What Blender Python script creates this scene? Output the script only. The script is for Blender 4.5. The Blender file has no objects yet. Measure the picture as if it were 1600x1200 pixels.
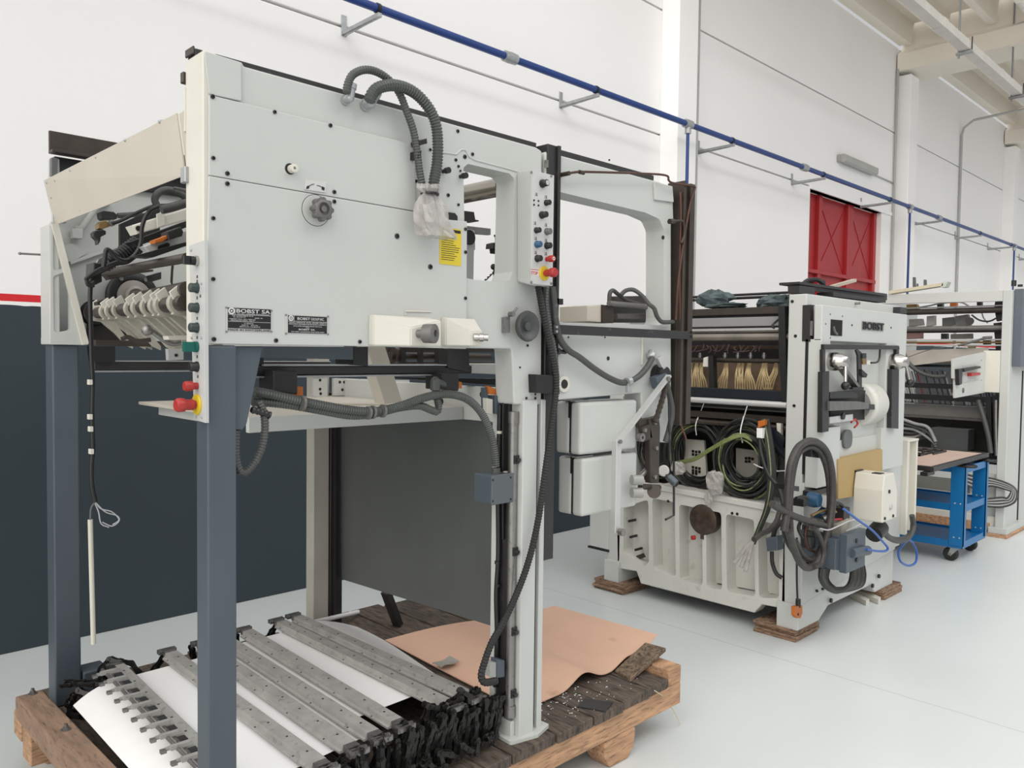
import bpy, bmesh, math, random
from mathutils import Vector, Matrix
from mathutils.geometry import tessellate_polygon
random.seed(11)
SC = bpy.context.scene
C = SC.collection
# ------------------------------------------------------------------ camera model (also used to measure real planes)
FPX = 1245.0
CAMH = 1.6
CM = [[0.716627, -0.697344, 0.012546], [-0.017573, -0.036036, -0.999196], [0.697235, 0.71583, -0.038079]]
def ray(u, v):
    a = ((u - 800) / FPX, (v - 600) / FPX, 1.0)
    return [sum(CM[k][i] * a[k] for k in range(3)) for i in range(3)]
def at(u, v, ax, val):
    i = 'xyz'.index(ax); d = ray(u, v); o = (0, 0, CAMH)
    t = (val - o[i]) / d[i]
    return Vector([o[k] + d[k] * t for k in range(3)])
def ay(u, v, y): return at(u, v, 'y', y)
def axx(u, v, x): return at(u, v, 'x', x)
def az(u, v, z): return at(u, v, 'z', z)
# ------------------------------------------------------------------ materials
MATS = {}
def mat(name, col, rough=.5, metal=0., var=.06, scale=6., bump=0., dirt=None, dirt_amt=0., coat=0., detail=4., stretch=None, k=.74):
    if name in MATS: return MATS[name]
    col = tuple(c * k for c in col); dirt = tuple(c * k for c in dirt) if dirt else None
    m = bpy.data.materials.new(name); m.use_nodes = True
    nt = m.node_tree; N = nt.nodes; L = nt.links
    b = N['Principled BSDF']
    b.inputs['Roughness'].default_value = rough
    b.inputs['Metallic'].default_value = metal
    if coat: b.inputs['Coat Weight'].default_value = coat
    tc = N.new('ShaderNodeNewGeometry')
    mp = N.new('ShaderNodeMapping')
    if stretch: mp.inputs['Scale'].default_value = stretch
    L.new(tc.outputs['Position'], mp.inputs['Vector'])
    no = N.new('ShaderNodeTexNoise'); no.inputs['Scale'].default_value = scale; no.inputs['Detail'].default_value = detail
    L.new(mp.outputs['Vector'], no.inputs['Vector'])
    rp = N.new('ShaderNodeValToRGB')
    rp.color_ramp.elements[0].position = .3; rp.color_ramp.elements[1].position = .7
    rp.color_ramp.elements[0].color = tuple(max(0, c * (1 - var)) for c in col) + (1,)
    rp.color_ramp.elements[1].color = tuple(min(1, c * (1 + var)) for c in col) + (1,)
    L.new(no.outputs['Fac'], rp.inputs['Fac'])
    out = rp.outputs['Color']
    if dirt:
        n2 = N.new('ShaderNodeTexNoise'); n2.inputs['Scale'].default_value = scale * 3.1; n2.inputs['Detail'].default_value = 8
        L.new(mp.outputs['Vector'], n2.inputs['Vector'])
        r2 = N.new('ShaderNodeValToRGB'); r2.color_ramp.elements[0].position = 1 - dirt_amt - .12; r2.color_ramp.elements[1].position = 1 - dirt_amt + .1
        L.new(n2.outputs['Fac'], r2.inputs['Fac'])
        mx = N.new('ShaderNodeMixRGB'); mx.inputs['Color2'].default_value = tuple(dirt) + (1,)
        L.new(r2.outputs['Color'], mx.inputs['Fac']); L.new(out, mx.inputs['Color1']); out = mx.outputs['Color']
    L.new(out, b.inputs['Base Color'])
    if bump:
        n3 = N.new('ShaderNodeTexNoise'); n3.inputs['Scale'].default_value = scale * 8; n3.inputs['Detail'].default_value = 5
        L.new(mp.outputs['Vector'], n3.inputs['Vector'])
        bp = N.new('ShaderNodeBump'); bp.inputs['Strength'].default_value = bump; bp.inputs['Distance'].default_value = .01
        L.new(n3.outputs['Fac'], bp.inputs['Height']); L.new(bp.outputs['Normal'], b.inputs['Normal'])
    MATS[name] = m
    return m
WHITE = mat('machine_white_paint', (.66, .675, .65), .42, var=.025, scale=3)
CASTW = mat('cast_white_paint', (.76, .755, .70), .45, var=.04, scale=5, bump=.05, dirt=(.5, .47, .41), dirt_amt=.26)
CREAM = mat('aged_cream_paint', (.68, .625, .535), .5, var=.03, scale=4)
IVORY = mat('ivory_and_lit_white_paint', (.82, .795, .71), .4, var=.02)  # ivory parts, and white machine faces painted as lit from the left
BGREY = mat('blue_grey_paint', (.088, .112, .138), .42, var=.06, scale=4)
DGREY = mat('dark_grey_sheet_paint', (.13, .14, .138), .4, var=.05)
BLACK = mat('black_plastic', (.012, .012, .013), .4)
BLKM = mat('black_painted_steel', (.026, .025, .026), .42, var=.15, scale=10, dirt=(.12, .11, .1), dirt_amt=.24)
BRNM = mat('oily_brown_steel', (.07, .055, .045), .4, metal=.35, var=.2, scale=12)
STEEL = mat('brushed_steel', (.33, .32, .31), .38, metal=.75, var=.1, scale=20, dirt=(.13, .125, .12), dirt_amt=.3)
BARST = mat('worn_gripper_steel', (.46, .455, .43), .45, metal=.15, var=.12, scale=14, dirt=(.2, .2, .19), dirt_amt=.3)
CHROME = mat('polished_steel', (.62, .6, .57), .18, metal=1., var=.05)
GREYM = mat('grey_casting', (.2, .195, .185), .45, metal=.3, var=.12, scale=25)
DHOSE = mat('dark_ribbed_hose', (.05, .046, .041), .5, var=.25, scale=30, dirt=(.13, .12, .1), dirt_amt=.28)
RUB = mat('black_rubber', (.016, .016, .016), .6, var=.2)
HOSE = mat('grey_green_hose', (.085, .095, .088), .45, var=.1, scale=20)
GHOSE = mat('grey_rubber_hose', (.075, .078, .074), .5, var=.12, scale=20, dirt=(.2, .19, .17), dirt_amt=.25)
WOODD = mat('dirty_dark_wood', (.135, .10, .076), .75, var=.35, scale=9, bump=.35, dirt=(.03, .026, .023), dirt_amt=.42, stretch=(3, .5, 1))
WOODE = mat('raw_orange_wood', (.60, .35, .2), .7, var=.3, scale=9, bump=.3, dirt=(.2, .125, .08), dirt_amt=.36, stretch=(.6, 3, 5))
WOODB = mat('bleached_beam_wood', (.34, .22, .15), .75, var=.25, scale=9, bump=.3, dirt=(.1, .07, .05), dirt_amt=.33, stretch=(4, .7, 2))
PLY = mat('plywood_brown', (.36, .225, .145), .75, var=.35, scale=14, bump=.35, dirt=(.06, .038, .025), dirt_amt=.4, stretch=(1, 1, 6))
CARD = mat('brown_cardboard', (.66, .42, .305), .8, var=.05, k=.93, scale=3, dirt=(.44, .25, .16), dirt_amt=.24)
PAPER = mat('white_paper', (.80, .80, .80), .6, k=1, var=.01)
RED = mat('red_plastic', (.48, .035, .03), .4)
YEL = mat('yellow_plastic', (.8, .58, .02), .45)
GREEN = mat('green_plastic', (.0, .13, .1), .35)
DGREEN = mat('dark_green_plastic', (.03, .05, .045), .35)
BLUEB = mat('blue_plastic', (.03, .11, .22), .35)
ORANGE = mat('orange_plastic', (.62, .17, .02), .45)
BLUEP = mat('blue_painted_pipe', (.012, .055, .26), .35)
TROL = mat('trolley_blue_paint', (.005, .17, .45), .35, var=.06)
TUBEB = mat('blue_air_tube', (.03, .13, .5), .35)
LAMPP = mat('grey_lamp_plastic', (.42, .42, .4), .4)
GALV = mat('galvanised_steel', (.5, .52, .53), .4, metal=.5, var=.1, scale=30)
CONDU = mat('grey_conduit', (.55, .55, .54), .5)
CLOTH = mat('teal_rag_cloth', (.1, .135, .14), .9, var=.35, scale=30, bump=.5)
TAN = mat('tan_panel_paint', (.52, .36, .15), .5, var=.03)
WIREY = mat('yellow_wire', (.66, .50, .27), .5, var=.15, scale=30)
COPPER = mat('copper_pipe', (.11, .05, .035), .4, metal=.5, var=.2)
BRASS = mat('brass', (.4, .27, .12), .4, metal=.8)
CABLE = mat('black_cable', (.02, .022, .02), .5, var=.3, scale=40)
CABG = mat('green_yellow_cable', (.24, .28, .12), .5, var=.4, scale=40)
BPIPE = mat('pump_blue_paint', (.02, .08, .17), .4)
WALLW = mat('white_concrete_paint', (.87, .86, .855), .7, k=1, var=.012, scale=.7, bump=.03)
CEILW = mat('ceiling_concrete_paint', (.82, .76, .67), .8, k=.95, var=.03, scale=1.2)
REDP = mat('red_door_paint', (.36, .018, .022), .4, k=1, var=.05)
PINK = mat('dieboard_plywood', (.62, .46, .38), .6, var=.06, scale=8)
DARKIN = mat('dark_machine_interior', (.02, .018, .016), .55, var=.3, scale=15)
BROWNIN = mat('brown_interior_panel', (.16, .1, .06), .5, var=.3, scale=12)
TXTW = mat('white_print', (.75, .75, .74), .5)
TXTK = mat('black_print', (.012, .012, .012), .5)
TXTR = mat('red_print', (.6, .03, .03), .5)
PAPLT = mat('name_plate_black', (.013, .013, .015), .35)
ALU = mat('aluminium_plate', (.68, .68, .67), .4, metal=.3)
SIGNY = mat('yellow_sign', (.82, .64, .04), .5)
ROD = mat('cream_rod', (.72, .7, .6), .5)
def make_bag():
    m = mat('clear_plastic_film', (.66, .63, .60), .2, var=.2, scale=30)
    nt = m.node_tree; b = nt.nodes['Principled BSDF']
    tr = nt.nodes.new('ShaderNodeBsdfTransparent'); mx = nt.nodes.new('ShaderNodeMixShader'); mx.inputs[0].default_value = .55
    nt.links.new(tr.outputs[0], mx.inputs[1]); nt.links.new(b.outputs[0], mx.inputs[2])
    nt.links.new(mx.outputs[0], nt.nodes['Material Output'].inputs['Surface'])
    return m
BAG = make_bag()
def wall_mat():
    m = mat('dado_wall_paint', (.87, .86, .855), .7, k=1, var=.012, scale=.7, bump=.03)
    nt = m.node_tree; N = nt.nodes; L = nt.links; b = N['Principled BSDF']
    base = b.inputs['Base Color'].links[0].from_socket
    g = N.new('ShaderNodeNewGeometry'); s = N.new('ShaderNodeSeparateXYZ'); L.new(g.outputs['Position'], s.inputs[0])
    nz = N.new('ShaderNodeTexNoise'); nz.inputs['Scale'].default_value = 9; L.new(g.outputs['Position'], nz.inputs['Vector'])
    sc = N.new('ShaderNodeMath'); sc.operation = 'MULTIPLY_ADD'; sc.inputs[1].default_value = .012; L.new(nz.outputs['Fac'], sc.inputs[0]); L.new(s.outputs['Z'], sc.inputs[2])
    def step(th, inp):
        q = N.new('ShaderNodeMath'); q.operation = 'GREATER_THAN'; q.inputs[1].default_value = th; L.new(inp, q.inputs[0]); return q.outputs[0]
    def mix(f, c1, c2):
        x = N.new('ShaderNodeMixRGB'); L.new(f, x.inputs['Fac'])
        for i, c in ((1, c1), (2, c2)):
            if isinstance(c, tuple): x.inputs[i].default_value = c
            else: L.new(c, x.inputs[i])
        return x.outputs[0]
    n2 = N.new('ShaderNodeTexNoise'); n2.inputs['Scale'].default_value = 3.; n2.inputs['Detail'].default_value = 6; L.new(g.outputs['Position'], n2.inputs['Vector'])
    r2 = N.new('ShaderNodeValToRGB'); r2.color_ramp.elements[0].color = (.022, .034, .045, 1); r2.color_ramp.elements[1].color = (.028, .042, .054, 1); L.new(n2.outputs['Fac'], r2.inputs['Fac'])
    w = (.84, .83, .82, 1); red = (.62, .015, .02, 1)
    c = mix(step(1.825, sc.outputs[0]), r2.outputs[0], w)
    c = mix(step(1.838, s.outputs['Z']), c, red)
    c = mix(step(1.876, s.outputs['Z']), c, base)
    L.new(c, b.inputs['Base Color'])
    return m
WALLM = wall_mat()
def floor_mat():
    m = mat('epoxy_floor', (.60, .635, .635), .3, k=1, var=.03, scale=1.1, bump=.012, detail=6)
    nt = m.node_tree; N = nt.nodes; L = nt.links; b = N['Principled BSDF']
    base = b.inputs['Base Color'].links[0].from_socket
    g = N.new('ShaderNodeNewGeometry'); s = N.new('ShaderNodeSeparateXYZ'); L.new(g.outputs['Position'], s.inputs[0])
    nz = N.new('ShaderNodeTexNoise'); nz.inputs['Scale'].default_value = 5; L.new(g.outputs['Position'], nz.inputs['Vector'])
    ad = N.new('ShaderNodeMath'); ad.operation = 'MULTIPLY_ADD'; ad.inputs[1].default_value = .012; L.new(nz.outputs['Fac'], ad.inputs[0]); L.new(s.outputs['X'], ad.inputs[2])
    sb = N.new('ShaderNodeMath'); sb.operation = 'SUBTRACT'; sb.inputs[1].default_value = 3.948; L.new(ad.outputs[0], sb.inputs[0])
    ab = N.new('ShaderNodeMath'); ab.operation = 'ABSOLUTE'; L.new(sb.outputs[0], ab.inputs[0])
    lt = N.new('ShaderNodeMath'); lt.operation = 'LESS_THAN'; lt.inputs[1].default_value = .0035; L.new(ab.outputs[0], lt.inputs[0])
    mu = N.new('ShaderNodeMath'); mu.operation = 'MULTIPLY'; mu.inputs[1].default_value = .5; L.new(lt.outputs[0], mu.inputs[0])
    x = N.new('ShaderNodeMixRGB'); L.new(mu.outputs[0], x.inputs['Fac']); L.new(base, x.inputs[1]); x.inputs[2].default_value = (.28, .29, .28, 1)
    L.new(x.outputs[0], b.inputs['Base Color'])
    return m
FLOORM = floor_mat()
# ------------------------------------------------------------------ mesh helpers
def rounded(pts, r, seg=4):
    """round the corners of a 2D polygon; r is one radius or a list"""
    n = len(pts); out = []
    for i in range(n):
        p = Vector(pts[i]); a = Vector(pts[i - 1]); b = Vector(pts[(i + 1) % n])
        rr = r[i] if isinstance(r, (list, tuple)) else r
        d1 = a - p; d2 = b - p
        if rr <= 0 or d1.length < 1e-5 or d2.length < 1e-5: out.append(p); continue
        ang = d1.angle(d2)
        if ang > 3.0 or ang < .05: out.append(p); continue
        t = min(rr / math.tan(ang / 2), d1.length * .48, d2.length * .48)
        s = p + d1.normalized() * t; e = p + d2.normalized() * t
        for k in range(seg + 1):
            q = k / seg
            out.append(s * (1 - q) ** 2 + p * 2 * q * (1 - q) + e * q * q)
    return [tuple(v) for v in out]
def spline(pts, per=8):
    P = [Vector(p) for p in pts]
    if len(P) < 3: return P
    out = []
    for i in range(len(P) - 1):
        p0 = P[i - 1] if i else P[0] * 2 - P[1]
        p1, p2 = P[i], P[i + 1]
        p3 = P[i + 2] if i + 2 < len(P) else P[-1] * 2 - P[-2]
        for k in range(per):
            t = k / per
            out.append(.5 * ((2 * p1) + (p2 - p0) * t + (2 * p0 - 5 * p1 + 4 * p2 - p3) * t * t + (3 * p1 - p0 - 3 * p2 + p3) * t ** 3))
    out.append(P[-1]); return out
def resample(P, step):
    out = [P[0]]; acc = 0.
    for a, b in zip(P, P[1:]):
        L = (b - a).length; d = step - acc
        while d <= L and L > 0:
            out.append(a.lerp(b, d / L)); d += step
        acc = (acc + L) % step if L > 0 else acc
    out.append(P[-1]); return out
class MB:
    def __init__(s): s.bm = bmesh.new()
    def box(s, x0, x1, y0, y1, z0, z1, bev=.0015):
        if x0 > x1: x0, x1 = x1, x0
        if y0 > y1: y0, y1 = y1, y0
        if z0 > z1: z0, z1 = z1, z0
        v = [s.bm.verts.new((x, y, z)) for x in (x0, x1) for y in (y0, y1) for z in (z0, z1)]
        fs = [s.bm.faces.new([v[i] for i in q]) for q in ((0, 1, 3, 2), (4, 6, 7, 5), (0, 4, 5, 1), (2, 3, 7, 6), (0, 2, 6, 4), (1, 5, 7, 3))]
        if bev and min(x1 - x0, y1 - y0, z1 - z0) > bev * 2.5:
            es = list({e for f in fs for e in f.edges})
            bmesh.ops.bevel(s.bm, geom=es, offset=bev, segments=1 if bev < .004 else 3, affect='EDGES', profile=.5)
        return s
    def hexa(s, v8):
        """eight corners: bottom ring 0-3, top ring 4-7"""
        v = [s.bm.verts.new(p) for p in v8]
        for q in ((3, 2, 1, 0), (4, 5, 6, 7), (0, 1, 5, 4), (1, 2, 6, 5), (2, 3, 7, 6), (3, 0, 4, 7)): s.bm.faces.new([v[i] for i in q])
        return s
    def obox(s, c, ex, ey, ez):
        """oriented box: centre and half vectors"""
        c, ex, ey, ez = Vector(c), Vector(ex), Vector(ey), Vector(ez)
        return s.hexa([c - ex - ey - ez, c + ex - ey - ez, c + ex + ey - ez, c - ex + ey - ez, c - ex - ey + ez, c + ex - ey + ez, c + ex + ey + ez, c - ex + ey + ez])
    def bar(s, a, b, w, h, up=(0, 0, 1)):
        a, b = Vector(a), Vector(b); d = (b - a); up = Vector(up)
        sd = d.cross(up).normalized(); u2 = sd.cross(d).normalized()
        return s.obox((a + b) / 2, d / 2, sd * (w / 2), u2 * (h / 2))
    def prism(s, ax, pts, a, b, holes=(), bev=0):
        """2D polygon extruded along axis ax from a to b; holes are inner loops"""
        i = 'xyz'.index(ax); o = [k for k in range(3) if k != i]
        def mk(p, c):
            v = [0, 0, 0]; v[i] = c; v[o[0]] = p[0]; v[o[1]] = p[1]; return s.bm.verts.new(v)
        loops = [list(pts)] + [list(h) for h in holes]
        va = [[mk(p, a) for p in l] for l in loops]; vb = [[mk(p, b) for p in l] for l in loops]
        for la, lb in zip(va, vb):
            n = len(la)
            for k in range(n):
                try: s.bm.faces.new((la[k], la[(k + 1) % n], lb[(k + 1) % n], lb[k]))
                except ValueError: pass
        fa = [v for l in va for v in l]; fb = [v for l in vb for v in l]
        if holes:
            tris = tessellate_polygon([[Vector((p[0], p[1], 0)) for p in l] for l in loops])
            for t in tris:
                for q in (fa, fb):
                    try: s.bm.faces.new([q[k] for k in t])
                    except ValueError: pass
            # merge the flat triangles so that only a few seams stay between outline and holes
            for q in (fa, fb):
                fs = list({f for v in q for f in v.link_faces if all(abs(w.co[i] - q[0].co[i]) < 1e-7 for w in f.verts)})
                bmesh.ops.recalc_face_normals(s.bm, faces=fs)
                bmesh.ops.dissolve_limit(s.bm, angle_limit=.02, use_dissolve_boundaries=False, verts=[], edges=list({e for f in fs for e in f.edges if len(e.link_faces) == 2 and all(g in fs for g in e.link_faces)}))
            fa = [v for v in fa if v.is_valid]; fb = [v for v in fb if v.is_valid]
            va = [[v for v in l if v.is_valid] for l in va]; vb = [[v for v in l if v.is_valid] for l in vb]
        else:
            s.bm.faces.new(fa); s.bm.faces.new(fb)
        es = list({e for v in fa + fb for e in v.link_edges})
        bmesh.ops.recalc_face_normals(s.bm, faces=list({f for v in fa + fb for f in v.link_faces}))
        if bev:
            e2 = [e for e in es if len(e.link_faces) == 2 and 0.7 < e.calc_face_angle(0) < 2.5 and (all(v in va[0] for v in e.verts) or all(v in vb[0] for v in e.verts))]
            if e2: bmesh.ops.bevel(s.bm, geom=e2, offset=bev, segments=2, affect='EDGES', profile=.5)
        return s
    def py(s, px, y0, y1, holes=(), r=0, hr=0, bev=0):
        """pixel outline measured on the real plane y=y0, extruded to y1"""
        f = lambda P: [(q.x, q.z) for q in (ay(u, v, y0) for u, v in P)]
        o = f(px); o = rounded(o, r) if r else o
        hs = [rounded(f(h), hr) if hr else f(h) for h in holes]
        return s.prism('y', o, y0, y1, hs, bev)
    def pxx(s, px, x0, x1, holes=(), r=0, bev=0):
        f = lambda P: [(q.y, q.z) for q in (axx(u, v, x0) for u, v in P)]
        o = f(px); o = rounded(o, r) if r else o
        return s.prism('x', o, x0, x1, [f(h) for h in holes], bev)
    def ring(s, c, u, w, r, n):
        return [s.bm.verts.new(c + u * (r * math.cos(2 * math.pi * k / n)) + w * (r * math.sin(2 * math.pi * k / n))) for k in range(n)]
    def lathe(s, c, d, prof, n=20, cap=True):
        """profile [(radius, height along d)]"""
        c, d = Vector(c), Vector(d).normalized()
        u = d.orthogonal().normalized(); w = d.cross(u)
        rs = [s.ring(c + d * h, u, w, max(r, 1e-5), n) for r, h in prof]
        for a, b in zip(rs, rs[1:]):
            for k in range(n):
                f = s.bm.faces.new((a[k], a[(k + 1) % n], b[(k + 1) % n], b[k])); f.smooth = True
        if cap:
            s.bm.faces.new(rs[0][::-1]); s.bm.faces.new(rs[-1])
        return s
    def cyl(s, a, b, r, r2=None, n=16):
        a, b = Vector(a), Vector(b)
        return s.lathe(a, b - a, [(r, 0), (r if r2 is None else r2, (b - a).length)], n)
    def ball(s, c, r, n=14):
        pr = [(r * math.sin(math.pi * k / 8), -r * math.cos(math.pi * k / 8)) for k in range(9)]
        return s.lathe(c, (0, 0, 1), pr, n, cap=False)
    def tube(s, pts, r, n=8, smooth=True, corr=0, per=8, jit=0):
        P = spline(pts, per) if smooth else [Vector(p) for p in pts]
        if corr: P = resample(P, corr)
        if len(P) < 2: return s
        prev = None; t0 = (P[1] - P[0]).normalized(); u = t0.orthogonal().normalized()
        for i, p in enumerate(P):
            t = (P[min(i + 1, len(P) - 1)] - P[max(i - 1, 0)])
            if t.length < 1e-8: continue
            t.normalize(); u = (u - t * u.dot(t)); u = u.normalized() if u.length > 1e-6 else t.orthogonal().normalized(); w = t.cross(u)
            rr = r * (1 + (.13 if i % 2 else -.09)) if corr else r
            cur = s.ring(p, u, w, rr, n)
            if prev:
                for k in range(n):
                    f = s.bm.faces.new((prev[k], prev[(k + 1) % n], cur[(k + 1) % n], cur[k])); f.smooth = not corr
            else: s.bm.faces.new(cur[::-1])
            prev = cur
        s.bm.faces.new(prev)
        return s
    def grid(s, P, th=0, smooth=True):
        """P[i][j] rows of points; th gives the sheet thickness along -z"""
        A = [[s.bm.verts.new(p) for p in r] for r in P]
        for i in range(len(A) - 1):
            for j in range(len(A[0]) - 1):
                f = s.bm.faces.new((A[i][j], A[i + 1][j], A[i + 1][j + 1], A[i][j + 1])); f.smooth = smooth
        if th:
            B = [[s.bm.verts.new(Vector(p) - Vector((0, 0, th))) for p in r] for r in P]
            for i in range(len(A) - 1):
                for j in range(len(A[0]) - 1):
                    f = s.bm.faces.new((B[i][j], B[i][j + 1], B[i + 1][j + 1], B[i + 1][j])); f.smooth = smooth
            n, m = len(A) - 1, len(A[0]) - 1
            for j in range(m):
                s.bm.faces.new((A[0][j], A[0][j + 1], B[0][j + 1], B[0][j])); s.bm.faces.new((A[n][j], B[n][j], B[n][j + 1], A[n][j + 1]))
            for i in range(n):
                s.bm.faces.new((A[i][0], B[i][0], B[i + 1][0], A[i + 1][0])); s.bm.faces.new((A[i][m], A[i + 1][m], B[i + 1][m], B[i][m]))
        return s
    def build(s, name, m, parent=None, **k): return build(s.bm, name, m, parent, **k)
ORG = {}
def org(o): return ORG.get(o.name, Vector((0, 0, 0))) if o else Vector((0, 0, 0))
def build(bm, name, m, parent=None, label=None, recalc=True):
    if recalc: bmesh.ops.recalc_face_normals(bm, faces=bm.faces)
    lo = Vector((1e9,) * 3); hi = -lo
    for v in bm.verts:
        for i in range(3):
            lo[i] = min(lo[i], v.co[i]); hi[i] = max(hi[i], v.co[i])
    c = (lo + hi) / 2
    if parent is None: c.z = lo.z
    bmesh.ops.translate(bm, verts=bm.verts, vec=-c)
    for e in bm.edges:
        if len(e.link_faces) == 2 and e.calc_face_angle(0) > .95: e.smooth = False
    me = bpy.data.meshes.new(name); bm.to_mesh(me); bm.free()
    me.materials.append(m)
    o = bpy.data.objects.new(name, me); C.objects.link(o)
    ORG[o.name] = c
    if parent: o.parent = parent
    o.location = c - org(parent)
    if label: o['label'] = label
    return o
def thing(name, label, cat, loc, group=None):
    o = bpy.data.objects.new(name, None); C.objects.link(o); o.empty_display_size = .1
    o.location = loc; ORG[o.name] = Vector(loc)
    o['label'] = label; o['category'] = cat
    if group: o['group'] = group
    return o
def tag(o, label, cat, group=None, kind=None):
    o['label'] = label; o['category'] = cat
    if group: o['group'] = group
    if kind: o['kind'] = kind
    return o
def struct(o, label, cat):
    o['kind'] = 'structure'; o['label'] = label; o['category'] = cat; return o
def dup(root, d, label=None, group=None):
    """copy of a thing with its parts and sub-parts, moved by d"""
    r = root.copy(); C.objects.link(r); r.location = root.location + Vector(d); ORG[r.name] = org(root) + Vector(d)
    if label: r['label'] = label
    if group: r['group'] = group
    for ch in list(root.children):
        c = ch.copy(); C.objects.link(c); c.parent = r
        for g in ch.children:
            e = g.copy(); C.objects.link(e); e.parent = c
    return r
def part_copy(o, p):
    """copy of a part so that its centre sits at the world point p"""
    c = o.copy(); C.objects.link(c); c.location = Vector(p) - org(o.parent); ORG[c.name] = Vector(p); return c
def text(name, s, origin, xd, yd, h, m, parent, width=None, depth=.0006, bold=0., label=None):
    """lettering whose lower left corner is origin, cap height h"""
    cu = bpy.data.curves.new(name, 'FONT'); cu.body = s; cu.size = 1; cu.extrude = depth / h * .7 if width is None else depth; cu.offset = bold; cu.resolution_u = 3
    t = bpy.data.objects.new(name + '_src', cu); C.objects.link(t)
    bpy.context.view_layer.update()
    me = bpy.data.meshes.new_from_object(t.evaluated_get(bpy.context.evaluated_depsgraph_get()))
    bpy.data.objects.remove(t); bpy.data.curves.remove(cu)
    bm = bmesh.new(); bm.from_mesh(me); bpy.data.meshes.remove(me)
    xs = [v.co.x for v in bm.verts]; ys = [v.co.y for v in bm.verts]; zs = [v.co.z for v in bm.verts]
    x0, x1, y0, y1 = min(xs), max(xs), min(ys), max(ys)
    sy = h / (y1 - y0); sx = (width / (x1 - x0)) if width else sy
    xd, yd = Vector(xd).normalized(), Vector(yd).normalized(); zd = xd.cross(yd); o = Vector(origin); z0, z1 = min(zs), max(zs)
    for v in bm.verts:
        v.co = o + xd * ((v.co.x - x0) * sx) + yd * ((v.co.y - y0) * sy) + zd * (0 if v.co.z < (z0 + z1) / 2 else depth)
    return build(bm, name, m, parent, label=label)
# ================================================================== SETTING
WY = 4.77
b = MB(); b.box(-7, 30, -7, 5.2, -.12, 0, 0)
struct(b.build('floor', FLOORM), 'pale grey epoxy workshop floor with a dark joint line', 'floor')
b = MB()
DX0, DX1, DZ = 9.98, 12.33, 3.775
for z0, z1 in ((0, 3.80), (3.818, 5.03), (5.048, 6.32)):
    for x0, x1 in ((-7, 6.68), (6.70, 12.78), (12.80, 18.48), (18.5, 30)):
        if z0 == 0 and x0 == 6.70:
            b.box(x0, DX0, WY, WY + .2, z0, z1, .006); b.box(DX1, x1, WY, WY + .2, z0, z1, .006); b.box(DX0, DX1, WY, WY + .2, DZ, z1, .004)
        else: b.box(x0, x1, WY, WY + .2, z0, z1, .006)
b.box(-7, 30, WY + .205, WY + .24, 3.79, 6.5, 0)
b.box(-7, DX0, WY + .205, WY + .24, 0, 3.79, 0); b.box(DX1, 30, WY + .205, WY + .24, 0, 3.79, 0)
struct(b.build('wall_back', WALLM), 'white panelled wall with dark blue dado and red stripe', 'wall')
# red steel door in the wall
d = thing('door_1', 'red steel double door set in the white back wall', 'door', ((DX0 + DX1) / 2, WY + .12, 0)); d['kind'] = 'structure'
b = MB(); b.box(DX0, DX1, WY + .12, WY + .16, 0, DZ, 0); b.build('door_leaf', REDP, d)
for x in (DX0 + .47, DX0 + 1.38, DX0 + 1.47, DX1 - .05):
    b = MB(); b.box(x - .045, x + .045, WY + .07, WY + .12, 0, DZ, .003); b.build('stile', REDP, d)
for z in (1.0, 2.72):
    b = MB(); b.box(DX0, DX1, WY + .06, WY + .12, z, z + .05, .003); b.build('rail', REDP, d)
for x0, x1 in ((DX0 + .53, DX0 + 1.33), (DX0 + 1.53, DX1 - .1)):
    b = MB(); b.bar((x0, WY + .118, 2.8), (x1, WY + .118, 3.7), .012, .012, (0, 1, 0)); b.bar((x0, WY + .118, 3.7), (x1, WY + .118, 2.8), .012, .012, (0, 1, 0)); b.build('cross_fold', REDP, d)
b = MB(); b.box(DX0 - .02, 12.72, WY - .02, WY + .1, DZ, DZ + .05, .004); struct(b.build('trim_1', WALLW), 'white lintel strip above the red door', 'trim')
# wall columns
for i, (x, lab) in enumerate(((6.68, 'white concrete wall column nearest the machines'), (12.78, 'white concrete wall column right of the red door'), (18.48, 'white concrete wall column at the far right'))):
    b = MB(); b.box(x, x + .34, WY - .2, WY + .02, 0, 5.9 if i else 6.3, .012); struct(b.build('trim_%d' % (i + 2), WALLM), lab, 'column')
# ceiling: ribbed slab and cross girders
b = MB()
for x0, x1 in ((5.6, 12.74), (13.36, 18.44), (19.1, 26)):
    b.box(x0, x1, 2.0, 4.70, 6.62, 6.74, 0)
    for y in (4.62, 4.12, 3.5, 2.85, 2.25):
        b.prism('x', [(y - .05, 6.32), (y + .05, 6.32), (y + .085, 6.64), (y - .085, 6.64)], x0, x1)
    b.box(x0, x1, 4.60, 4.745, 6.34, 6.64, 0)
struct(b.build('ceiling', CEILW), 'off-white ribbed concrete ceiling slab', 'ceiling')
for i, x in enumerate((12.78, 18.48)):
    b = MB()
    b.prism('y', [(x - .08, 5.95), (x + .6, 5.95), (x + .6, 6.2), (x + .44, 6.3), (x + .44, 6.7), (x + .08, 6.7), (x + .08, 6.3), (x - .08, 6.2)], 1.2, 4.75)
    struct(b.build('trim_%d' % (i + 8), CEILW), 'white concrete ceiling girder ' + ('over the column beside the red door' if i == 0 else 'at the far right'), 'girder')
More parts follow.
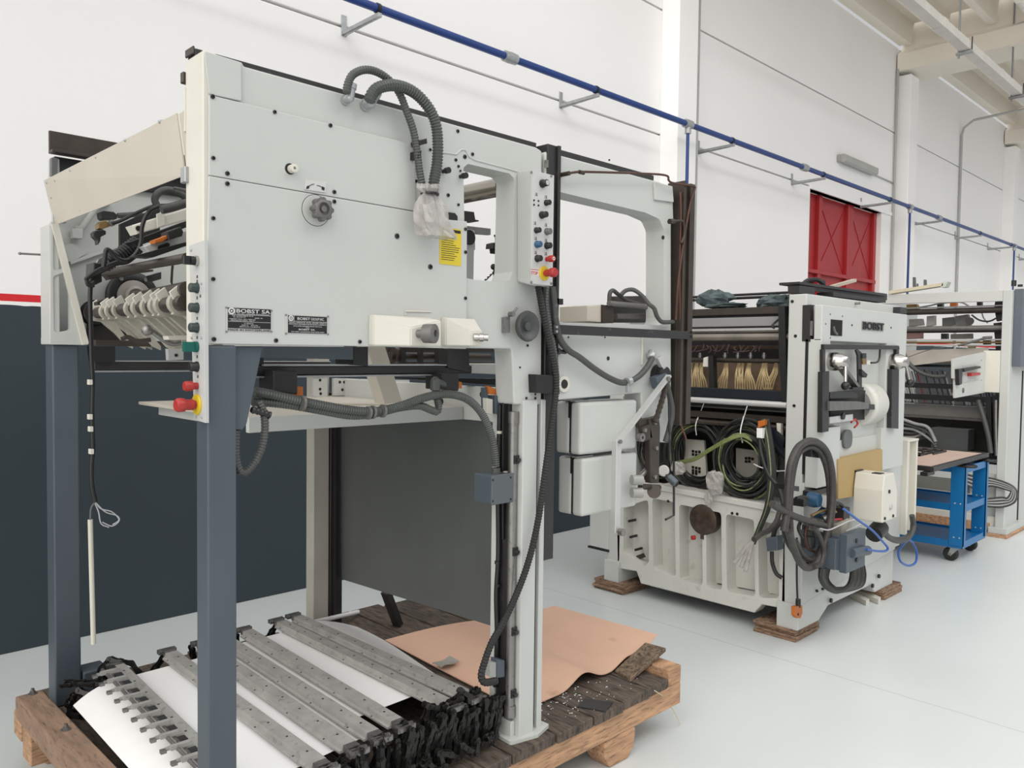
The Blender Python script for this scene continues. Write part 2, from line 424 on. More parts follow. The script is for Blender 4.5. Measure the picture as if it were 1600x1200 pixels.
# blue compressed air pipe along the wall
PY, PZ = 4.37, None
p0 = ay(563.7, 3.8, PY); p1 = ay(1585, 384, PY)
PZ = (p0.z + p1.z) / 2
pipe = thing('air_pipe', 'long blue compressed air pipe running along the white back wall', 'pipe', (8, PY, PZ))
b = MB(); b.cyl((-2, PY, PZ), (24, PY, PZ), .027, n=14); b.build('main_pipe', BLUEP, pipe)
for u, v in ((797, 90), (1257, 259), (1467, 339)):
    x = ay(u, v, PY).x; b = MB(); b.cyl((x - .06, PY, PZ), (x + .06, PY, PZ), .04, n=14); b.cyl((x - .02, PY, PZ), (x + .02, PY, PZ), .044, n=8); b.build('coupling', GALV, pipe)
for u, v, zl in ((1075, 197, 2.2), (1422, 323, 1.0), (1585, 384, 1.0)):
    x = ay(u, v, PY).x; b = MB(); b.cyl((x - .05, PY, PZ), (x + .05, PY, PZ), .042, n=14); b.cyl((x, PY, PZ), (x, PY, PZ - .09), .03, n=10); b.build('tee_fitting', GALV, pipe)
    b = MB(); b.cyl((x, PY, PZ - .08), (x, PY, zl), .016, n=10); b.build('drop_pipe', BLUEP, pipe)
for k, u in enumerate((537, 876, 1091, 1237, 1345, 1427, 1492, 1543, 1592)):
    x = ay(u, 0, WY).x if False else None
    # wall foot of every bracket lies on the wall just under the pipe
    v = 28 + (u - 537) * .3555 if u < 1100 else 229 + (u - 1091) * .345
    x = ay(u, v, WY).x
    t = thing('pipe_bracket', 'galvanised arm bracket', 'bracket', (x, WY, PZ), 'wall brackets under the blue air pipe')
    t['label'] = ('galvanised wall bracket at the upper left end of the visible blue air pipe', 'galvanised wall bracket left of the near white column, under the blue pipe', 'galvanised wall bracket just right of the near white column, under the blue pipe', 'galvanised wall bracket above the top left of the red door', 'galvanised wall bracket above the right half of the red door', 'galvanised wall bracket just right of the column beside the red door', 'galvanised wall bracket close to the tall bent conduit', 'galvanised wall bracket left of the far right column', 'galvanised wall bracket at the far right end of the blue pipe')[k]
    b = MB(); b.box(x - .02, x + .02, WY - .008, WY, PZ - .07, PZ + .07, .001); b.box(x - .015, x + .015, PY - .03, WY, PZ - .062, PZ - .036, .001); b.bar((x, WY - .01, PZ - .069), (x, PY + .02, PZ - .06), .008, .012); b.build('arm', GALV, t)
    b = MB(); b.lathe((x - .012, PY, PZ), (1, 0, 0), [(.033, 0), (.033, .024)], 14); b.build('clip', BLACK, pipe)
# conduits and wall lamp
def conduit(pts, label, r=.014):
    b = MB(); b.tube(pts, r, 8, smooth=False); return tag(b.build('conduit', CONDU), label, 'conduit')
x = 7.30; conduit([(x, WY - .02, .0), (x, WY - .02, 6.2)], 'grey vertical conduit just right of the near column', .016)
x = 12.70; conduit([(x, WY - .03, 0), (x, WY - .03, 5.95), (x + .05, WY - .06, 6.05), (x + .05, 3.0, 6.24)], 'grey conduit climbing beside the red door column and along the girder', .02)
x = ay(1497, 300, WY).x
pv = ay(1499, 200, WY).z
cp = [(x, WY - .03, 0), (x, WY - .03, pv - .12), (x, WY - .06, pv), (x + .05, WY - .2, pv + .12), (x + .05, 2.6, pv + .2)]
conduit(cp, 'tall grey conduit bending towards the ceiling between the two far columns', .022)
t = thing('wall_lamp', 'grey fluorescent batten lamp on the wall above the red door', 'lamp', (11.2, WY - .06, 4.27))
lx0, lx1 = ay(1314, 250, WY - .06).x, ay(1367, 264, WY - .06).x; lz = (ay(1340, 257, WY - .06).z)
b = MB(); b.box(lx0, lx1, WY - .05, WY, lz - .05, lz + .05, .01); b.build('housing', LAMPP, t)
b = MB(); b.prism('x', rounded([(WY - .05, lz + .06), (WY - .12, lz + .04), (WY - .12, lz - .05), (WY - .05, lz - .06)], .02), lx0 + .02, lx1 - .02); b.build('diffuser', mat('lamp_diffuser', (.5, .5, .48), .3), t)
b = MB(); b.tube([(lx1, WY - .02, lz - .02), (12.69, WY - .02, lz - .03)], .01, 6, smooth=False); b.build('cable', CONDU, t)
# hanging cable tray under the ceiling
a0 = az(1430, 0, 5.3); TY = 3.17
t = thing('cable_tray', 'white cable trunking hanging below the ceiling at upper right', 'cable tray', (12, TY, 5.3))
b = MB(); b.box(7.5, 20, TY - .06, TY + .06, 5.27, 5.37, .003); b.build('trunking', mat('trunking_white', (.8, .77, .71), .45), t)
for u, v in ((1509, 65), (1590, 140)):
    p = ay(u, v, TY); x = p.x
    b = MB(); b.box(x - .02, x + .02, TY + .065, TY + .08, 5.2, 6.7, .001)
    b.box(x - .03, x + .03, TY - .08, TY + .1, 5.235, 5.262, .001); b.build('hanger', mat('hanger_grey', (.3, .3, .3), .5) if u > 1550 else GALV, t)
    b = MB(); b.cyl((x, TY - .07, 5.24), (x, TY - .07, 5.42), .006, n=6); b.build('clamp_rod', BLKM, t)
for u, v in ((1470, 22), (1560, 108)):
    x = ay(u, v, TY).x
    b = MB(); b.box(x - .06, x + .06, TY - .065, TY + .065, 5.265, 5.375, .002); b.build('joint_cover', mat('trunking_white', (.8, .77, .71), .45), t)
pp = az(1591, 5, 5.9)
t = thing('ceiling_lamp', 'white tube lamp hanging at the top right corner', 'lamp', (pp.x, pp.y, 6.0))
b = MB(); b.cyl((pp.x, pp.y, 5.95), (pp.x + 1.5, pp.y, 5.95), .05, n=12); b.build('tube', mat('tube_white', (.9, .85, .78), .3), t)
b = MB(); b.box(pp.x + .1, pp.x + 1.4, pp.y - .04, pp.y + .04, 5.99, 6.03, .002); b.cyl((pp.x + .4, pp.y, 6.02), (pp.x + .4, pp.y, 6.65), .008, n=6); b.build('housing', LAMPP, t)
# ================================================================== DELIVERY FRAME (large machine in front)
m1 = thing('sheet_delivery_machine', 'large grey-white sheet delivery frame on blue-grey posts standing on a wooden pallet', 'machine', (1.9, 2.6, .25))
YC, YF = 1.94, 1.928
# --- front casting with its first window
b = MB()
hole1 = [(724, 262), (731, 256), (796, 271), (804, 280), (804, 292), (801, 425), (796, 437), (786, 441), (740, 437), (727, 434)]
b.py([(319, 79), (379, 97), (381, 103), (838, 230), (847, 236), (847, 445), (846, 632), (803, 632), (800, 545), (572, 541), (320, 537)], YC, 2.03, [hole1], r=.012, hr=.016, bev=.005)
b.build('front_frame', WHITE, m1)
b = MB(); b.py([(319, 79), (377, 97), (378, 158), (327, 147)], 1.932, YC, r=.006, bev=.002); b.build('corner_plate', WHITE, m1)
b = MB(); b.py([(327, 148), (643, 224.5), (648, 233), (650, 330), (327, 273.5)], YF, YC, r=.004, bev=.002); b.build('upper_cover', WHITE, m1)
b = MB(); b.py([(327, 274.5), (650, 331), (697, 340), (700, 343), (730, 346), (729, 545), (572, 541), (321, 537)], YF, YC, r=.003, bev=.002); b.build('lower_cover', WHITE, m1)
b = MB(); b.py([(697, 331), (711, 333), (715, 338), (715, 346), (697, 343)], 1.933, YC + .002); b.build('slot', BLACK, m1)
# left end face of the frame
b = MB(); x0 = .824
b.box(x0, .86, YC - .004, 2.04, 1.615, 2.327, .003); b.box(x0 - .003, x0 + .004, 2.036, 2.047, 2.15, 2.26, .001); b.build('end_casing', IVORY, m1)  # same white paint as the frame; side light is put into the ivory
b = MB(); b.box(x0 - .01, x0 + .002, 2.02, 2.05, 2.02, 2.06, .002); b.build('catch', GALV, m1)
# --- raised rim around the boss beside the first window
b = MB()
rim = [(690, 238), (713, 241), (720, 234), (727, 234), (733, 245), (742, 250), (795, 264), (808, 268)]
for q, r in zip(rim, rim[1:]): b.tube([ay(q[0], q[1], YC), ay(r[0], r[1], YC)], .0035, 8, smooth=False)
b.build('cast_rim', WHITE, m1)
# --- second frame section with the wide window
b = MB()
hole2 = [(858, 296), (1008, 332), (1030, 342), (1037, 358), (1037, 508), (858, 503)]
b.py([(852, 236), (1030, 284), (1051, 291), (1053, 344), (1049, 351), (1049, 692), (1004, 690), (1002, 614), (852, 627)], YC, 2.03, [hole2], r=.012, hr=.03, bev=.006)
b.build('rear_section_frame', WHITE, m1)
b = MB(); b.py([(1023, 284), (1051, 291), (1053, 316), (1024, 312)], 1.93, YC, r=.004, bev=.002); b.build('corner_plate', WHITE, m1)
b = MB(); p = ay(880, 600, YC); b.lathe((p.x, YC + .002, p.z), (0, -1, 0), [(.03, 0), (.03, .008), (.017, .008), (.016, .004)], 22); b.build('bushing', IVORY, m1)
b = MB(); b.cyl((p.x, YC, p.z), (p.x, YC - .009, p.z), .0155, n=20); b.build('shaft_end', BLACK, m1)
# --- top rails
b = MB(); b.box(.826, 2.04, 1.985, 2.03, 2.305, 2.345, .002); b.box(2.1, 2.74, 1.985, 2.03, 2.31, 2.345, .002); b.box(.835, 2.74, 2.022, 2.03, 2.25, 2.31, .001); b.build('top_rail', BLKM, m1)
b = MB(); b.box(.82, .826, 1.985, 2.033, 2.33, 2.35, .002); b.build('rail_end_plate', BRNM, m1)
b = MB(); b.box(.818, .84, 2.041, 2.058, 2.272, 2.30, .002); b.build('rail_stub', BRNM, m1)
b = MB(); b.box(.85, 2.3, 3.36, 3.372, 2.33, 2.41, .002); b.box(.85, 2.3, 3.32, 3.372, 2.325, 2.335, .001); b.build('rear_top_rail', BRNM, m1)
b = MB(); b.box(.87, 2.2, 3.372, 3.43, 2.24, 2.32, .002); b.build('rear_rail_guide', BLACK, m1)
# --- rear frame
b = MB()
b.prism('y', rounded([(.835, 1.612), (2.15, 1.612), (2.15, 2.3), (.87, 2.3), (.87, 2.0), (.835, 1.99)], .01), 3.40, 3.42)
b.box(.826, .86, 3.28, 3.40, 1.612, ay(80, 350, 3.28).z, .004); b.box(.86, .885, 3.36, 3.42, 2.22, 2.31, .004)
b.box(.83, 2.1, 3.38, 3.42, 1.612, 1.64, .003)
b.py([(80, 346), (88, 352), (138, 539), (79, 538)], 3.274, 3.296, [[(83, 362), (88, 360), (102, 418), (83, 424)], [(83, 432), (103, 424), (108, 440), (109, 516), (84, 520)]], hr=.012)
b.tube([ay(120, 357, 3.39), ay(128, 355, 3.37), ay(150, 325, 3.37), ay(168, 318, 3.39)], .012, 8)
b.py([(113, 357), (130, 357), (129, 373), (114, 372)], 3.36, 3.39, bev=.002)
b.py([(99, 385), (112, 380), (135, 393), (132, 398), (110, 410), (106, 408)], 3.385, 3.4)
b.py([(110, 408), (190, 380), (190, 385), (111, 413)], 3.375, 3.4)
b.build('rear_frame', WHITE, m1)
b = MB(); b.bar(ay(85, 350, 3.27), ay(133, 538, 3.27), .022, .02, (0, 1, 0)); b.build('diagonal_brace', IVORY, m1)
b = MB(); b.py([(81, 246), (90, 247), (90, 274), (81, 274)], 3.33, 3.36); b.build('guide_block', DGREY, m1)
# sloping guard plate across the open end
P = [ay(70, 282, 3.42), ay(87, 352, 3.42), ay(291.5, 273.5, 2.047), ay(278, 177, 2.047)]
nrm = (P[1] - P[0]).cross(P[3] - P[0]).normalized() * .004
b = MB(); b.hexa([p for p in P] + [p + nrm for p in P]); b.build('end_guard', CREAM, m1)
b = MB(); Q = [ay(278.5, 178, 2.046), ay(291, 271, 2.046), ay(293, 268, 2.04), ay(287, 172, 2.04)]; b.hexa([p + Vector((.002, 0, 0)) for p in Q] + [p + Vector((.006, 0, 0)) for p in Q]); b.build('guard_flange', CREAM, m1)
riv = None
nn = nrm.normalized(); nn = nn if nn.x < 0 else -nn
def onpl(u, v):
    d = Vector(ray(u, v)); o = Vector((0, 0, CAMH)); t = (P[0] - o).dot(nn) / d.dot(nn); return o + d * t
for u, v in ((75, 285), (82, 308), (112, 266), (152, 245), (198, 219), (252, 190), (160, 293 + 7), (216, 295), (128, 329), (271, 274), (100, 347), (88, 282)):
    p = onpl(u, v)
    if riv is None: b = MB(); b.lathe(p, nn, [(.005, -.006), (.005, .0055), (.003, .0075)], 10); riv = b.build('rivet', GALV, m1)
    else: part_copy(riv, p + (riv.location + org(m1) - ORG[riv.name]) + nn * .0007)
# --- blue-grey posts
b = MB(); b.box(.832, .908, 1.93, 2.0, .25, 1.612, .006); b.py([(366, 541), (411, 541), (386, 662), (380, 671), (366, 672)], 1.945, 1.985, bev=.003)
b.build('front_post', BGREY, m1)
b = MB(); b.box(.836, .925, 3.29, 3.385, .25, 1.612, .006); b.box(.93, 1.02, 3.28, 3.38, .25, .36, .006); b.build('rear_post', BGREY, m1)
# --- right front leg
b = MB()
b.box(1.936, 2.008, 1.93, 2.06, .25, 1.44, .004); b.box(2.03, 2.054, 1.934, 2.06, .25, 1.44, .003); b.box(1.912, 1.936, 2.036, 2.06, .3, 1.44, .002); b.box(1.915, 1.935, 1.95, 2.05, .25, .315, .003)
b.prism('z', rounded([(1.89, 1.925), (2.0, 1.90), (2.085, 1.925), (2.08, 2.08), (1.90, 2.08)], .01), .25, .262)
b.build('front_leg', WHITE, m1)
b = MB(); b.box(2.008, 2.03, 1.95, 2.06, .27, 1.44, .001); b.build('leg_slot', BLACK, m1)
b = MB(); b.box(1.92, 1.936, 1.985, 2.034, .32, 1.44, .001); b.build('cable_duct', BLKM, m1)
b = MB(); b.cyl((1.922, 1.963, .36), (1.922, 1.963, 1.36), .016, n=14); b.cyl((1.922, 1.963, 1.36), (1.922, 1.963, 1.40), .019, n=14); b.cyl((1.922, 1.963, .33), (1.922, 1.963, .37), .02, n=14)
b.build('guide_rod', STEEL, m1)
for z in (.4, .62, .9, 1.22):
    b = MB(); b.box(1.912, 1.934, 1.944, 1.952, z, z + .03, .001); b.cyl((1.92, 1.944, z + .015), (1.92, 1.93, z + .015), .008, n=8); b.build('rod_clamp', BLKM, m1)
b = MB(); b.tube([(1.91, 2.02, 1.42), (1.906, 2.018, 1.1), (1.912, 2.02, .9), (1.906, 2.022, .75), (1.91, 2.02, .6), (1.908, 2.025, .42)], .009, 8); b.tube([(1.908, 2.0, 1.5), (1.908, 1.998, 1.2), (1.915, 2.0, .95)], .005, 6); b.build('leg_cable', BLACK, m1)
for z in (1.32, 1.12, .86, .78, .60):
    b = MB(); b.lathe((1.909, 2.02, z), (0, 0, 1), [(.012, 0), (.012, .01)], 10); b.build('cable_tie', IVORY if z > 1 else BLACK, m1)
# --- rear leg
b = MB(); b.box(1.985, 2.07, 3.40, 3.47, .25, 1.62, .004); b.build('rear_leg', mat('leg_cream_paint', (.56, .54, .48), .5), m1)
b = MB(); b.box(2.072, 2.14, 3.39, 3.45, .25, 1.4, .002); b.box(2.088, 2.094, 3.37, 3.39, .25, 1.4, 0); b.build('rear_guide', BLKM, m1)
# --- dark grey back sheet between the legs
b = MB(); b.prism('x', [(3.372, .473), (2.07, .527), (2.07, 1.36), (3.372, 1.36)], 2.132, 2.142); b.build('back_stop_sheet', DGREY, m1)
b = MB(); b.bar(ay(603, 925, 3.15), az(622, 976, .256), .045, .03); b.build('stop_sheet_strut', BLKM, m1)
# --- tray board and cross panel
b = MB(); b.box(1.17, 2.07, 2.43, 3.379, 1.374, 1.386, .002); b.build('tray_board', CREAM, m1)
b = MB(); b.box(1.172, 2.078, 2.41, 2.43, 1.335, 1.386, .002); b.box(1.22, 1.3, 2.85, 3.3, 1.335, 1.374, .002); b.build('tray_lip', WHITE, m1)
b = MB(); b.box(2.08, 2.098, 2.075, 3.38, 1.335, 1.47, .003); b.build('cross_panel', WHITE, m1)
for y, z in ((2.3, 1.44), (2.28, 1.40), (2.42, 1.43), (2.55, 1.40)):
    b = MB(); b.cyl((2.076, y, z), (2.081, y, z), .012, n=12); b.build('panel_hole', BLACK, m1)
b = MB(); b.bar((1.62, 2.9, 1.39), (1.97, 2.62, 1.39), .1, .006); b.build('tray_cover_strip', CREAM, m1)
# holed plates standing at the back of the tray
def holed(px, Y, holes, m=WHITE):
    b = MB(); b.py(px, Y, Y + .02, bev=.001); o = b.build('holed_plate', m, m1)
    for u, v in holes:
        p = ay(u, v, Y); h = MB(); h.cyl((p.x, Y - .001, p.z), (p.x, Y + .004, p.z), .007, n=10); h.build('bolt_hole', BLACK, o)
holed([(489, 592), (512, 591), (512, 620), (490, 620)], 3.30, [(500, 594), (500, 608), (501, 615)])
holed([(522, 591), (561, 592), (561, 617), (522, 618)], 3.28, [(531, 597), (538, 597), (551, 598), (558, 598), (535, 609), (554, 610)])
holed([(563, 592), (640, 594), (640, 612), (563, 614)], 3.33, [])
# --- horizontal rails below the cover
b = MB(); q0, q1 = ay(398, 572, 2.1), ay(735, 571, 2.1); zb = ay(400, 587, 2.1).z
b.box(q0.x, q1.x, 2.09, 2.14, zb, q0.z, .003); b.build('front_rail', BLKM, m1)
b = MB(); b.box(q0.x + .02, q1.x, 2.085, 2.13, q0.z, q0.z + .005, 0); b.box(q0.x - .01, q1.x - .08, 2.085, 2.12, zb - .006, zb - .001, 0); b.build('rail_edge', GALV, m1)
b = MB(); q0, q1 = ay(145, 565, 3.3), ay(330, 568, 3.3); b.box(q0.x, 2.0, 3.28, 3.34, ay(145, 578, 3.3).z, q0.z, .002); b.build('rear_rail', BLKM, m1)
b = MB(); zt = ay(145, 565, 3.3).z; b.box(q0.x, 2.0, 3.275, 3.335, zt, zt + .004, 0); b.box(q0.x, 2.0, 3.275, 3.335, zt - .04, zt - .035, 0); b.build('rail_edge', GALV, m1)
b = MB(); b.py([(145, 541), (180, 541), (180, 566), (148, 566)], 3.25, 3.32); b.build('rail_block', BLACK, m1)
b = MB(); b.py([(413, 541), (552, 542), (552, 562), (413, 559)], 2.05, 2.09, bev=.002); b.build('under_beam', BGREY, m1)
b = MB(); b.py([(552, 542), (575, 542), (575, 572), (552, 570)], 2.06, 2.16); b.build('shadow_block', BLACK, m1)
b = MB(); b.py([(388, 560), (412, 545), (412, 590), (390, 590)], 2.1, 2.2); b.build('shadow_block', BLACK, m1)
b = MB(); b.py([(700, 545), (733, 545), (734, 582), (700, 575)], 2.08, 2.13, bev=.002); b.build('rail_end_block', BLKM, m1)
for px, Y in (([(428, 579), (465, 579), (465, 617), (428, 612)], 2.03), ([(691, 583), (717, 583), (717, 611), (691, 609)], 2.03)):
    b = MB(); b.py(px, Y, Y + .09, r=.004, bev=.003); o = b.build('sensor_block', BLACK, m1)
b = MB(); b.py([(464, 604), (474, 604), (474, 618), (464, 618)], 2.06, 2.09, bev=.002); b.build('cable_socket', ORANGE, m1)
b = MB(); b.py([(717, 596), (722, 597), (722, 607), (717, 607)], 2.06, 2.09, bev=.002); b.build('cable_socket', ORANGE, m1)
b = MB(); b.py([(572, 541), (602, 541), (629, 629), (601, 631)], 2.34, 2.4, bev=.003); b.build('sloping_strut', CREAM, m1)
# gripper shafts seen under the cover
b = MB(); q0, q1 = ay(610, 556, 2.5), ay(765, 558, 2.5); b.cyl(q0, q1, .014, n=12)
for u in (615, 690): p = ay(u, 555, 2.5); b.cyl(p, p + Vector((.02, 0, 0)), .03, n=14)
b.build('gripper_shaft', BRNM, m1)
for u in (632, 659, 686, 706):
    b = MB(); b.py([(u - 2.5, 543), (u + 2.5, 543), (u + 2.5, 569), (u - 2.5, 569)], 2.46, 2.48); b.build('shaft_fork', BLKM, m1)
b = MB(); b.py([(606, 543), (780, 543), (780, 550), (606, 550)], 2.6, 2.64); b.py([(606, 565), (780, 565), (780, 571), (606, 571)], 2.7, 2.74); b.build('gripper_beam', BRNM, m1)
b = MB(); b.py([(732, 568), (780, 568), (780, 585), (732, 583)], 2.3, 2.33, bev=.002); b.build('under_crossbar', WHITE, m1)
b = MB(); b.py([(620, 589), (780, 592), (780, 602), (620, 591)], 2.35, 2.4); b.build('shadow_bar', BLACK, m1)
b = MB(); b.py([(779, 556), (786, 556), (786, 760), (779, 760)], 2.06, 2.075); b.py([(785, 552), (797, 556), (797, 790), (785, 790)], 2.062, 2.08); b.build('vertical_guide', GALV, m1)
# orange limit switch
b = MB(); p = ay(766, 632, 2.02); b.py([(760, 622), (770, 624), (770, 648), (761, 646)], 2.03, 2.05, bev=.001); b.build('switch_body', IVORY, m1)
b = MB(); b.py([(763, 603), (776, 608), (779, 617), (765, 616)], 2.03, 2.05, bev=.001); b.build('switch_head', ORANGE, m1)
b = MB(); b.py([(774, 618), (784, 618), (784, 648), (775, 646)], 2.02, 2.06, bev=.002); b.py([(757, 606), (762, 604), (763, 640), (758, 638)], 2.04, 2.06); b.build('switch_bracket', BGREY, m1)
# --- spring housings with knobs
def wedge(u0, u1, u2, v0t, v1t, v2t, vb, yf, name):
    """plain flank, slanting nose and front face, measured along the lower edge of the cover"""
    A = ay(u0, v0t, 1.926); B = ay(u1, v1t, yf); D = ay(u2, v2t, yf); zb = ay(u0, vb, 1.926).z
    b = MB()
    tb = A.z
    bot = [(A.x, 1.93, zb), (A.x, 1.905, zb), (B.x, yf, zb), (D.x, yf, zb), (D.x + .02, 1.93, zb)]
    top = [(A.x, 1.93, tb), (A.x, 1.905, tb - .004), (B.x, yf, B.z), (D.x, yf, D.z), (D.x + .02, 1.93, tb)]
    vb_ = [b.bm.verts.new(p) for p in bot]; vt = [b.bm.verts.new(p) for p in top]
    n = 5
    for i in range(n): b.bm.faces.new((vb_[i], vb_[(i + 1) % n], vt[(i + 1) % n], vt[i]))
    b.bm.faces.new(vb_[::-1])
    for t in ((0, 1, 2), (0, 2, 3), (0, 3, 4)): b.bm.faces.new([vt[i] for i in t])
    bmesh.ops.recalc_face_normals(b.bm, faces=b.bm.faces)
    bmesh.ops.bevel(b.bm, geom=[e for e in b.bm.edges if e.calc_face_angle(0) > .2], offset=.003, segments=2, affect='EDGES')
    return b.build(name, IVORY, m1)
wedge(577, 642, 690, 491, 512, 501, 540, 1.835, 'spring_housing')
wedge(690, 737, 754, 495, 518, 518, 540, 1.87, 'spring_housing')
b = MB(); q = ay(645, 522, 1.833); b.lathe((q.x + .02, 1.836, q.z + .002), (.45, -1, 0), [(.012, 0), (.012, .02), (.027, .022), (.028, .055), (.02, .058), (.011, .058), (.009, .045)], 22); b.build('knurled_knob', GREYM, m1)
b = MB(); q = ay(742, 527, 1.868); b.lathe((q.x, 1.872, q.z), (.75, -.7, 0), [(.012, 0), (.012, .012), (.009, .012), (.009, .016), (.013, .017), (.013, .03), (.01, .031), (.011, .044), (.006, .044)], 16); b.build('chrome_socket', CHROME, m1)
b = MB(); b.tube([ay(634, 492, 1.925), ay(634, 486, 1.925), ay(674, 487, 1.925)], .002, 6, smooth=False); b.build('wire_guard', IVORY, m1)
# --- hand wheels
q = ay(495, 329, YF)
b = MB(); b.lathe((q.x - .003, YF + .001, q.z), (0, -1, 0), [(.041, 0), (.041, .0015), (.039, .002)], 32); b.build('escutcheon', WHITE, m1)
b = MB(); b.lathe((q.x - .003, YF + .001, q.z), (0, -1, 0), [(.0412, 0), (.0412, .0017), (.0425, .0017), (.0425, 0)], 40, cap=False); b.build('escutcheon_groove', BLKM, m1)
b = MB(); b.cyl((q.x, YF, q.z), (q.x, YF - .022, q.z), .012, n=12)
for k in range(8):
    a = k * math.pi / 4; b.lathe((q.x + .025 * math.cos(a), YF - .016, q.z + .025 * math.sin(a)), (0, -1, 0), [(.007, 0), (.008, .004), (.008, .018), (.006, .022)], 10)
b.lathe((q.x, YF - .014, q.z), (0, -1, 0), [(.02, 0), (.027, .004), (.027, .022), (.022, .026), (.017, .026), (.015, .018), (.008, .018), (.008, .024), (.001, .024)], 24); b.build('hand_knob', GREYM, m1)
q = ay(812, 510, YC)
b = MB(); b.cyl((q.x, YC, q.z), (q.x, YC - .03, q.z), .014, n=14)
b.lathe((q.x, YC - .024, q.z), (0, -1, 0), [(.034, 0), (.049, .004), (.053, .014), (.049, .023), (.042, .023), (.032, .01), (.016, .008), (.014, .017), (.006, .018)], 36); hw = b.build('hand_wheel', mat('wheel_grey', (.075, .08, .08), .45), m1)
b = MB(); q2 = ay(796, 491, YC - .02); b.tube([q2, ay(803, 487, YC - .03), ay(808, 481, YC - .04)], .004, 8); b.py([(790, 496), (797, 494), (797, 520), (790, 520)], YC - .02, YC); b.cyl(q2, q2 + Vector((0, -.02, 0)), .009, n=10); b.build('clamp_lever', STEEL, m1)
# spindle and rotation arrow plate
q = ay(453, 264, YF); b = MB(); b.cyl((q.x, YF - .001, q.z), (q.x, YF + .004, q.z), .0145, n=20); b.build('spindle_hole', BLACK, m1)
b = MB(); b.lathe((q.x + .003, YF, q.z), (0, -1, 0), [(.011, 0), (.011, .02), (.004, .021), (.003, .012)], 16); b.build('spindle', IVORY, m1)
b = MB(); b.py([(477, 281), (510, 284), (509, 301), (476, 296)], YF - .002, YF); ap = b.build('direction_plate', mat('plate_white', (.75, .75, .73), .5), m1)
b = MB()
for s in (-1, 1):
    pts = [ay(493 + s * (2 + 11 * t), 288.5 + (.3 if s > 0 else -.2) * 4 + 6 * t * t, YF - .0025) for t in (0, .3, .6, .9)]
    b.tube(pts, .0009, 5)
    e = pts[-1]; b.obox(e, (.004, 0, -.0012 * s), (0, .0005, 0), (-.001, 0, -.004))
b.build('arrow_print', TXTK, ap)
# --- bolts on the covers
bo = None
BL = [(332, 151, 1.1), (333, 247, .9), (355, 271, 1), (355, 287, 1), (333, 341, .9), (333, 436, .9), (334, 530, 1), (431, 532, 1), (562, 534, 1), (429, 175, .9), (516, 196, 1), (522, 300, 1), (522, 315, 1), (672, 234, .8), (620, 369, 1.4), (672, 417, 1.4), (650, 283, .8), (727, 358, 1), (727, 394, 1), (727, 466, 1), (712, 250, .9), (726, 245, 1.2), (738, 241, 1), (716, 260, .8), (719, 267, .6), (700, 305, 1), (716, 320, .8), (715, 205, 1), (833, 526, .8), (824, 540, .8), (822, 622, .8), (836, 622, .8), (812, 574, .6), (836, 616, .6)]
for u, v, s in BL:
    Y = YF if u < 731 and not (640 < u < 731 and v < 330) else YC
    q = ay(u, v, Y)
    if bo is None:
        b = MB(); b.lathe((q.x, Y + .001, q.z), (0, -1, 0), [(.0056, 0), (.0056, .004), (.0045, .005), (.003, .005), (.0028, .002)], 12); bo = b.build('bolt', BLKM, m1); off = ORG[bo.name] - q
    else: c = part_copy(bo, q + off); c.scale = (s, 1, s)
for u, v in ((692, 268), (719, 276)):
    q = ay(u, v, YC); b = MB(); b.cyl((q.x, YC, q.z), (q.x, YC - .022, q.z), .006, n=12); b.cyl((q.x, YC - .014, q.z), (q.x, YC - .03, q.z), .0095, n=12); b.build('cap_screw', BLACK, m1)
for u, v in ((952, 250), (1043, 315), (1036, 371), (950, 560), (888, 527), (940, 524), (945, 527)):
    q = ay(u, v, YC); b = MB(); b.cyl((q.x, YC + .002, q.z), (q.x, YC - .002, q.z), .008 if u in (1036, 950) else .0035, n=12); b.build('bolt_hole', BLACK, m1)
# --- name plates
def plate(x0, u0, v0, u1, v1, rows, frac):
    A = ay(u0, v0, YF); B = ay(u1, v1, YF); Y = YF - .0015
    b = MB(); b.box(A.x, B.x, Y, YF, B.z, A.z, .0005); pl = b.build('name_plate', ALU, m1)
    w = B.x - A.x; h = A.z - B.z
    return pl, A.x, B.z, w, h, Y
def rows_of(pl, x, z, w, h, Y, items):
    for (s, fx, fz, fw, fh, m, bo_) in items: text('lettering', s, (x + fx * w, Y - .0006, z + fz * h), (1, 0, 0), (0, 0, 1), fh * h, m, pl, width=fw * w, bold=bo_)
def field(pl, x, z, w, h, Y, fx0, fx1, fz0, fz1, m=PAPLT, n='print_field'):
    b = MB(); b.box(x + fx0 * w, x + fx1 * w, Y - .0004, Y + .0004, z + fz0 * h, z + fz1 * h, 0); return b.build(n, m, pl)
pl, x, z, w, h, Y = plate(0, 352.5, 479, 425.5, 519.5, 0, 0)
field(pl, x, z, w, h, Y, .04, .96, .13, .97)
for zz in (.685, .40): field(pl, x, z, w, h, Y - .0004, .05, .95, zz, zz + .012, TXTW, 'rule')
field(pl, x, z, w, h, Y - .0004, .185, .192, .70, .96, TXTW, 'rule')
b = MB(); c = (x + .115 * w, Y - .0004, z + .835 * h); b.lathe(c, (0, -1, 0), [(.0050, 0), (.0088, 0), (.0088, .0006), (.0050, .0006)], 24, cap=False); b.lathe(c, (0, -1, 0), [(.0027, .0), (.0027, .0006)], 12); b.build('round_emblem', TXTW, pl)
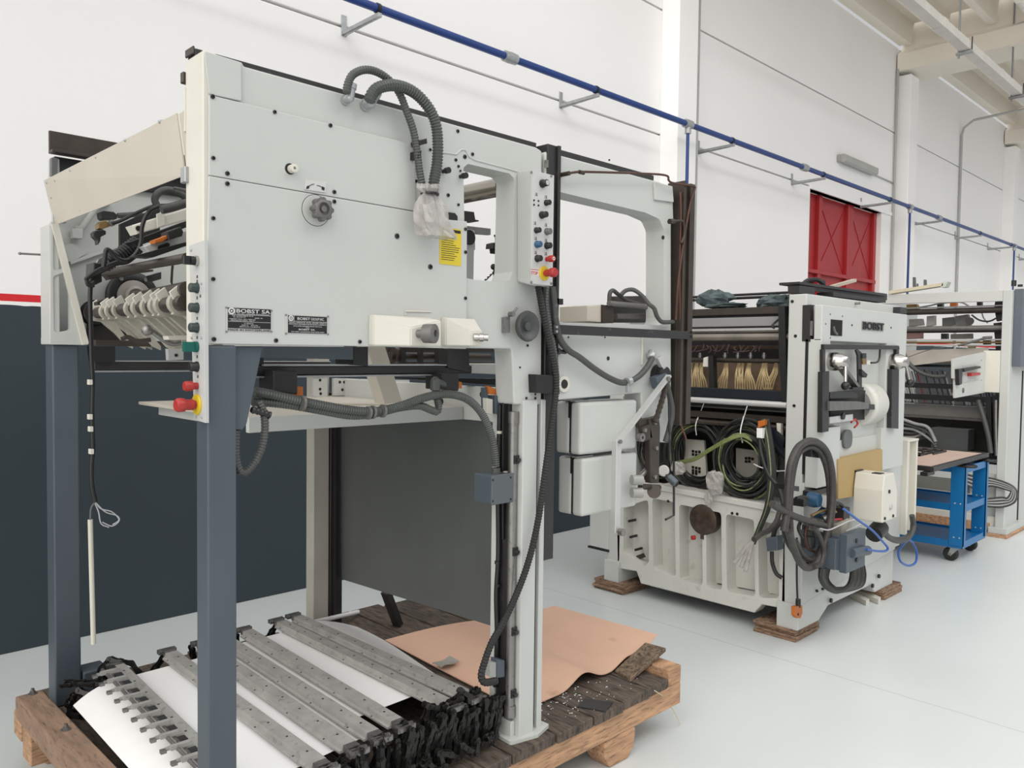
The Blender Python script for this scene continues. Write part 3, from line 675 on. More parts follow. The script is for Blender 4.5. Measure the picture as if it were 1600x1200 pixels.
rows_of(pl, x, z, w, h, Y - .0002, [('BOBST SA', .215, .775, .725, .155, TXTW, .012), ('CH-1001 LAUSANNE SWITZERLAND', .23, .705, .69, .045, TXTW, 0),
 ('TYPE  AUTOPLATINE SP 102 CE', .12, .625, .45, .04, TXTW, 0), ('No  0573 021 12', .15, .57, .25, .04, TXTW, 0), ('ANNEE  198', .6, .555, .17, .04, TXTW, 0), ('FORMAT MAX. 720 x 1020 mm', .07, .49, .55, .04, TXTW, 0), ('PRESSION MAX. 250 T', .1, .43, .5, .04, TXTW, 0), ('LE TIRAGE No', .38, .32, .2, .04, TXTW, 0), ('220 V   50 Hz', .32, .25, .35, .04, TXTW, 0), ('SERVICE CLIENTS', .28, .18, .44, .04, TXTW, 0), ('MADE IN SWITZERLAND', .04, .025, .92, .085, TXTK, 0)])
pl, x, z, w, h, Y = plate(0, 446, 491, 513.5, 523, 0, 0)
field(pl, x, z, w, h, Y, .05, .95, .04, .95)
field(pl, x, z, w, h, Y - .0004, .05, .95, .655, .67, TXTW, 'rule'); field(pl, x, z, w, h, Y - .0004, .18, .187, .68, .95, TXTW, 'rule')
b = MB(); c = (x + .115 * w, Y - .0004, z + .81 * h); b.lathe(c, (0, -1, 0), [(.0042, 0), (.0074, 0), (.0074, .0006), (.0042, .0006)], 24, cap=False); b.lathe(c, (0, -1, 0), [(.0025, .0), (.0025, .0006)], 12); b.build('round_emblem', TXTW, pl)
rows_of(pl, x, z, w, h, Y - .0002, [('BOBST', .26, .735, .29, .14, TXTW, .008), ('GROUP INC.', .57, .735, .31, .14, TXTW, 0), ('SALES SERVICE AND SPARE PARTS', .07, .57, .86, .06, TXTW, 0), ('EXCLUSIVE DISTRIBUTOR IN NORTH AMERICA', .07, .48, .86, .06, TXTW, 0), ('EXCLUSIVE DISTRIBUTOR IN THE U.S.A.', .17, .38, .66, .055, TXTW, 0), ('FOR', .45, .30, .08, .05, TXTW, 0), ('BOBST SA', .29, .19, .37, .085, TXTW, .01), ('CH-1001 LAUSANNE SWITZERLAND', .12, .08, .76, .055, TXTW, 0)])
for u, v in ((354, 480.5), (424, 485.5), (424, 518), (354, 518), (447, 492), (512.5, 494.5), (512.5, 522), (447, 521)):
    q = ay(u, v, YF - .0015); b = MB(); b.lathe(q, (0, -1, 0), [(.0028, -.001), (.0028, .0012), (.0015, .002)], 8); b.build('plate_rivet', STEEL, m1)
# --- yellow instruction sign
A = ay(687, 354, YF); B = ay(720, 416, YF)
b = MB(); b.box(A.x, B.x, YF - .0014, YF, B.z, A.z, 0); ys = b.build('instruction_sign', SIGNY, m1)
field(ys, A.x, B.z, B.x - A.x, A.z - B.z, YF - .0014, .06, .96, .885, .965, PAPLT, 'header_band')
rw = random.Random(4)
for k in range(13):
    zz = .82 - k * .058
    field(ys, A.x, B.z, B.x - A.x, A.z - B.z, YF - .0014, .07, rw.uniform(.6, .95), zz, zz + .016, TXTK, 'print_line')
# --- control strip on the left end
XS = .816
b = MB(); b.pxx([(295, 384), (319, 375), (320.5, 661), (303, 656)], XS, .826, bev=.001); cs = b.build('control_strip', mat('panel_grey', (.62, .63, .62), .4), m1)
def btn(par, p, d, kind, m, r=.0125):
    p = Vector(p); d = Vector(d)
    if kind == 'push':
        b = MB(); b.lathe(p, d, [(r * 1.15, 0), (r * 1.15, .004), (r, .006), (r, .018), (r * .8, .02)], 18); return b.build('push_button', m, par)
    if kind == 'rotary':
        b = MB(); b.lathe(p, d, [(r * 1.2, 0), (r * 1.2, .008)], 18); o = b.build('selector_base', CHROME, par)
        b = MB(); b.lathe(p + d * .006, d, [(r * .95, 0), (r * .9, .012)], 16); b.obox(p + d * .022, d * .012, Vector((0, 0, 1)) * r * .95, d.cross(Vector((0, 0, 1))) * r * .4); return b.build('selector_switch', BLACK, par)
    if kind == 'knob':
        b = MB(); b.lathe(p, d, [(r, 0), (r, .006), (r * .85, .007), (r * .8, .024), (r * .7, .025)], 20); return b.build('rotary_knob', m, par)
    if kind == 'mush':
        b = MB(); b.lathe(p, d, [(r * .75, 0), (r * .75, .012), (r * 1.05, .013), (r * 1.1, .028), (r * .9, .033)], 20); return b.build('red_button', m, par)
    if kind == 'estop':
        b = MB(); b.lathe(p, d, [(r * 2.1, 0), (r * 2.1, .003), (r * 1.9, .005)], 26); b.build('emergency_collar', YEL, par)
        b = MB(); b.lathe(p, d, [(r * .8, .004), (r * .8, .01), (r * 1.1, .012), (r * 1.05, .03), (r * 1.35, .034), (r * 1.4, .048), (r * 1.1, .054)], 24); return b.build('emergency_button', m, par)
for v, kind, m, r in ((408, 'rotary', BLACK, .011), (450, 'push', DGREEN, .0115), (481, 'push', DGREEN, .0115), (512, 'push', DGREEN, .0115), (573, 'push', BLACK, .0115), (603, 'mush', RED, .0115), (632, 'estop', RED, .0125)):
    btn(cs, axx(308.5, v, XS), (-1, 0, 0), kind, m, r)
p = axx(308, 542, XS); b = MB(); b.lathe(p, (-1, 0, 0), [(.0135, 0), (.0135, .008)], 16); b.obox(p + Vector((-.02, 0, 0)), (.013, 0, 0), (0, .009, 0), (0, 0, .012)); b.build('green_button', GREEN, cs)
for u, v in ((308, 432), (308, 439), (308, 465), (313, 462), (308, 497), (308, 527), (308, 557), (309, 588)):
    q = axx(u, v, XS - .0003); b = MB()
    for k in range(3): b.box(XS - .0004, XS, q.y - .004 + k * .003, q.y - .0025 + k * .003, q.z - .0035, q.z + .003, 0)
    b.box(XS - .0005, XS, q.y - .005, q.y + .005, q.z - .004, q.z - .0033, 0); b.build('symbol_print', TXTK, cs)
for u, v in ((299, 391), (315, 443), (315, 528), (300, 528), (307, 652), (316, 652)):
    q = axx(u, v, XS); b = MB(); b.lathe(q, (-1, 0, 0), [(.0035, 0), (.0035, .0015), (.002, .003)], 8); b.build('panel_screw', GALV, cs)
# --- control box beside the window
f4 = [ay(828, 445, 1.86), ay(863.5, 447, 1.86), ay(863.5, 273, 1.86), ay(828.5, 266, 1.86)]
k4 = [ay(808, 440, 1.94), Vector((f4[1].x + .01, 1.94, f4[1].z)), Vector((f4[2].x + .01, 1.94, f4[2].z)), ay(808, 270, 1.94)]
b = MB(); b.hexa(f4 + k4); bmesh.ops.recalc_face_normals(b.bm, faces=b.bm.faces); bmesh.ops.bevel(b.bm, geom=list(b.bm.edges), offset=.003, segments=2, affect='EDGES'); cb = b.build('control_box', WHITE, m1)
b = MB(); b.box(f4[0].x + .004, f4[1].x - .003, 1.8575, 1.861, f4[0].z + .004, f4[2].z - .002, .0005); b.build('panel_face', mat('panel_light', (.69, .69, .69), .4), cb)
YB = 1.8575
for u, v, kind, m, r in ((847, 287, 'knob', BLACK, .014), (853, 317, 'push', BLACK, .009), (846, 336, 'knob', BLACK, .0125), (837.5, 360, 'push', BLACK, .009), (854, 362, 'push', GREYM, .0105), (838.5, 382, 'push', BLUEB, .0105), (854, 384, 'push', BLACK, .0105), (839, 404, 'push', BLACK, .0105), (854, 405, 'mush', RED, .0105), (850, 427, 'estop', RED, .0115)):
    q = ay(u, v, YB); btn(cb, q, (0, -1, 0), kind, m, r)
q = ay(847, 287, YB); b = MB(); b.lathe((q.x, YB - .024, q.z), (0, -1, 0), [(.008, 0), (.008, .002)], 16); b.build('knob_cap', ALU, cb)
q = ay(854, 405, YB); b = MB(); b.lathe((q.x, YB - .0325, q.z), (0, -1, 0), [(.003, 0), (.006, 0), (.006, .0012), (.003, .0012)], 16, cap=False); b.build('ring_print', TXTW, cb)
for u, v in ((834, 313), (841, 314), (834, 320), (841, 321)):
    q = ay(u, v, YB); b = MB(); b.lathe(q, (0, -1, 0), [(.0032, 0), (.003, .003)], 10); b.build('indicator_lamp', BLACK, cb)
for u, v in ((838, 303), (853, 307), (836, 348), (853, 351), (837, 372), (853, 375), (837, 394), (853, 396)):
    q = ay(u, v, YB - .0003); b = MB()
    b.box(q.x - .007, q.x + .007, YB - .0005, YB, q.z - .006, q.z - .0052, 0); b.box(q.x - .004, q.x - .0025, YB - .0005, YB, q.z - .0055, q.z + .004, 0); b.box(q.x + .001, q.x + .004, YB - .0005, YB, q.z - .0055, q.z + .004, 0)
    b.build('symbol_print', TXTK, cb)
q0, q1 = ay(829, 430, YB), ay(842, 421, YB); b = MB(); b.box(q0.x, q1.x, YB - .0005, YB, q0.z, q1.z, 0); sl = b.build('stop_label', mat('label_white', (.8, .78, .76), .5), cb)
text('lettering', 'STOP', (q0.x + .002, YB - .0006, q0.z + .003), (1, 0, 0), (0, 0, 1), (q1.z - q0.z) * .5, TXTR, sl, width=(q1.x - q0.x) * .8, bold=.01)
b = MB(); b.box(q0.x + .001, q1.x - .001, YB - .0009, YB - .0004, q1.z - .0035, q1.z - .0015, 0); b.build('red_rule', TXTR, sl)
for u, v in ((830, 269), (861, 275), (830, 441), (861, 443)):
    q = ay(u, v, YB); b = MB(); b.lathe(q, (0, -1, 0), [(.0045, 0), (.0045, .002), (.003, .0035)], 10); b.build('panel_screw', STEEL, cb)
# --- black uprights and tie bar
b = MB(); b.box(2.045, 2.104, 1.935, 1.995, .862, 2.335, .002); b.box(2.09, 2.104, 1.925, 1.935, 1.5, 2.335, .001); b.build('middle_upright', BLKM, m1)
b = MB(); b.py([(852, 250), (857, 250), (857, 262), (852, 262)], 1.93, 1.935); b.build('worn_label', STEEL, m1)
b = MB(); b.py([(838, 585), (873, 587), (875, 616), (839, 614)], 1.90, 1.94, bev=.002); b.build('guide_shoe', BLACK, m1)
b = MB(); b.box(2.845, 2.93, 1.93, 1.99, 1.306, 2.33, .002); b.box(2.845, 2.86, 1.905, 1.93, 1.306, 2.33, .001); b.box(2.91, 2.945, 1.918, 1.93, 1.306, 2.33, .001); b.build('end_upright', BRNM, m1)
b = MB(); q0, q1 = ay(866, 507, 1.895), ay(1083, 515, 1.895); zb = ay(866, 522, 1.895).z; b.box(q0.x, q1.x, 1.895, 1.905, zb, q0.z, .001); b.build('tie_bar', BLKM, m1)
for u, v in ((869, 511), (869, 518), (1080, 519), (1080, 526)):
    q = ay(u, v, 1.895); b = MB(); b.cyl(q, q + Vector((0, -.005, 0)), .005, n=10); b.build('tie_bolt', GALV if u < 900 else BLACK, m1)
b = MB(); b.py([(869, 453), (873, 454), (873, 478), (869, 480)], 1.93, 1.95); b.py([(869, 466), (880, 467), (880, 476), (869, 475)], 1.925, 1.95); b.build('side_bracket', BLACK, m1)
b = MB(); q = ay(868, 549, YC); b.cyl((q.x, 1.925, q.z), ay(884, 550, 1.92), .008, n=10); b.cyl(ay(869, 549, 1.92), ay(873, 549, 1.92), .013, n=10); b.build('grease_fitting', BLKM, m1)
b = MB(); q0 = ay(1002, 523, YC); zb = ay(1002, 570, YC).z; b.box(q0.x, q0.x + .007, YC - .006, YC, zb, q0.z, .001); b.build('cast_strip', IVORY, m1)

# --- what shows through the first window
q = ay(783, 292, 2.09); b = MB(); b.cyl((q.x, 2.06, q.z), (q.x, 3.38, q.z), .033, n=22); b.build('cross_tube', mat('worn_tube', (.5, .46, .4), .25, metal=.8, var=.12), m1)
b = MB(); b.cyl((q.x, 2.055, q.z), (q.x, 2.075, q.z), .042, n=20); b.build('tube_flange', BLACK, m1)
ybw = lambda px, y0, y1, n, m: (lambda b: (b.py(px, y0, y1, bev=.002), b.build(n, m, m1)))(MB())
ybw([(715, 328), (741, 331), (743, 343), (749, 344), (748, 346), (715, 343)], 2.3, 2.36, 'window_bracket', BLKM)
ybw([(715, 351), (767, 357), (767, 367), (715, 363)], 2.28, 2.30, 'flat_bar', STEEL)
ybw([(722, 356), (742, 360), (743, 390), (741, 391), (740, 437), (722, 436)], 2.25, 2.30, 'inner_column', WHITE)
q = ay(733, 371, 2.249); b = MB(); b.lathe(q, (0, -1, 0), [(.028, 0), (.028, .004)], 20); b.build('column_bore', BLACK, m1)
ybw([(771, 380), (778, 378), (786, 378), (786, 396), (777, 395), (776, 388), (770, 388)], 2.12, 2.16, 'clamp_block', BLACK)
b = MB(); b.cyl(ay(775, 381, 2.13), ay(775, 368, 2.13), .004, n=8); b.cyl(ay(775, 370, 2.13), ay(775, 367, 2.13), .008, n=8); b.build('clamp_screw', BLACK, m1)
b = MB(); b.cyl(ay(774, 439, 2.13), ay(774, 414, 2.13), .0085, n=10); b.ball(ay(771, 417, 2.12), .011, 10); b.build('cord_post', BLACK, m1)
b = MB(); P = []
for k in range(70):
    t = k / 69; c = ay(758 + 28 * t, 438 - 27 * t, 2.14); a = t * 6.28 * 7; P.append(c + Vector((.004 * math.cos(a), .004 * math.sin(a), .004 * math.cos(a))))
b.tube(P, .0022, 5, smooth=False); b.build('coiled_cord', BLACK, m1)
q = ay(784, 319, 2.1); b = MB(); b.lathe(q, (0, -1, 0), [(.014, 0), (.014, .02)], 14); b.build('knob_end', BLACK, m1)
# ================================================================== INSIDE THE OPEN END OF THE DELIVERY FRAME
def Ymid(pts, Y): return [ay(p[0], p[1], p[2] if len(p) > 2 else Y) for p in pts]
b = MB(); sx, sz = .845, 1.72
sh0, sh1 = ay(150, 489, 3.25), ay(290, 473, 2.06)
b.cyl(sh0, sh1, .021, n=14); b.build('gripper_finger_shaft', BRNM, m1)
b = MB(); b.lathe(sh0, sh1 - sh0, [(.05, -.04), (.05, -.02), (.043, -.015), (.043, .02), (.036, .02)], 20); b.build('shaft_hub', BLACK, m1)
b = MB(); b.cyl(ay(160, 427, 3.25), ay(292, 403, 2.06), .013, n=12); b.build('cross_rod', BRNM, m1)
b = MB(); b.cyl(ay(213, 464, 3.3), ay(292, 451, 2.06), .019, n=12); b.build('drive_shaft', BRNM, m1)
FM = mat('aged_finger_paint', (.5, .47, .4), .5, var=.08, scale=25)
for k, t in enumerate((.02, .19, .27, .37, .52, .60, .70, .78, .83, .95)):
    c = sh0.lerp(sh1, t)
    b = MB(); w = .011
    b.lathe(c + Vector((0, w, 0)), (0, -1, 0), [(.03, 0), (.03, 2 * w)], 18)
    prof = [(-.02, -.03), (.012, -.034), (.06, -.075), (.10, -.12), (.125, -.132), (.125, -.118), (.10, -.09), (.06, -.03), (.02, .02), (0, .03)]
    b.prism('y', [(c.x + p[0], c.z + p[1]) for p in prof], c.y - w * .7, c.y + w * .7, bev=.002)
    o = b.build('gripper_finger', FM, m1)
    b = MB(); b.obox(c + Vector((-.012, -w * 1.1, .026)), (.012, 0, .01), (0, .006, 0), (-.006, 0, .012)); b.build('finger_clamp', IVORY, o)
b = MB(); c = ay(210, 463, 3.34); b.lathe((c.x, 3.38, c.z), (0, -1, 0), [(.098, 0), (.098, .03), (.09, .035), (.068, .035), (.066, .02)], 36); cw = b.build('cam_ring', BLACK, m1)
b = MB(); b.lathe((c.x, 3.37, c.z), (0, -1, 0), [(.066, 0), (.064, .03), (.04, .034), (.04, .05), (.03, .055), (.022, .045)], 30); b.build('cam_disc', mat('disc_grey', (.38, .35, .32), .4, metal=.3), m1)
for a in (2.2, 1.0, 3.5, .1):
    b = MB(); q = Vector((c.x + .082 * math.cos(a), 3.346, c.z + .082 * math.sin(a))); b.cyl(q, q + Vector((0, -.008, 0)), .008, n=10); b.build('ring_bolt', STEEL, cw)
b = MB(); q = Vector((c.x - .022, 3.345, c.z + .04)); b.cyl(q, q + Vector((0, -.006, 0)), .012, n=12); b.build('disc_hole', BLACK, m1)
# sensors, channels and connector plates
b = MB(); b.py([(158, 331), (162, 329), (178, 331), (184, 336), (183, 342), (163, 343), (159, 340)], 3.0, 3.05, bev=.002); b.build('solenoid_plug', BLKM, m1)
b = MB(); b.py([(154, 350), (158, 346), (165, 344), (171, 348), (172, 354), (160, 358), (154, 357)], 3.0, 3.04, bev=.002); b.build('brass_valve', BRASS, m1)
b = MB(); q = ay(174, 349, 3.0); b.lathe(q, (0, -1, 0), [(.011, 0), (.011, .012), (.006, .013)], 14); b.build('valve_tip', STEEL, m1)
b = MB(); b.py([(146, 364), (150, 360), (160, 358), (166, 361), (166, 366), (158, 370), (157, 377), (154, 382), (153, 375), (147, 369)], 3.0, 3.04, bev=.003); b.build('inductive_sensor', BLACK, m1)
b = MB(); b.py([(188, 350), (250, 322), (250, 375), (188, 388)], 3.1, 3.12); b.build('dark_back_plate', BLACK, m1)
b = MB(); q = [(206, 352), (292, 325), (292, 344), (214, 366)]; b.py(q, 2.5, 2.56, bev=.004); ch = b.build('cream_channel', IVORY, m1)
for u, v in ((216, 357), ): p = ay(u, v, 2.5); b = MB(); b.cyl(p, p + Vector((0, -.004, 0)), .008, n=10); b.build('channel_screw', BLACK, ch)
b = MB(); b.py([(245, 334), (258, 330), (258, 352), (246, 356)], 2.492, 2.5, bev=.002); b.build('channel_joint', IVORY, ch)
b = MB(); b.py([(224, 385), (294, 358), (294, 380), (236, 397)], 2.4, 2.44, bev=.003); cp = b.build('connector_plate', ALU, m1)
b = MB(); b.py([(248, 384), (262, 379), (266, 382), (262, 388), (252, 392), (247, 389)], 2.395, 2.4); b.build('plate_slot', BLACK, cp)
b = MB(); b.py([(241, 375), (258, 369), (262, 366), (262, 373), (254, 378), (243, 380)], 2.36, 2.40, bev=.002); b.build('cable_socket', ORANGE, m1)
b = MB(); b.py([(261, 362), (283, 354), (287, 362), (285, 369), (264, 375)], 2.35, 2.40, bev=.003); b.build('black_plug', BLKM, m1)
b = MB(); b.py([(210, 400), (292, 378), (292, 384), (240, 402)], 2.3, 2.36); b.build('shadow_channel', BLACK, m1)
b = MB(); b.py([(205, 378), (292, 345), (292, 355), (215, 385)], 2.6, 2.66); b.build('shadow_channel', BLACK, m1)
b = MB(); b.py([(165, 428), (215, 420), (240, 421), (240, 424), (222, 426), (172, 437)], 3.15, 3.2, bev=.003); b.build('cam_lever', BRNM, m1)
b = MB(); b.py([(236, 430), (252, 425), (252, 436), (238, 440)], 3.2, 3.25); b.build('latch_block', BLKM, m1)
b = MB(); b.tube(Ymid([(270, 413), (269, 422), (268, 440), (269, 445), (281, 446), (282, 450)], 3.3), .005, 6, smooth=False); b.build('thin_pipe', BLKM, m1)
# damper and cables
b = MB(); b.tube(Ymid([(162, 415), (190, 397), (216, 378)], 2.75), .022, 16, corr=.005); b.build('bellows_damper', BLACK, m1)
b = MB(); q = ay(160, 413, 2.72); b.lathe(q, (0, -1, 0), [(.008, 0), (.019, 0), (.019, .012), (.008, .012)], 18, cap=False); b.lathe(q, (0, -1, 0), [(.007, -.004), (.007, .008)], 10); b.build('rod_eye', CHROME, m1)
b = MB(); b.py([(147, 410), (158, 411), (160, 440), (150, 445), (146, 430)], 2.7, 2.78, bev=.003); b.build('damper_bracket', BLACK, m1)
def cable(name, pts, Y, r, m, par=None, corr=0):
    b = MB(); b.tube(Ymid(pts, Y), r, 10 if corr else 8, corr=corr); return b.build(name, m, par if par is not None else m1)
cable('black_cable', [(250, 322), (236, 328), (228, 338), (222, 355), (220, 380), (212, 397), (198, 407), (182, 403), (172, 392), (166, 391), (164, 405), (162, 418)], 2.45, .0065, BLACK)
cable('black_cable', [(292, 312), (265, 320), (240, 322), (215, 332), (188, 345), (175, 349)], 2.6, .0055, BLACK)
cable('grey_cable', [(184, 337), (200, 336), (222, 334)], 2.95, .0095, GHOSE)
cable('grey_hose', [(292, 317), (270, 324), (252, 328)], 2.4, .0125, GHOSE)
cable('grey_hose', [(246, 322), (242, 312), (247, 302), (260, 297), (276, 300), (293, 310)], 2.6, .0115, GHOSE)
for k, d in enumerate((0, 3, 6)):
    cable('black_cable', [(222 - d, 392 + d), (205 - d, 404 + d), (180, 410 + d * .6), (160, 418 + d), (146 - d * .7, 426 + d), (136 - d * .3, 436), (138 + d, 446), (147, 440 + d)], 2.68, .0052, BLACK)
cable('black_cable', [(152, 424), (144, 432), (141, 455), (141, 480), (142, 520), (143, 560), (145, 600), (144, 650), (145, 700), (143, 730), (144, 760), (149, 784)], 2.7, .0068, BLACK)
for k, (u, v) in enumerate(((139, 597), (139, 651), (140, 670), (141, 705))):
    q = ay(u + 2, v, 2.7); b = MB(); b.box(q.x - .008, q.x + .003, 2.685, 2.705, q.z - .008, q.z + .008, .001); b.build('cable_clip', IVORY, m1)
b = MB(); b.py([(152, 472), (168, 466), (170, 474), (153, 477)], 3.1, 3.14); b.build('small_bracket', BLKM, m1)
b = MB(); b.cyl(ay(30, 396, 3.41), ay(66, 398, 3.41), .004, n=8); b.ball(ay(31, 396, 3.41), .006, 8); b.build('stop_pin', STEEL, m1)
b = MB(); b.cyl(ay(273, 294, 2.3), ay(317, 303, 1.99), .0045, n=8); b.build('stop_pin', BLKM, m1)
b = MB(); b.tube(Ymid([(229, 515), (240, 519), (255, 530), (270, 537), (282, 535)], 2.35), .008, 8); b.ball(ay(230, 516, 2.35), .016, 10); b.build('release_lever', STEEL, m1)
b = MB(); b.py([(262, 525), (292, 524), (292, 531), (264, 531)], 2.3, 2.34, bev=.001); b.build('release_bracket', IVORY, m1)
b = MB(); b.py([(262, 545), (287, 545), (287, 562), (263, 563)], 2.5, 2.52, bev=.001); o = b.build('perforated_block', ALU, m1)
b = MB(); q = ay(275, 555, 2.5); b.cyl(q, q + Vector((0, -.003, 0)), .005, n=8); b.build('block_hole', BLACK, o)
b = MB(); b.py([(150, 531), (290, 534), (290, 543), (150, 540)], 2.9, 2.95); b.build('lower_bar', BRNM, m1)
b = MB(); b.py([(140, 495), (200, 500), (240, 540), (140, 540)], 3.3, 3.34); b.build('dark_recess', DARKIN, m1)
b = MB(); b.tube(Ymid([(190, 530), (200, 527), (215, 533), (235, 531)], 2.7), .008, 6); b.build('linkage_rod', BRNM, m1)
# hanging wires with a pale rod
wr = thing('hanging_rod', 'thin cream rod hanging on loose wires beside the blue-grey rear post', 'rod', ay(147, 1005, 2.7))
b = MB(); b.cyl(ay(141, 812, 2.7), ay(146, 1006, 2.7), .0075, n=10); b.build('rod', ROD, wr)
b = MB(); b.tube(Ymid([(149, 784), (142, 795), (141, 815)], 2.7), .0025, 5); b.build('wire', GREYM, wr)
for pts in ([(149, 785), (165, 800), (183, 806), (186, 814), (175, 822), (160, 816)], [(149, 785), (158, 795), (175, 800), (186, 812), (176, 820)], [(148, 786), (154, 800), (158, 818), (170, 824)]):
    b = MB(); b.tube(Ymid(pts, 2.7), .002, 5); b.build('wire', mat('pale_wire', (.6, .6, .62), .4), wr)
# ================================================================== HOSES ON THE DELIVERY FRAME
def fit(u, v, d, r=.014):
    q = ay(u, v, YC); b = MB(); b.lathe((q.x, YC, q.z), (0, -1, 0), [(r * 1.3, 0), (r * 1.3, .008), (r, .009), (r, .03)], 14); b.ball((q.x, YC - .03, q.z), r, 12); b.lathe((q.x, YC - .03, q.z), d, [(r, 0), (r, .025), (r * 1.2, .026), (r * 1.2, .04)], 14); b.build('elbow_fitting', GALV, m1)
fit(538, 157, (.15, 0, 1), .011); fit(570, 165, (.5, 0, 1), .014)
cable('corrugated_hose', [(541, 145), (544, 130), (552, 116), (570, 109), (590, 113), (610, 127), (625, 148), (636, 176), (646, 205), (652, 240), (656, 270), (662, 300), (668, 318)], 1.90, .0105, HOSE, corr=.004)
cable('corrugated_hose', [(577, 158), (582, 146), (592, 137), (612, 133), (635, 138), (655, 151), (672, 172), (681, 195), (684, 222), (683, 255), (678, 285), (676, 312)], 1.885, .0155, HOSE, corr=.0045)
b = MB(); b.py([(654, 219), (667, 216), (668, 224), (655, 227)], 1.89, 1.93, bev=.002); b.build('hose_clamp', BLACK, m1)
b = MB(); b.py([(653, 235), (659, 235), (658, 248), (653, 247)], 1.89, 1.93, bev=.002); b.build('hose_clamp', BLACK, m1)
# plastic bag tied over the hose ends
rb = random.Random(3)
b = MB(); rings = []
N = 26
prof = [(672, 289, 15), (672, 296, 16), (672, 303, 11), (671, 309, 14), (672, 320, 19), (673, 335, 22), (676, 350, 24), (682, 362, 24), (686, 371, 25)]
prev = None; cw_ = [rb.random() * 6.28 for _ in range(6)]
for i, (u, v, w) in enumerate(prof):
    c = ay(u, v, 1.875); e = ay(u + w, v + w * .12, 1.875); rx = (e - c).length; ry = min(rx * .6, .038)
    cur = []
    for k in range(N):
        a = 2 * math.pi * k / N
        f = 1 + .16 * math.sin(5 * a + cw_[0] + i * .7) + .1 * math.sin(9 * a + cw_[1] - i) + rb.uniform(-.06, .06)
        cur.append(b.bm.verts.new((c.x + rx * f * math.cos(a), c.y + ry * f * math.sin(a), c.z + (e.z - c.z) * math.cos(a) + rb.uniform(-.003, .003))))
    if prev:
        for k in range(N): b.bm.faces.new((prev[k], prev[(k + 1) % N], cur[(k + 1) % N], cur[k]))
    prev = cur
for k in range(N // 2 - 1): b.bm.faces.new((prev[k], prev[k + 1], prev[N - 2 - k], prev[N - 1 - k]))
bagc = ay(672, 303, 1.875)
bagt = thing('plastic_bag', 'crumpled clear plastic bag tied over two corrugated hose ends', 'bag', ay(686, 372, 1.875))
b.build('film', BAG, bagt)
b = MB(); b.lathe(bagc - Vector((0, 0, .003)), (0, 0, 1), [(.027, 0), (.027, .005)], 18); b.build('cable_tie', BLACK, bagt)
# hoses under the cover
cable('corrugated_hose', [(398, 612), (425, 617), (460, 625), (500, 633), (540, 640), (575, 643), (600, 641), (630, 633), (660, 622), (690, 616), (715, 618), (735, 627), (752, 645), (765, 672), (772, 700), (775, 728)], 1.99, .0125, HOSE, corr=.004)
cable('corrugated_hose', [(394, 628), (420, 629), (455, 633), (500, 641), (545, 649), (575, 648), (600, 643), (625, 637), (655, 634), (672, 640), (683, 643), (685, 632), (681, 618), (680, 606)], 2.0, .0115, HOSE, corr=.004)
b = MB(); q = ay(680, 600, 2.0); b.cyl(q - Vector((0, 0, .02)), q + Vector((0, 0, .008)), .016, n=14); b.ball(q + Vector((0, 0, .008)), .016, 12); b.cyl(q + Vector((0, 0, .008)), ay(692, 602, 2.02), .014, n=12); b.build('elbow_fitting', HOSE, m1)
cable('corrugated_hose', [(405, 627), (412, 645), (414, 670), (410, 697), (400, 720), (388, 735), (378, 738), (371, 728), (368, 705), (369, 672)], 1.955, .0095, GHOSE, corr=.004)
b = MB(); b.tube(Ymid([(393, 640), (405, 643), (414, 646), (422, 649)], 1.95), .009, 8, corr=.006); b.build('coil_spring', BLACK, m1)
for u, v in ((472, 630), (575, 645), (582, 644), (598, 642)):
    q = ay(u, v, 1.985); b = MB(); b.lathe(q - Vector((.004, 0, 0)), (1, 0, -.1), [(.022 if u < 500 else .02, 0), (.022 if u < 500 else .02, .008)], 14); b.build('hose_clip', GREYM, m1)
# junction box with cover screws
b = MB(); q0, q1 = ay(768, 750, 1.955), ay(801, 783, 1.955); b.box(q0.x, q1.x, 1.955, 2.045, q1.z, ay(768, 744, 1.955).z, .004); jb = b.build('junction_box', BGREY, m1)
b = MB(); b.box(q0.x - .002, q1.x + .002, 1.95, 1.957, q1.z - .002, ay(768, 744, 1.955).z + .002, .002); b.build('box_cover', mat('box_cover_grey', (.12, .135, .15), .45), jb)
for u, v in ((770, 750), (798, 746), (798, 780), (770, 783)):
    q = ay(u, v, 1.95); b = MB(); b.cyl(q, q + Vector((0, -.002, 0)), .0035, n=8); b.build('cover_screw', BLACK, jb)
b = MB(); q = ay(775, 737, 1.99); b.lathe(q - Vector((0, 0, .015)), (0, 0, 1), [(.018, 0), (.018, .014), (.015, .015), (.015, .028)], 12); q = ay(790, 738, 1.99); b.build('cable_gland', HOSE, m1)
b = MB(); b.lathe(q - Vector((0, 0, .012)), (0, 0, 1), [(.009, 0), (.009, .016)], 10); b.build('cable_gland', IVORY, m1)
cable('black_cable', [(790, 735), (788, 715), (792, 690), (794, 650)], 2.03, .005, BLACK)
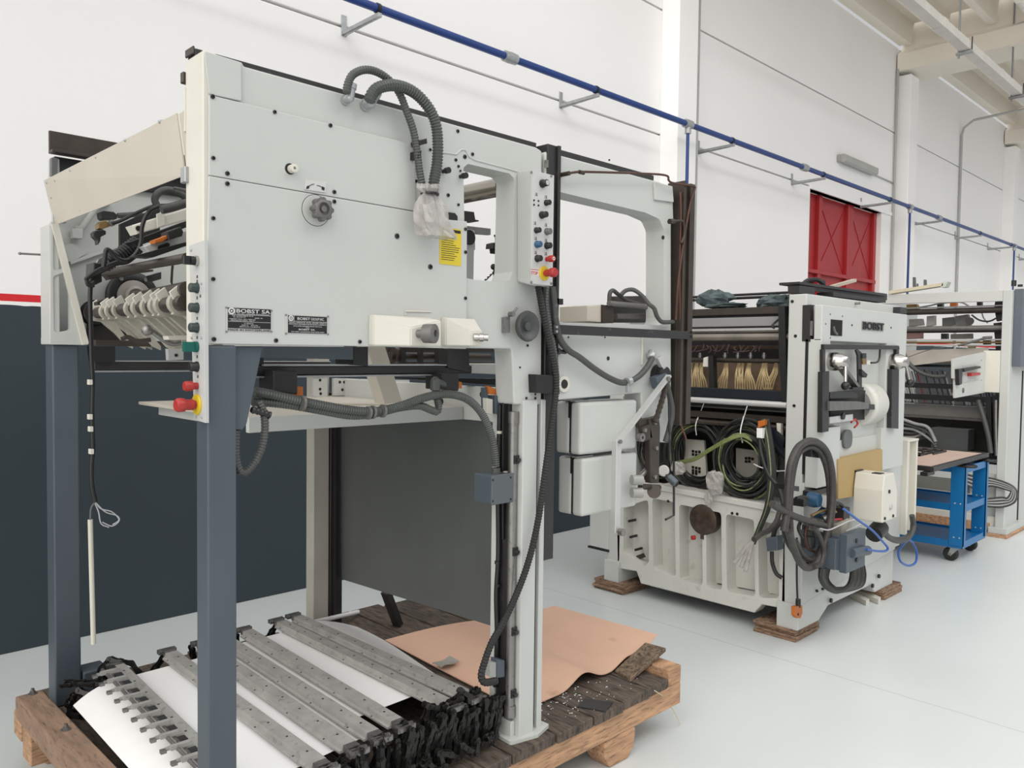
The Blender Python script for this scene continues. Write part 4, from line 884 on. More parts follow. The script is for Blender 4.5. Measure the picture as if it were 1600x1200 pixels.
# long corrugated cables down the leg
cable('corrugated_cable', [(841, 447), (846, 475), (852, 505), (860, 540), (867, 575), (869, 605), (864, 650), (857, 700), (850, 750), (843, 800), (833, 850), (820, 895), (802, 940), (785, 975), (768, 1005), (757, 1035), (752, 1055), (757, 1066), (775, 1064)], 1.90, .0115, RUB, corr=.005)
cable('corrugated_cable', [(854, 448), (853, 475), (858, 510), (866, 550), (870, 590)], 1.912, .010, HOSE, corr=.005)
cable('hose_cable', [(863, 448), (866, 475), (869, 505), (875, 530), (888, 547), (905, 558), (930, 577), (955, 592), (975, 598), (995, 590), (1010, 575), (1020, 558)], 1.905, .012, GHOSE)
b = MB(); q = ay(982, 597, 1.9); b.lathe(q - Vector((.012, 0, 0)), (1, 0, .2), [(.018, 0), (.018, .022)], 14); b.box(q.x - .014, q.x + .01, 1.89, 1.905, q.z - .04, q.z - .005, .001); b.build('hose_clip', GALV, m1)
b = MB(); b.lathe(ay(1018, 560, 1.905), (.5, .4, .6), [(.016, 0), (.019, .004), (.019, .02), (.014, .022), (.014, .04)], 12); b.build('hose_fitting', GALV, m1)
b = MB(); b.py([(765, 1035), (776, 1035), (776, 1060), (766, 1058)], 1.97, 2.0, bev=.003); b.build('plug_half', LAMPP, m1)
b = MB(); b.py([(777, 1030), (789, 1032), (789, 1058), (777, 1060)], 1.965, 2.0, bev=.003); b.build('plug_half', BGREY, m1)
# thin brown oil pipe
cable('oil_pipe', [(888, 271), (900, 269), (915, 268.5), (1000, 271), (1040, 274), (1045, 282), (1052, 286), (1083, 291), (1085, 297), (1078, 320), (1068, 380), (1060, 440), (1056, 500)], 1.90, .0045, COPPER)
b = MB(); q = ay(905, 268.5, 1.9); b.cyl(q, q + Vector((.025, 0, 0)), .0075, n=8); q = ay(888, 271, 1.9); b.cyl((q.x, YC, q.z), (q.x, 1.895, q.z), .008, n=10); b.build('pipe_union', BRNM, m1)
cable('oil_pipe', [(1063, 300), (1064, 340), (1062, 420), (1063, 520), (1062, 620), (1062, 655), (1070, 680), (1073, 690)], 1.915, .004, mat('red_brown_pipe', (.13, .045, .03), .45))
b = MB(); b.tube(Ymid([(1048, 346), (1065, 345), (1069, 352), (1069, 368), (1064, 380)], 1.9), .006, 8); b.cyl(ay(1046, 346, 1.9), ay(1053, 346, 1.9), .011, n=10); b.build('pipe_union', BRNM, m1)
# electrical boxes below the second section
for v0, v1, k in ((627, 711, 0), (715, 808, 1)):
    f = MB(); A = ay(911 if k == 0 else 914, v0 + 2, 1.932); B = ay(995, v1 - 14, 1.932)
    zt, zb = A.z, ay(911, v1, 1.932).z
    f.box(A.x - .012, B.x, 1.932, 1.985, zb, zt, .012); eb = f.build('electrical_box', WHITE, m1)
    f = MB(); f.box(A.x - .01, B.x, 1.99, 2.06, zb, zt, .012); f.build('box_back', WHITE, eb)
    f = MB(); f.box(A.x - .006, B.x - .004, 1.983, 1.992, zb + .004, zt - .004, 0); f.build('box_seal', RUB, eb)
    f = MB(); f.box(A.x - .012, A.x + .08, 1.96, 2.02, zt + .001, zt + .006, 0); f.build('box_hinge', GALV, eb)
    f = MB(); f.box(A.x - .016, A.x - .012, 1.986, 1.99, zt - .06, zt + .004, 0); f.build('hinge_pin', BLACK, eb)
# link rods right of the boxes
b = MB(); b.bar(ay(1045, 587, 1.87), ay(966, 690, 1.87), .01, .024, (0, 1, 0)); b.build('link_bar', ALU, m1)
b = MB(); b.box(ay(962, 700, 1.87).x, ay(970, 700, 1.87).x, 1.865, 1.89, ay(966, 832, 1.87).z, ay(966, 688, 1.87).z, .002); b.build('link_channel', ALU, m1)
for u, v, r in ((1043, 592, .01), (968, 690, .008), (968, 831, .014)):
    q = ay(u, v, 1.86); b = MB(); b.cyl(q, q + Vector((0, -.02 if r > .012 else -.008, 0)), r, n=12); b.build('link_pin', STEEL, m1)
# motor drive behind the link
b = MB(); q = ay(1030, 588, 1.93); b.lathe((q.x, 1.94, q.z), (0, -1, 0), [(.05, 0), (.05, .02), (.042, .022), (.042, .04)], 22); b.build('drive_hub', BLACK, m1)
b = MB(); b.py([(1025, 590), (1042, 583), (1046, 600), (1030, 608)], 1.885, 1.92, bev=.002); b.build('drive_block', BGREY, m1)
b = MB(); b.py([(1028, 560), (1036, 556), (1044, 572), (1037, 578)], 1.90, 1.92, bev=.002); b.build('terminal_box', ALU, m1)
b = MB(); b.tube(Ymid([(1041, 600), (1036, 620), (1030, 640), (1024, 660)], 1.885), .011, 8, corr=.011); b.build('drive_chain', BRNM, m1)
# lever group below the drive
b = MB(); b.py([(1015, 655), (1030, 650), (1032, 668), (1030, 755), (1017, 755)], 1.90, 1.93, bev=.004); b.build('swing_lever', BRNM, m1)
b = MB(); b.py([(998, 656), (1028, 652), (1030, 662), (1000, 668)], 1.91, 1.95, bev=.003); b.build('lever_arm', BRNM, m1)
b = MB(); b.cyl(ay(1011, 668, 1.93), ay(1011, 745, 1.93), .009, n=10); b.build('lever_rod', STEEL, m1)
b = MB(); b.tube(Ymid([(1045, 625), (1046, 670), (1046, 720), (1053, 722), (1053, 805), (1040, 812)], 1.90), .005, 8, smooth=False); b.build('bent_rod', BLKM, m1)
for v in (750, 770):
    b = MB(); q = ay(987, v, 1.9); b.cyl(q, ay(1003, v, 1.88), .02, n=16); b.build('roller', LAMPP, m1)
b = MB(); b.cyl(ay(1000, 760, 1.9), ay(1030, 762, 1.9), .012, n=10); b.cyl(ay(1022, 768, 1.92), ay(1022, 768, 1.88), .028, n=18); b.build('roller_hinge', BRNM, m1)
b = MB(); b.cyl(ay(1045, 745, 1.9), ay(1056, 755, 1.87), .016, n=14); b.build('limit_cylinder', BGREY, m1)
b = MB(); b.py([(1002, 668), (1016, 662), (1020, 684), (1008, 690)], 1.9, 1.92, bev=.003); b.build('lever_plate', BRNM, m1)
b = MB(); q = ay(998, 683, 1.9); b.lathe(q, (0, -1, 0), [(.006, 0), (.017, 0), (.017, .02), (.006, .02)], 16, cap=False); b.build('eye_end', STEEL, m1)
b = MB(); b.cyl(ay(1000, 745, 1.93), ay(1012, 733, 1.93), .012, n=10); b.build('lever_spring', STEEL, m1)
for u, v in ((1022, 660), (1024, 700), (1022, 745), (1006, 672)):
    q = ay(u, v, 1.9); b = MB(); b.cyl(q, q + Vector((0, -.01, 0)), .009, n=8); b.build('lever_bolt', STEEL, m1)
cable('black_cable', [(1042, 600), (1050, 640), (1046, 668), (1040, 690)], 1.91, .012, GHOSE)
# top drive unit on the second section: cream cover, black channel
b = MB(); b.py([(918, 478), (942, 476), (942, 504), (918, 502)], 2.05, 2.2, bev=.003); b.build('unit_cover', CREAM, m1)
b = MB(); b.py([(942, 476), (959, 479), (959, 505), (942, 504)], 2.04, 2.2, bev=.002); b.build('unit_bracket', BRNM, m1)
b = MB(); b.py([(960, 463), (1018, 462), (1018, 482), (960, 476)], 2.3, 2.34, bev=.002); b.build('unit_channel', BRNM, m1)
b = MB(); b.py([(965, 490), (1018, 490), (1018, 498), (966, 498)], 2.06, 2.12, bev=.002); b.build('unit_rod', GREYM, m1)
b = MB(); b.py([(960, 476), (1018, 482), (1018, 504), (960, 504)], 2.2, 2.25); b.build('unit_back', DARKIN, m1)
cable('grey_conduit_pipe', [(951, 474), (985, 477), (1018, 481)], 2.03, .011, GREYM)
cable('grey_cable', [(952, 472), (953, 458), (958, 454), (966, 460), (980, 470), (1000, 476), (1018, 479)], 2.06, .009, GHOSE)
cable('grey_cable', [(970, 461, 2.03), (978, 454, 2.02), (990, 453, 2.0), (1003, 462, 1.97), (1014, 475, 1.92), (1022, 482, 1.915), (1027, 495, 1.915), (1035, 503, 1.915), (1052, 503, 1.915)], 2.0, .009, GHOSE)
# ================================================================== PALLET AND WHAT LIES ON IT
pal = thing('wooden_pallet', 'large dirty wooden pallet carrying the grey-white delivery frame', 'pallet', (1.8, 2.7, 0))
rp = random.Random(5)
xs = [.80, .98, 1.2, 1.42, 1.63, 1.85, 2.07, 2.27, 2.45, 2.63, 2.77]
for i in range(len(xs) - 1):
    b = MB(); b.box(xs[i] + .004, xs[i + 1] - .004, 1.872 + rp.uniform(-.008, .012), 3.5 + rp.uniform(-.03, .03), .212, .25 - rp.uniform(0, .002), .004); b.build('deck_plank', WOODD, pal)
for y in (1.885, 2.62, 3.38):
    b = MB(); b.box(.74, 2.865, y, y + .1, .118, .212, .006); b.build('bearer', WOODE, pal)
b = MB(); b.box(2.775, 2.865, 1.885, 3.45, .212, .285, .006); b.build('end_beam', WOODE, pal)
b = MB(); b.prism('z', [(.705, 3.285), (.79, 3.285), (.815, 2.0), (.715, 2.0)], .252, .335, bev=.005); eb = b.build('end_beam', WOODB, pal)
for u, v in ((51, 1084), (103, 1140)):
    q = az(u, v, .335); b = MB(); b.cyl(q, q + Vector((0, 0, .02)), .006, n=10); b.lathe(q, (0, 0, 1), [(.016, 0), (.016, .002)], 12); b.lathe(q, (0, 0, 1), [(.0095, 0), (.0095, .011)], 6); b.build('bolt', STEEL, eb)
b = MB(); b.box(.72, .80, 3.15, 3.26, .118, .252, .005); b.build('end_block', WOODE, pal)
for x in (2.36, 1.45, .8):
    for y in (1.9, 2.63, 3.39):
        b = MB(); w = .2 if x > 1 else .12
        b.prism('y', rounded([(x, .118), (x + w, .118), (x + w - .01, .04), (x + w * .75, .0), (x + w * .2, .0), (x + .005, .05)], .02), y - .01, y + .09, bev=.006); b.build('foot_block', WOODE, pal)
# small things on the deck
b = MB(); pl = [az(960, 1047, .262), az(985, 1060, .262), az(1041, 1012, .335), az(1008, 1003, .335)]
n_ = Vector((0, 0, .018)); b.hexa([p - n_ for p in pl] + pl)
bmesh.ops.recalc_face_normals(b.bm, faces=b.bm.faces); bmesh.ops.bevel(b.bm, geom=list(b.bm.edges), offset=.003, segments=1, affect='EDGES')
tag(b.build('wood_offcut', mat('mottled_board', (.22, .155, .1), .8, var=.4, scale=25, bump=.3, dirt=(.05, .04, .03), dirt_amt=.42)), 'short mottled board leaning on the pallet edge beside the brown cardboard', 'board')
q = az(930, 1102, .251); b = MB(); b.obox(q + Vector((0, 0, .002)), (.04, .015, 0), (-.025, .05, 0), (0, 0, .002)); mp_ = b.build('steel_plate', BLKM); tag(mp_, 'small dark steel plate lying near the pallet front edge', 'plate')
b = MB(); b.tube([az(1023, 1079, .25), az(1040, 1092, .16), az(1055, 1115, .07), az(1063, 1132, .006)], .0022, 6); tag(b.build('straw', mat('pale_straw', (.75, .66, .45), .6)), 'thin pale plastic strip hanging off the pallet front corner', 'strip')
# wood chips on the deck: too many to count
b = MB(); rc = random.Random(8)
for k in range(110):
    u = rc.gauss(885, 35); v = rc.gauss(1095, 16)
    if k % 4 == 0: u = rc.uniform(870, 1000); v = rc.uniform(1060, 1110)
    q = az(u, v, .2515)
    if not (2.08 < q.x < 2.74 and 1.9 < q.y < 2.5): continue
    a = rc.random() * 3.1; s = rc.uniform(.001, .0035); b.obox(q, (s * math.cos(a), s * math.sin(a), 0), (-s * .6 * math.sin(a), s * .6 * math.cos(a), 0), (0, 0, .0006))
tag(b.build('paint_chips', PAPER), 'white paint chips scattered on the pallet deck beside the leg foot', 'chips', kind='stuff')
# brown cardboard sheet
FL, FR, BR, BL = Vector((2.09, 2.075)), Vector((2.955, 2.075)), Vector((2.99, 2.74)), Vector((2.13, 3.01))
def zc(s, t):
    f = .258 + .05 * math.exp(-((s - .42) / .1) ** 2) + .012 * math.exp(-((s - .70) / .1) ** 2) + .085 * max(0, (s - .72) / .28) ** 1.6
    k = .268 + .02 * math.sin(s * 5) + .06 * s * s
    z = f * (1 - t) + k * t
    return max(z, .262 + .04 * min(1, max(0, (s - .62) / .12)))
G = []
for i in range(41):
    s = i / 40; row = []
    for j in range(25):
        t = j / 24; p = FL.lerp(FR, s).lerp(BL.lerp(BR, s), t); row.append((p.x, p.y, zc(s, t)))
    G.append(row)
b = MB(); b.grid(G, .004); tag(b.build('cardboard_sheet', CARD), 'large wavy brown cardboard sheet lying on the pallet deck', 'cardboard')
# white paper sheets under the gripper bars
def sheet(c4, zf, name, label, n=24, m=PAPER, th=.0012):
    G = []
    for i in range(n + 1):
        s = i / n; r = []
        for j in range(n + 1):
            t = j / n; p = Vector(c4[0]).lerp(Vector(c4[1]), s).lerp(Vector(c4[3]).lerp(Vector(c4[2]), s), t); r.append((p.x, p.y, zf(s, t)))
        G.append(r)
    b = MB(); b.grid(G, th); return tag(b.build(name, m), label, 'paper')
sheet([(.82, 2.02), (1.43, 2.08), (1.44, 3.06), (.83, 3.05)], lambda s, t: .391 - .05 * max(0, 1 - s * 4.5) ** 2, 'paper_sheet', 'white paper sheet with curled corner under the leftmost gripper bars')
sheet([(1.36, 2.20), (1.86, 2.22), (1.85, 3.10), (1.36, 3.10)], lambda s, t: .392 - .002 * s, 'paper_sheet', 'white paper sheet under the right-hand gripper bars')
sheet([(1.80, 2.12), (2.02, 2.10), (2.12, 3.22), (1.79, 3.16)], lambda s, t: .388 - .115 * s ** 1.5 - .012 * math.sin(t * 6) * s, 'paper_sheet', 'white paper sheet drooping beside the brown cardboard, right of the bars')
b = MB(); b.cyl((1.82, 3.20, .362), (2.26, 3.43, .268), .011, n=12); tag(b.build('paper_roll', PAPER), 'thin white paper roll lying behind the white sheets', 'roll')
b2 = MB(); c_ = az(697, 1026, .31); G = [[(c_.x - .05 + .025 * i, c_.y - .03 + .02 * j + .006 * math.sin(i * 2), .288 + .003 * math.sin(i * 1.3 + j)) for j in range(4)] for i in range(5)]
b2.grid(G, .003); tag(b2.build('paper_scrap', mat('grey_scrap', (.4, .38, .34), .6)), 'small grey scrap at the edge between white sheet and cardboard', 'scrap')
# ------------------------------------------------------------------ gripper bars
BARS = [((1.0, 3.11), (.958, 1.985)), ((1.195, 3.11), (1.183, 1.99)), ((1.325, 3.11), (1.303, 2.02)), ((1.42, 3.12), (1.398, 2.035)), ((1.525, 3.14), (1.498, 2.05)), ((1.685, 3.15), (1.705, 2.045)), ((1.772, 3.16), (1.80, 2.05))]
BLAB = ['steel gripper bar leftmost on the pile, its row of grippers turned upwards', 'steel gripper bar just right of the front blue-grey post', 'steel gripper bar third from the left on the pallet', 'steel gripper bar in the middle of the seven on the pallet', 'steel gripper bar left of the wide gap of white paper', 'steel gripper bar right of the wide gap of white paper', 'steel gripper bar rightmost on the pile, beside the drooping white sheet']
ZB = .40
def gbar(i):
    (x1, y1), (x0, y0) = BARS[i]
    L = math.hypot(x1 - x0, y1 - y0); d = Vector((x1 - x0, y1 - y0, 0)) / L; sd = Vector((d.y, -d.x, 0)); o = Vector((x0, y0, ZB))
    T = lambda a, s, z: o + d * a + sd * s + Vector((0, 0, z))
    t = thing('gripper_bar', BLAB[i], 'gripper bar', o + d * (L / 2), 'gripper bars laid across the pallet')
    prof = [(-.034, 0), (-.034, .006), (-.025, .009), (-.022, .023), (.02, .024), (.023, .022), (.023, 0)]
    b = MB(); A = [b.bm.verts.new(T(.0, s, z)) for s, z in prof]; B = [b.bm.verts.new(T(L, s, z)) for s, z in prof]
    n = len(prof)
    for k in range(n): b.bm.faces.new((A[k], A[(k + 1) % n], B[(k + 1) % n], B[k]))
    b.bm.faces.new(A[::-1]); b.bm.faces.new(B); b.build('bar_body', BARST, t)
    rq = random.Random(i)
    for k in range(9):
        a = .07 + k * (L - .14) / 8
        b = MB(); c = T(a, .0, .022); b.cyl(c, c + Vector((0, 0, .0022)), .0042, n=8); b.build('bar_bolt', BLKM, t)
        if i and k % 2 == 0: b = MB(); c = T(a + .03, -.029, .0055); b.cyl(c, c + Vector((0, 0, .003)), .0035, n=8); b.build('bar_bolt', BLKM, t)
    for a0, sg in ((0, -1), (L, 1)):
        b = MB(); b.obox(T(a0 + sg * .014, 0, .012), sd * .02, d * .014, Vector((0, 0, .011))); b.build('bar_end', STEEL, t)
        b = MB(); b.obox(T(a0 + sg * .04, .0, .014), sd * .034, d * .004, Vector((0, 0, .008))); b.obox(T(a0 + sg * .056, .0, .014), sd * .034, d * .004, Vector((0, 0, .008)))
        for q in (-.022, .022): c = T(a0 + sg * .03, q, .014); b.cyl(c, c + d * (sg * .034), .007, n=10)
        b.build('chain_holder', STEEL, t)
    if i == 0:
        b = MB(); b.cyl(T(.05, -.062, .03), T(L - .03, -.062, .03), .006, n=8); b.build('gripper_shaft', STEEL, t)
        for k in range(12):
            a = .07 + k * (L - .15) / 11
            b = MB(); b.obox(T(a, -.052, .036), sd * .03, d * .008, Vector((0, 0, .006))); b.obox(T(a + .018, -.075, .028), sd * .014, d * .006, Vector((0, 0, .004))); g = b.build('gripper', BARST, t)
            b = MB(); b.obox(T(a + .018, -.096, .024), sd * .008, d * .008, Vector((0, 0, .005))); b.build('gripper_pad', STEEL, g)
            b = MB(); b.obox(T(a + .035, -.035, .03), sd * .012, d * .016, Vector((0, 0, .009))); b.build('gripper_pocket', BLKM, g)
    return t
for i in range(7): gbar(i)
# ------------------------------------------------------------------ roller chains
CH = mat('oily_black_chain', (.028, .027, .026), .35, metal=.4, var=.4, scale=40)
def chain(pts, label, group, ax=Vector((0, 1, 0)), pitch=.044):
    P = resample(spline(pts, 6), pitch); b = MB()
    for k in range(len(P) - 1):
        a, c = P[k], P[k + 1]; d = (c - a)
        if d.length < pitch * .45: continue
        d.normalize(); w = ax - d * ax.dot(d); w = w.normalized() if w.length > 1e-4 else Vector((1, 0, 0)); h = d.cross(w).normalized()
        off = .007 if k % 2 else .0115; m_ = (a + c) / 2
        for s in (-1, 1):
            o = m_ + w * off * s; L, l, H, g = pitch * .68, pitch * .5, .0105, .006
            ring = [(-L, -g), (-l, -H), (-.006, -g * 1.25), (.006, -g * 1.25), (l, -H), (L, -g), (L, g), (l, H), (.006, g * 1.25), (-.006, g * 1.25), (-l, H), (-L, g)]
            va = [b.bm.verts.new(o + d * x + h * y - w * .0019) for x, y in ring]; vb = [b.bm.verts.new(o + d * x + h * y + w * .0019) for x, y in ring]
            n = len(ring); b.bm.faces.new(va[::-1]); b.bm.faces.new(vb)
            for i in range(n): b.bm.faces.new((va[i], va[(i + 1) % n], vb[(i + 1) % n], vb[i]))
        for q in (a, c) if k == 0 else (c,): b.cyl(q - w * .0165, q + w * .0165, .0055, n=8)
    o = b.build('roller_chain', CH); return tag(o, label, 'chain', group)
rk = random.Random(21)
def folds(x0, x1, y, n, zl=.268, zh=.38):
    pts = [(x0, y + .02, ZB + .015)]
    for k in range(n):
        x = x0 + (x1 - x0) * (k + .5) / n
        pts.append((x + rk.uniform(-.02, .02), y + rk.uniform(-.02, .02), (zl if k % 2 == 0 else zh) + rk.uniform(-.01, .012)))
    pts.append((x1, y + .02, ZB + .015)); return pts
cl = ['black roller chain hanging folded in front of the leftmost gripper bars', 'black roller chain under the second and third gripper bar ends', 'black roller chain under the third and fourth gripper bar ends', 'black roller chain under the middle gripper bar ends', 'big heap of black roller chain folded before the wide paper gap', 'black roller chain between the two rightmost gripper bar ends']
nf = [5, 4, 4, 5, 9, 5]
for i in range(6):
    x0, x1 = BARS[i][1][0], BARS[i + 1][1][0]
    chain(folds(x0, x1, BARS[i][1][1] - .045, nf[i]), cl[i], 'roller chains at the near ends of the bars')
# loose folded heaps in front
def heap(x0, x1, n, y, zl, zh, jx=.018, jy=.012, lean=.0):
    pts = []
    for k in range(n):
        x = x0 + (x1 - x0) * k / (n - 1); up = k % 2; zt = zh - rk.uniform(0, .03)
        pts.append((x + lean * up + rk.uniform(-jx, jx), y + rk.uniform(-jy, jy), zt if up else zl + rk.uniform(0, .012)))
        pts.append((x + .016 + lean * up + rk.uniform(-jx, jx) * .4, y + rk.uniform(-jy, jy), zt if up else zl + rk.uniform(0, .012)))
    return pts
chain(heap(1.56, 1.80, 11, 2.03, .30, .44, lean=.03), 'black roller chain heaped high between the near ends of the bars beside the paper gap', 'loose roller chains heaped on the pallet')
chain(heap(1.44, 1.87, 20, 1.985, .266, .415, lean=.03), 'black roller chain standing in tight folds on the pallet in front of the bars', 'loose roller chains heaped on the pallet')
chain(heap(1.30, 1.84, 16, 1.945, .265, .32, lean=-.03), 'black roller chain crumpled flat along the pallet front below the bars', 'loose roller chains heaped on the pallet')
chain(heap(1.15, 1.72, 18, 2.02, .266, .375, lean=.02), 'black roller chain zigzagging under the near bar ends', 'loose roller chains heaped on the pallet')
chain([(1.81, 2.0, .40), (1.87, 1.99, .39), (1.885, 1.995, .33), (1.86, 2.0, .27), (1.80, 2.0, .266), (1.78, 2.0, .33), (1.82, 2.01, .36)], 'black roller chain looped beside the rightmost gripper bar', 'loose roller chains heaped on the pallet')
for i, lab in ((0, 'black roller chain at the far end of the leftmost gripper bar'), (2, 'black roller chain at the far ends of the third and fourth bars'), (4, 'black roller chain at the far ends beside the wide paper gap')):
    x0, x1 = BARS[i][0][0], BARS[i + 1][0][0]; y = BARS[i][0][1] + .04
    chain([(x0 - .03, y + .01, .40), (x0 - .01, y + .03, .33), (x0 + (x1 - x0) * .3, y + .02, .27), (x0 + (x1 - x0) * .6, y + .03, .30), (x1 - .01, y, .40)], lab, 'roller chains at the far ends of the bars')
hp = [(1.02, 3.14, .42), (.99, 3.17, .43), (.95, 3.15, .40), (.93, 3.14, .34), (.97, 3.18, .28), (1.04, 3.15, .27), (1.06, 3.17, .34), (1.03, 3.18, .41), (1.08, 3.16, .38), (1.10, 3.15, .29)]
chain(hp, 'black roller chain bunched over the far end of the leftmost gripper bar', 'loose roller chains heaped on the pallet')
hp = [(.84, 3.2, .37), (.88, 3.12, .385), (.95, 3.06, .375), (.92, 3.1, .31), (.86, 3.16, .33), (.85, 3.18, .27), (.90, 3.1, .27), (.95, 3.04, .30), (.90, 3.05, .35), (.86, 3.1, .37), (.845, 3.16, .30)]
chain(hp, 'black roller chain piled at the foot of the blue-grey rear post', 'loose roller chains heaped on the pallet')
# ================================================================== DIE-CUTTING PRESS (middle machine)
m2 = thing('die_cutting_press', 'grey-white die-cutting press with open cable bay standing on plywood blocks', 'machine', (4.9, 2.7, .067))
XL = 4.25; Y1 = 1.945
# near side frame
b = MB(); b.box(XL, 5.62, 2.035, 2.14, .19, 1.952, .006); b.build('side_frame', WHITE, m2)
b = MB(); b.prism('y', [(XL - .012, .067), (4.5, .067), (4.62, .13), (5.25, .13), (5.32, .067), (5.62, .067), (5.62, .30), (XL - .012, .21)], 2.03, 2.16, bev=.004); b.build('side_base', WHITE, m2)
b = MB(); b.prism('y', [(XL, .215), (5.62, .305), (5.62, .9), (XL, .9)], 2.02, 2.036, bev=.003); b.build('base_cover', WHITE, m2)
for px in ([(1284, 540), (1296, 540), (1296, 668), (1311, 668), (1311, 755), (1281, 763), (1281, 600)],):
    q = [ay(u, v, Y1) for u, v in px]
b = MB(); xr = ay(1296, 600, Y1).x; xr2 = ay(1311, 755, Y1).x; zb = ay(1311, 755, Y1).z; zm = ay(1296, 668, Y1).z
b.prism('y', [(XL, zb), (xr2, zb), (xr2, zm), (xr, zm), (xr, 1.70), (XL, 1.70)], Y1, 2.02, bev=.004); b.build('guide_column', WHITE, m2)
b = MB(); xa, xb = ay(1384, 600, Y1).x, ay(1411, 700, Y1).x; za, zc_ = ay(1379, 735, Y1).z, ay(1384, 668, Y1).z
b.prism('y', [(xa - .04, za), (xb, za), (xb, 1.70), (xa, 1.70), (xa, zc_), (xa - .04, zc_)], Y1, 2.02, bev=.004); b.build('guide_column', WHITE, m2)
b = MB(); b.box(xr, xa, 1.99, 2.034, 1.10, 1.70, .002); b.build('opening_back', WHITE, m2)
b = MB(); b.box(XL + .03, xb, 1.975, 2.03, zb + .004, 1.12, .003); b.build('lower_apron', WHITE, m2)
b = MB(); b.box(XL - .003, XL + .01, 2.02, 2.034, .95, 1.70, 0); b.build('frame_groove', BLACK, m2)
# cover with the maker's name
XC1 = ay(1418, 490, Y1).x
b = MB(); b.box(XL, XC1, Y1, 1.99, ay(1284, 536, Y1).z + .012, ay(1284, 476, Y1).z, .005); b.box(XL + .04, 5.5, 1.985, 2.036, 1.70, 1.885, .002)
cov = b.build('name_cover', WHITE, m2)
b = MB(); b.pxx([(1254, 477), (1266, 476), (1266, 534), (1253, 533)], XL - .003, XL + .05); b.build('cover_gap_shade', DARKIN, m2)  # dark filler paints the shade inside the recess
b = MB(); b.box(XL - .004, XL + .0, 1.995, 2.01, 1.72, 1.80, 0); b.build('gap_fitting', GREYM, m2)
q0, q1 = ay(1298, 499, Y1), ay(1315, 525, Y1); b = MB(); b.box(q0.x, q1.x, Y1 - .003, Y1 + .004, q1.z, q0.z, 0); b.build('cover_window_shade', mat('recess_shade_black', (.006, .006, .006), .9), cov)  # flat black plate with the shade of a recess as its colour
b = MB(); q = ay(1303, 519, Y1); b.tube([q + Vector((-.02, -.004, .03)), q + Vector((.0, -.006, .0)), q + Vector((.03, -.004, -.01))], .008, 6); b.build('window_part', GREYM, cov)
q0, q1 = ay(1346, 516, Y1), ay(1380, 504, Y1)
b = MB(); b.box(q0.x, q1.x, Y1 - .004, Y1, q0.z + .003, q1.z - .003, .001); b.build('name_badge', mat('badge_grey', (.30, .31, .31), .35), cov)
text('lettering', 'BOBST', (q0.x + .006, Y1 - .0045, q0.z + .006), (1, 0, 0), (0, 0, 1), (q1.z - q0.z) - .012, TXTK, cov, width=(q1.x - q0.x) - .012, bold=.025, depth=.005)
for u, v in ((1331, 508), (1392, 512), (1290, 506), (1297, 491), (1316, 494), (1297, 528)):
    q = ay(u, v, Y1); b = MB(); b.cyl(q, q + Vector((0, -.003, 0)), .006 if u in (1331, 1392) else .0035, n=10); b.build('cover_screw', BLACK, cov)
b = MB(); q = ay(1336, 474, 2.035); b.cyl(q, q + Vector((0, -.03, 0)), .008, n=8); b.build('lift_pin', STEEL, m2)
b = MB(); q = ay(1404, 482, 2.0); b.box(q.x, q.x + .12, 1.99, 2.035, q.z - .03, q.z + .01, .002); b.build('corner_clamp', BLKM, m2)
for v in (469, 484, 525, 560, 634): pass
for u, v in ((1238, 471), (1243, 525), (1241, 634)):
    q = axx(u, v, XL); b = MB(); b.cyl(q, q + Vector((-.003, 0, 0)), .009, n=12); b.build('frame_bolt', BLACK, m2)
# frames around the opening
def ybar(px, y0, y1, n, m, par=m2, bev=.002):
    b = MB(); b.py(px, y0, y1, bev=bev); return b.build(n, m, par)
ybar([(1288, 538), (1405, 540), (1406, 546), (1288, 546)], 1.925, Y1, 'top_gib', BLKM)
ybar([(1286, 546), (1290, 546), (1290, 580), (1286, 580)], 1.925, Y1, 'guide_gib', BLKM)
ybar([(1286, 581), (1296, 580), (1295, 674), (1285, 676)], 1.915, Y1, 'guide_gib', BLKM)
ybar([(1401, 546), (1405, 546), (1405, 560), (1401, 560)], 1.925, Y1, 'guide_gib', BLACK)
ybar([(1394, 577), (1405, 576), (1404, 670), (1393, 669)], 1.915, Y1, 'guide_gib', BLKM)
# drum housing and a dark plate painting the shade of the opening beside it
dx0 = ay(1353, 632, 1.96).x; dzc = ay(1362, 632, 1.96).z
b = MB(); b.lathe((dx0, 2.03, dzc), (1, 0, 0), [(.02, 0), (.122, 0), (.135, .012), (.138, .03), (.133, .06), (.132, .20), (.12, .235), (.09, .25)], 44); b.build('drum_housing', CASTW, m2)
b = MB(); b.lathe((dx0 - .002, 2.03, dzc), (-1, 0, 0), [(.02, 0), (.1, 0), (.1, .004)], 30); b.build('drum_face', mat('drum_face_shade_grey', (.42, .43, .42), .5), m2)  # grey puts the shade on this face into its colour
ybar([(1298, 616), (1346, 608), (1358, 612), (1358, 655), (1298, 660)], 1.965, 1.985, 'drum_gap_shade', DARKIN)
ybar([(1297, 627), (1341, 627), (1358, 630), (1358, 639), (1341, 640), (1297, 642)], 1.90, 1.93, 'clamp_arm', GREYM)
ybar([(1358, 631), (1367, 632), (1367, 640), (1358, 640)], 1.90, 1.95, 'clamp_head', BLKM)
ybar([(1297, 613), (1332, 610), (1340, 616), (1340, 622), (1297, 623)], 1.92, 1.94, 'black_linkage', BLACK)
ybar([(1297, 652), (1333, 647), (1333, 657), (1297, 662)], 1.92, 1.94, 'lower_arm', ALU)
b = MB(); q = ay(1316, 650, 1.918); b.cyl(q, q + Vector((0, -.01, 0)), .02, n=14); b.build('arm_pin', BLACK, m2)
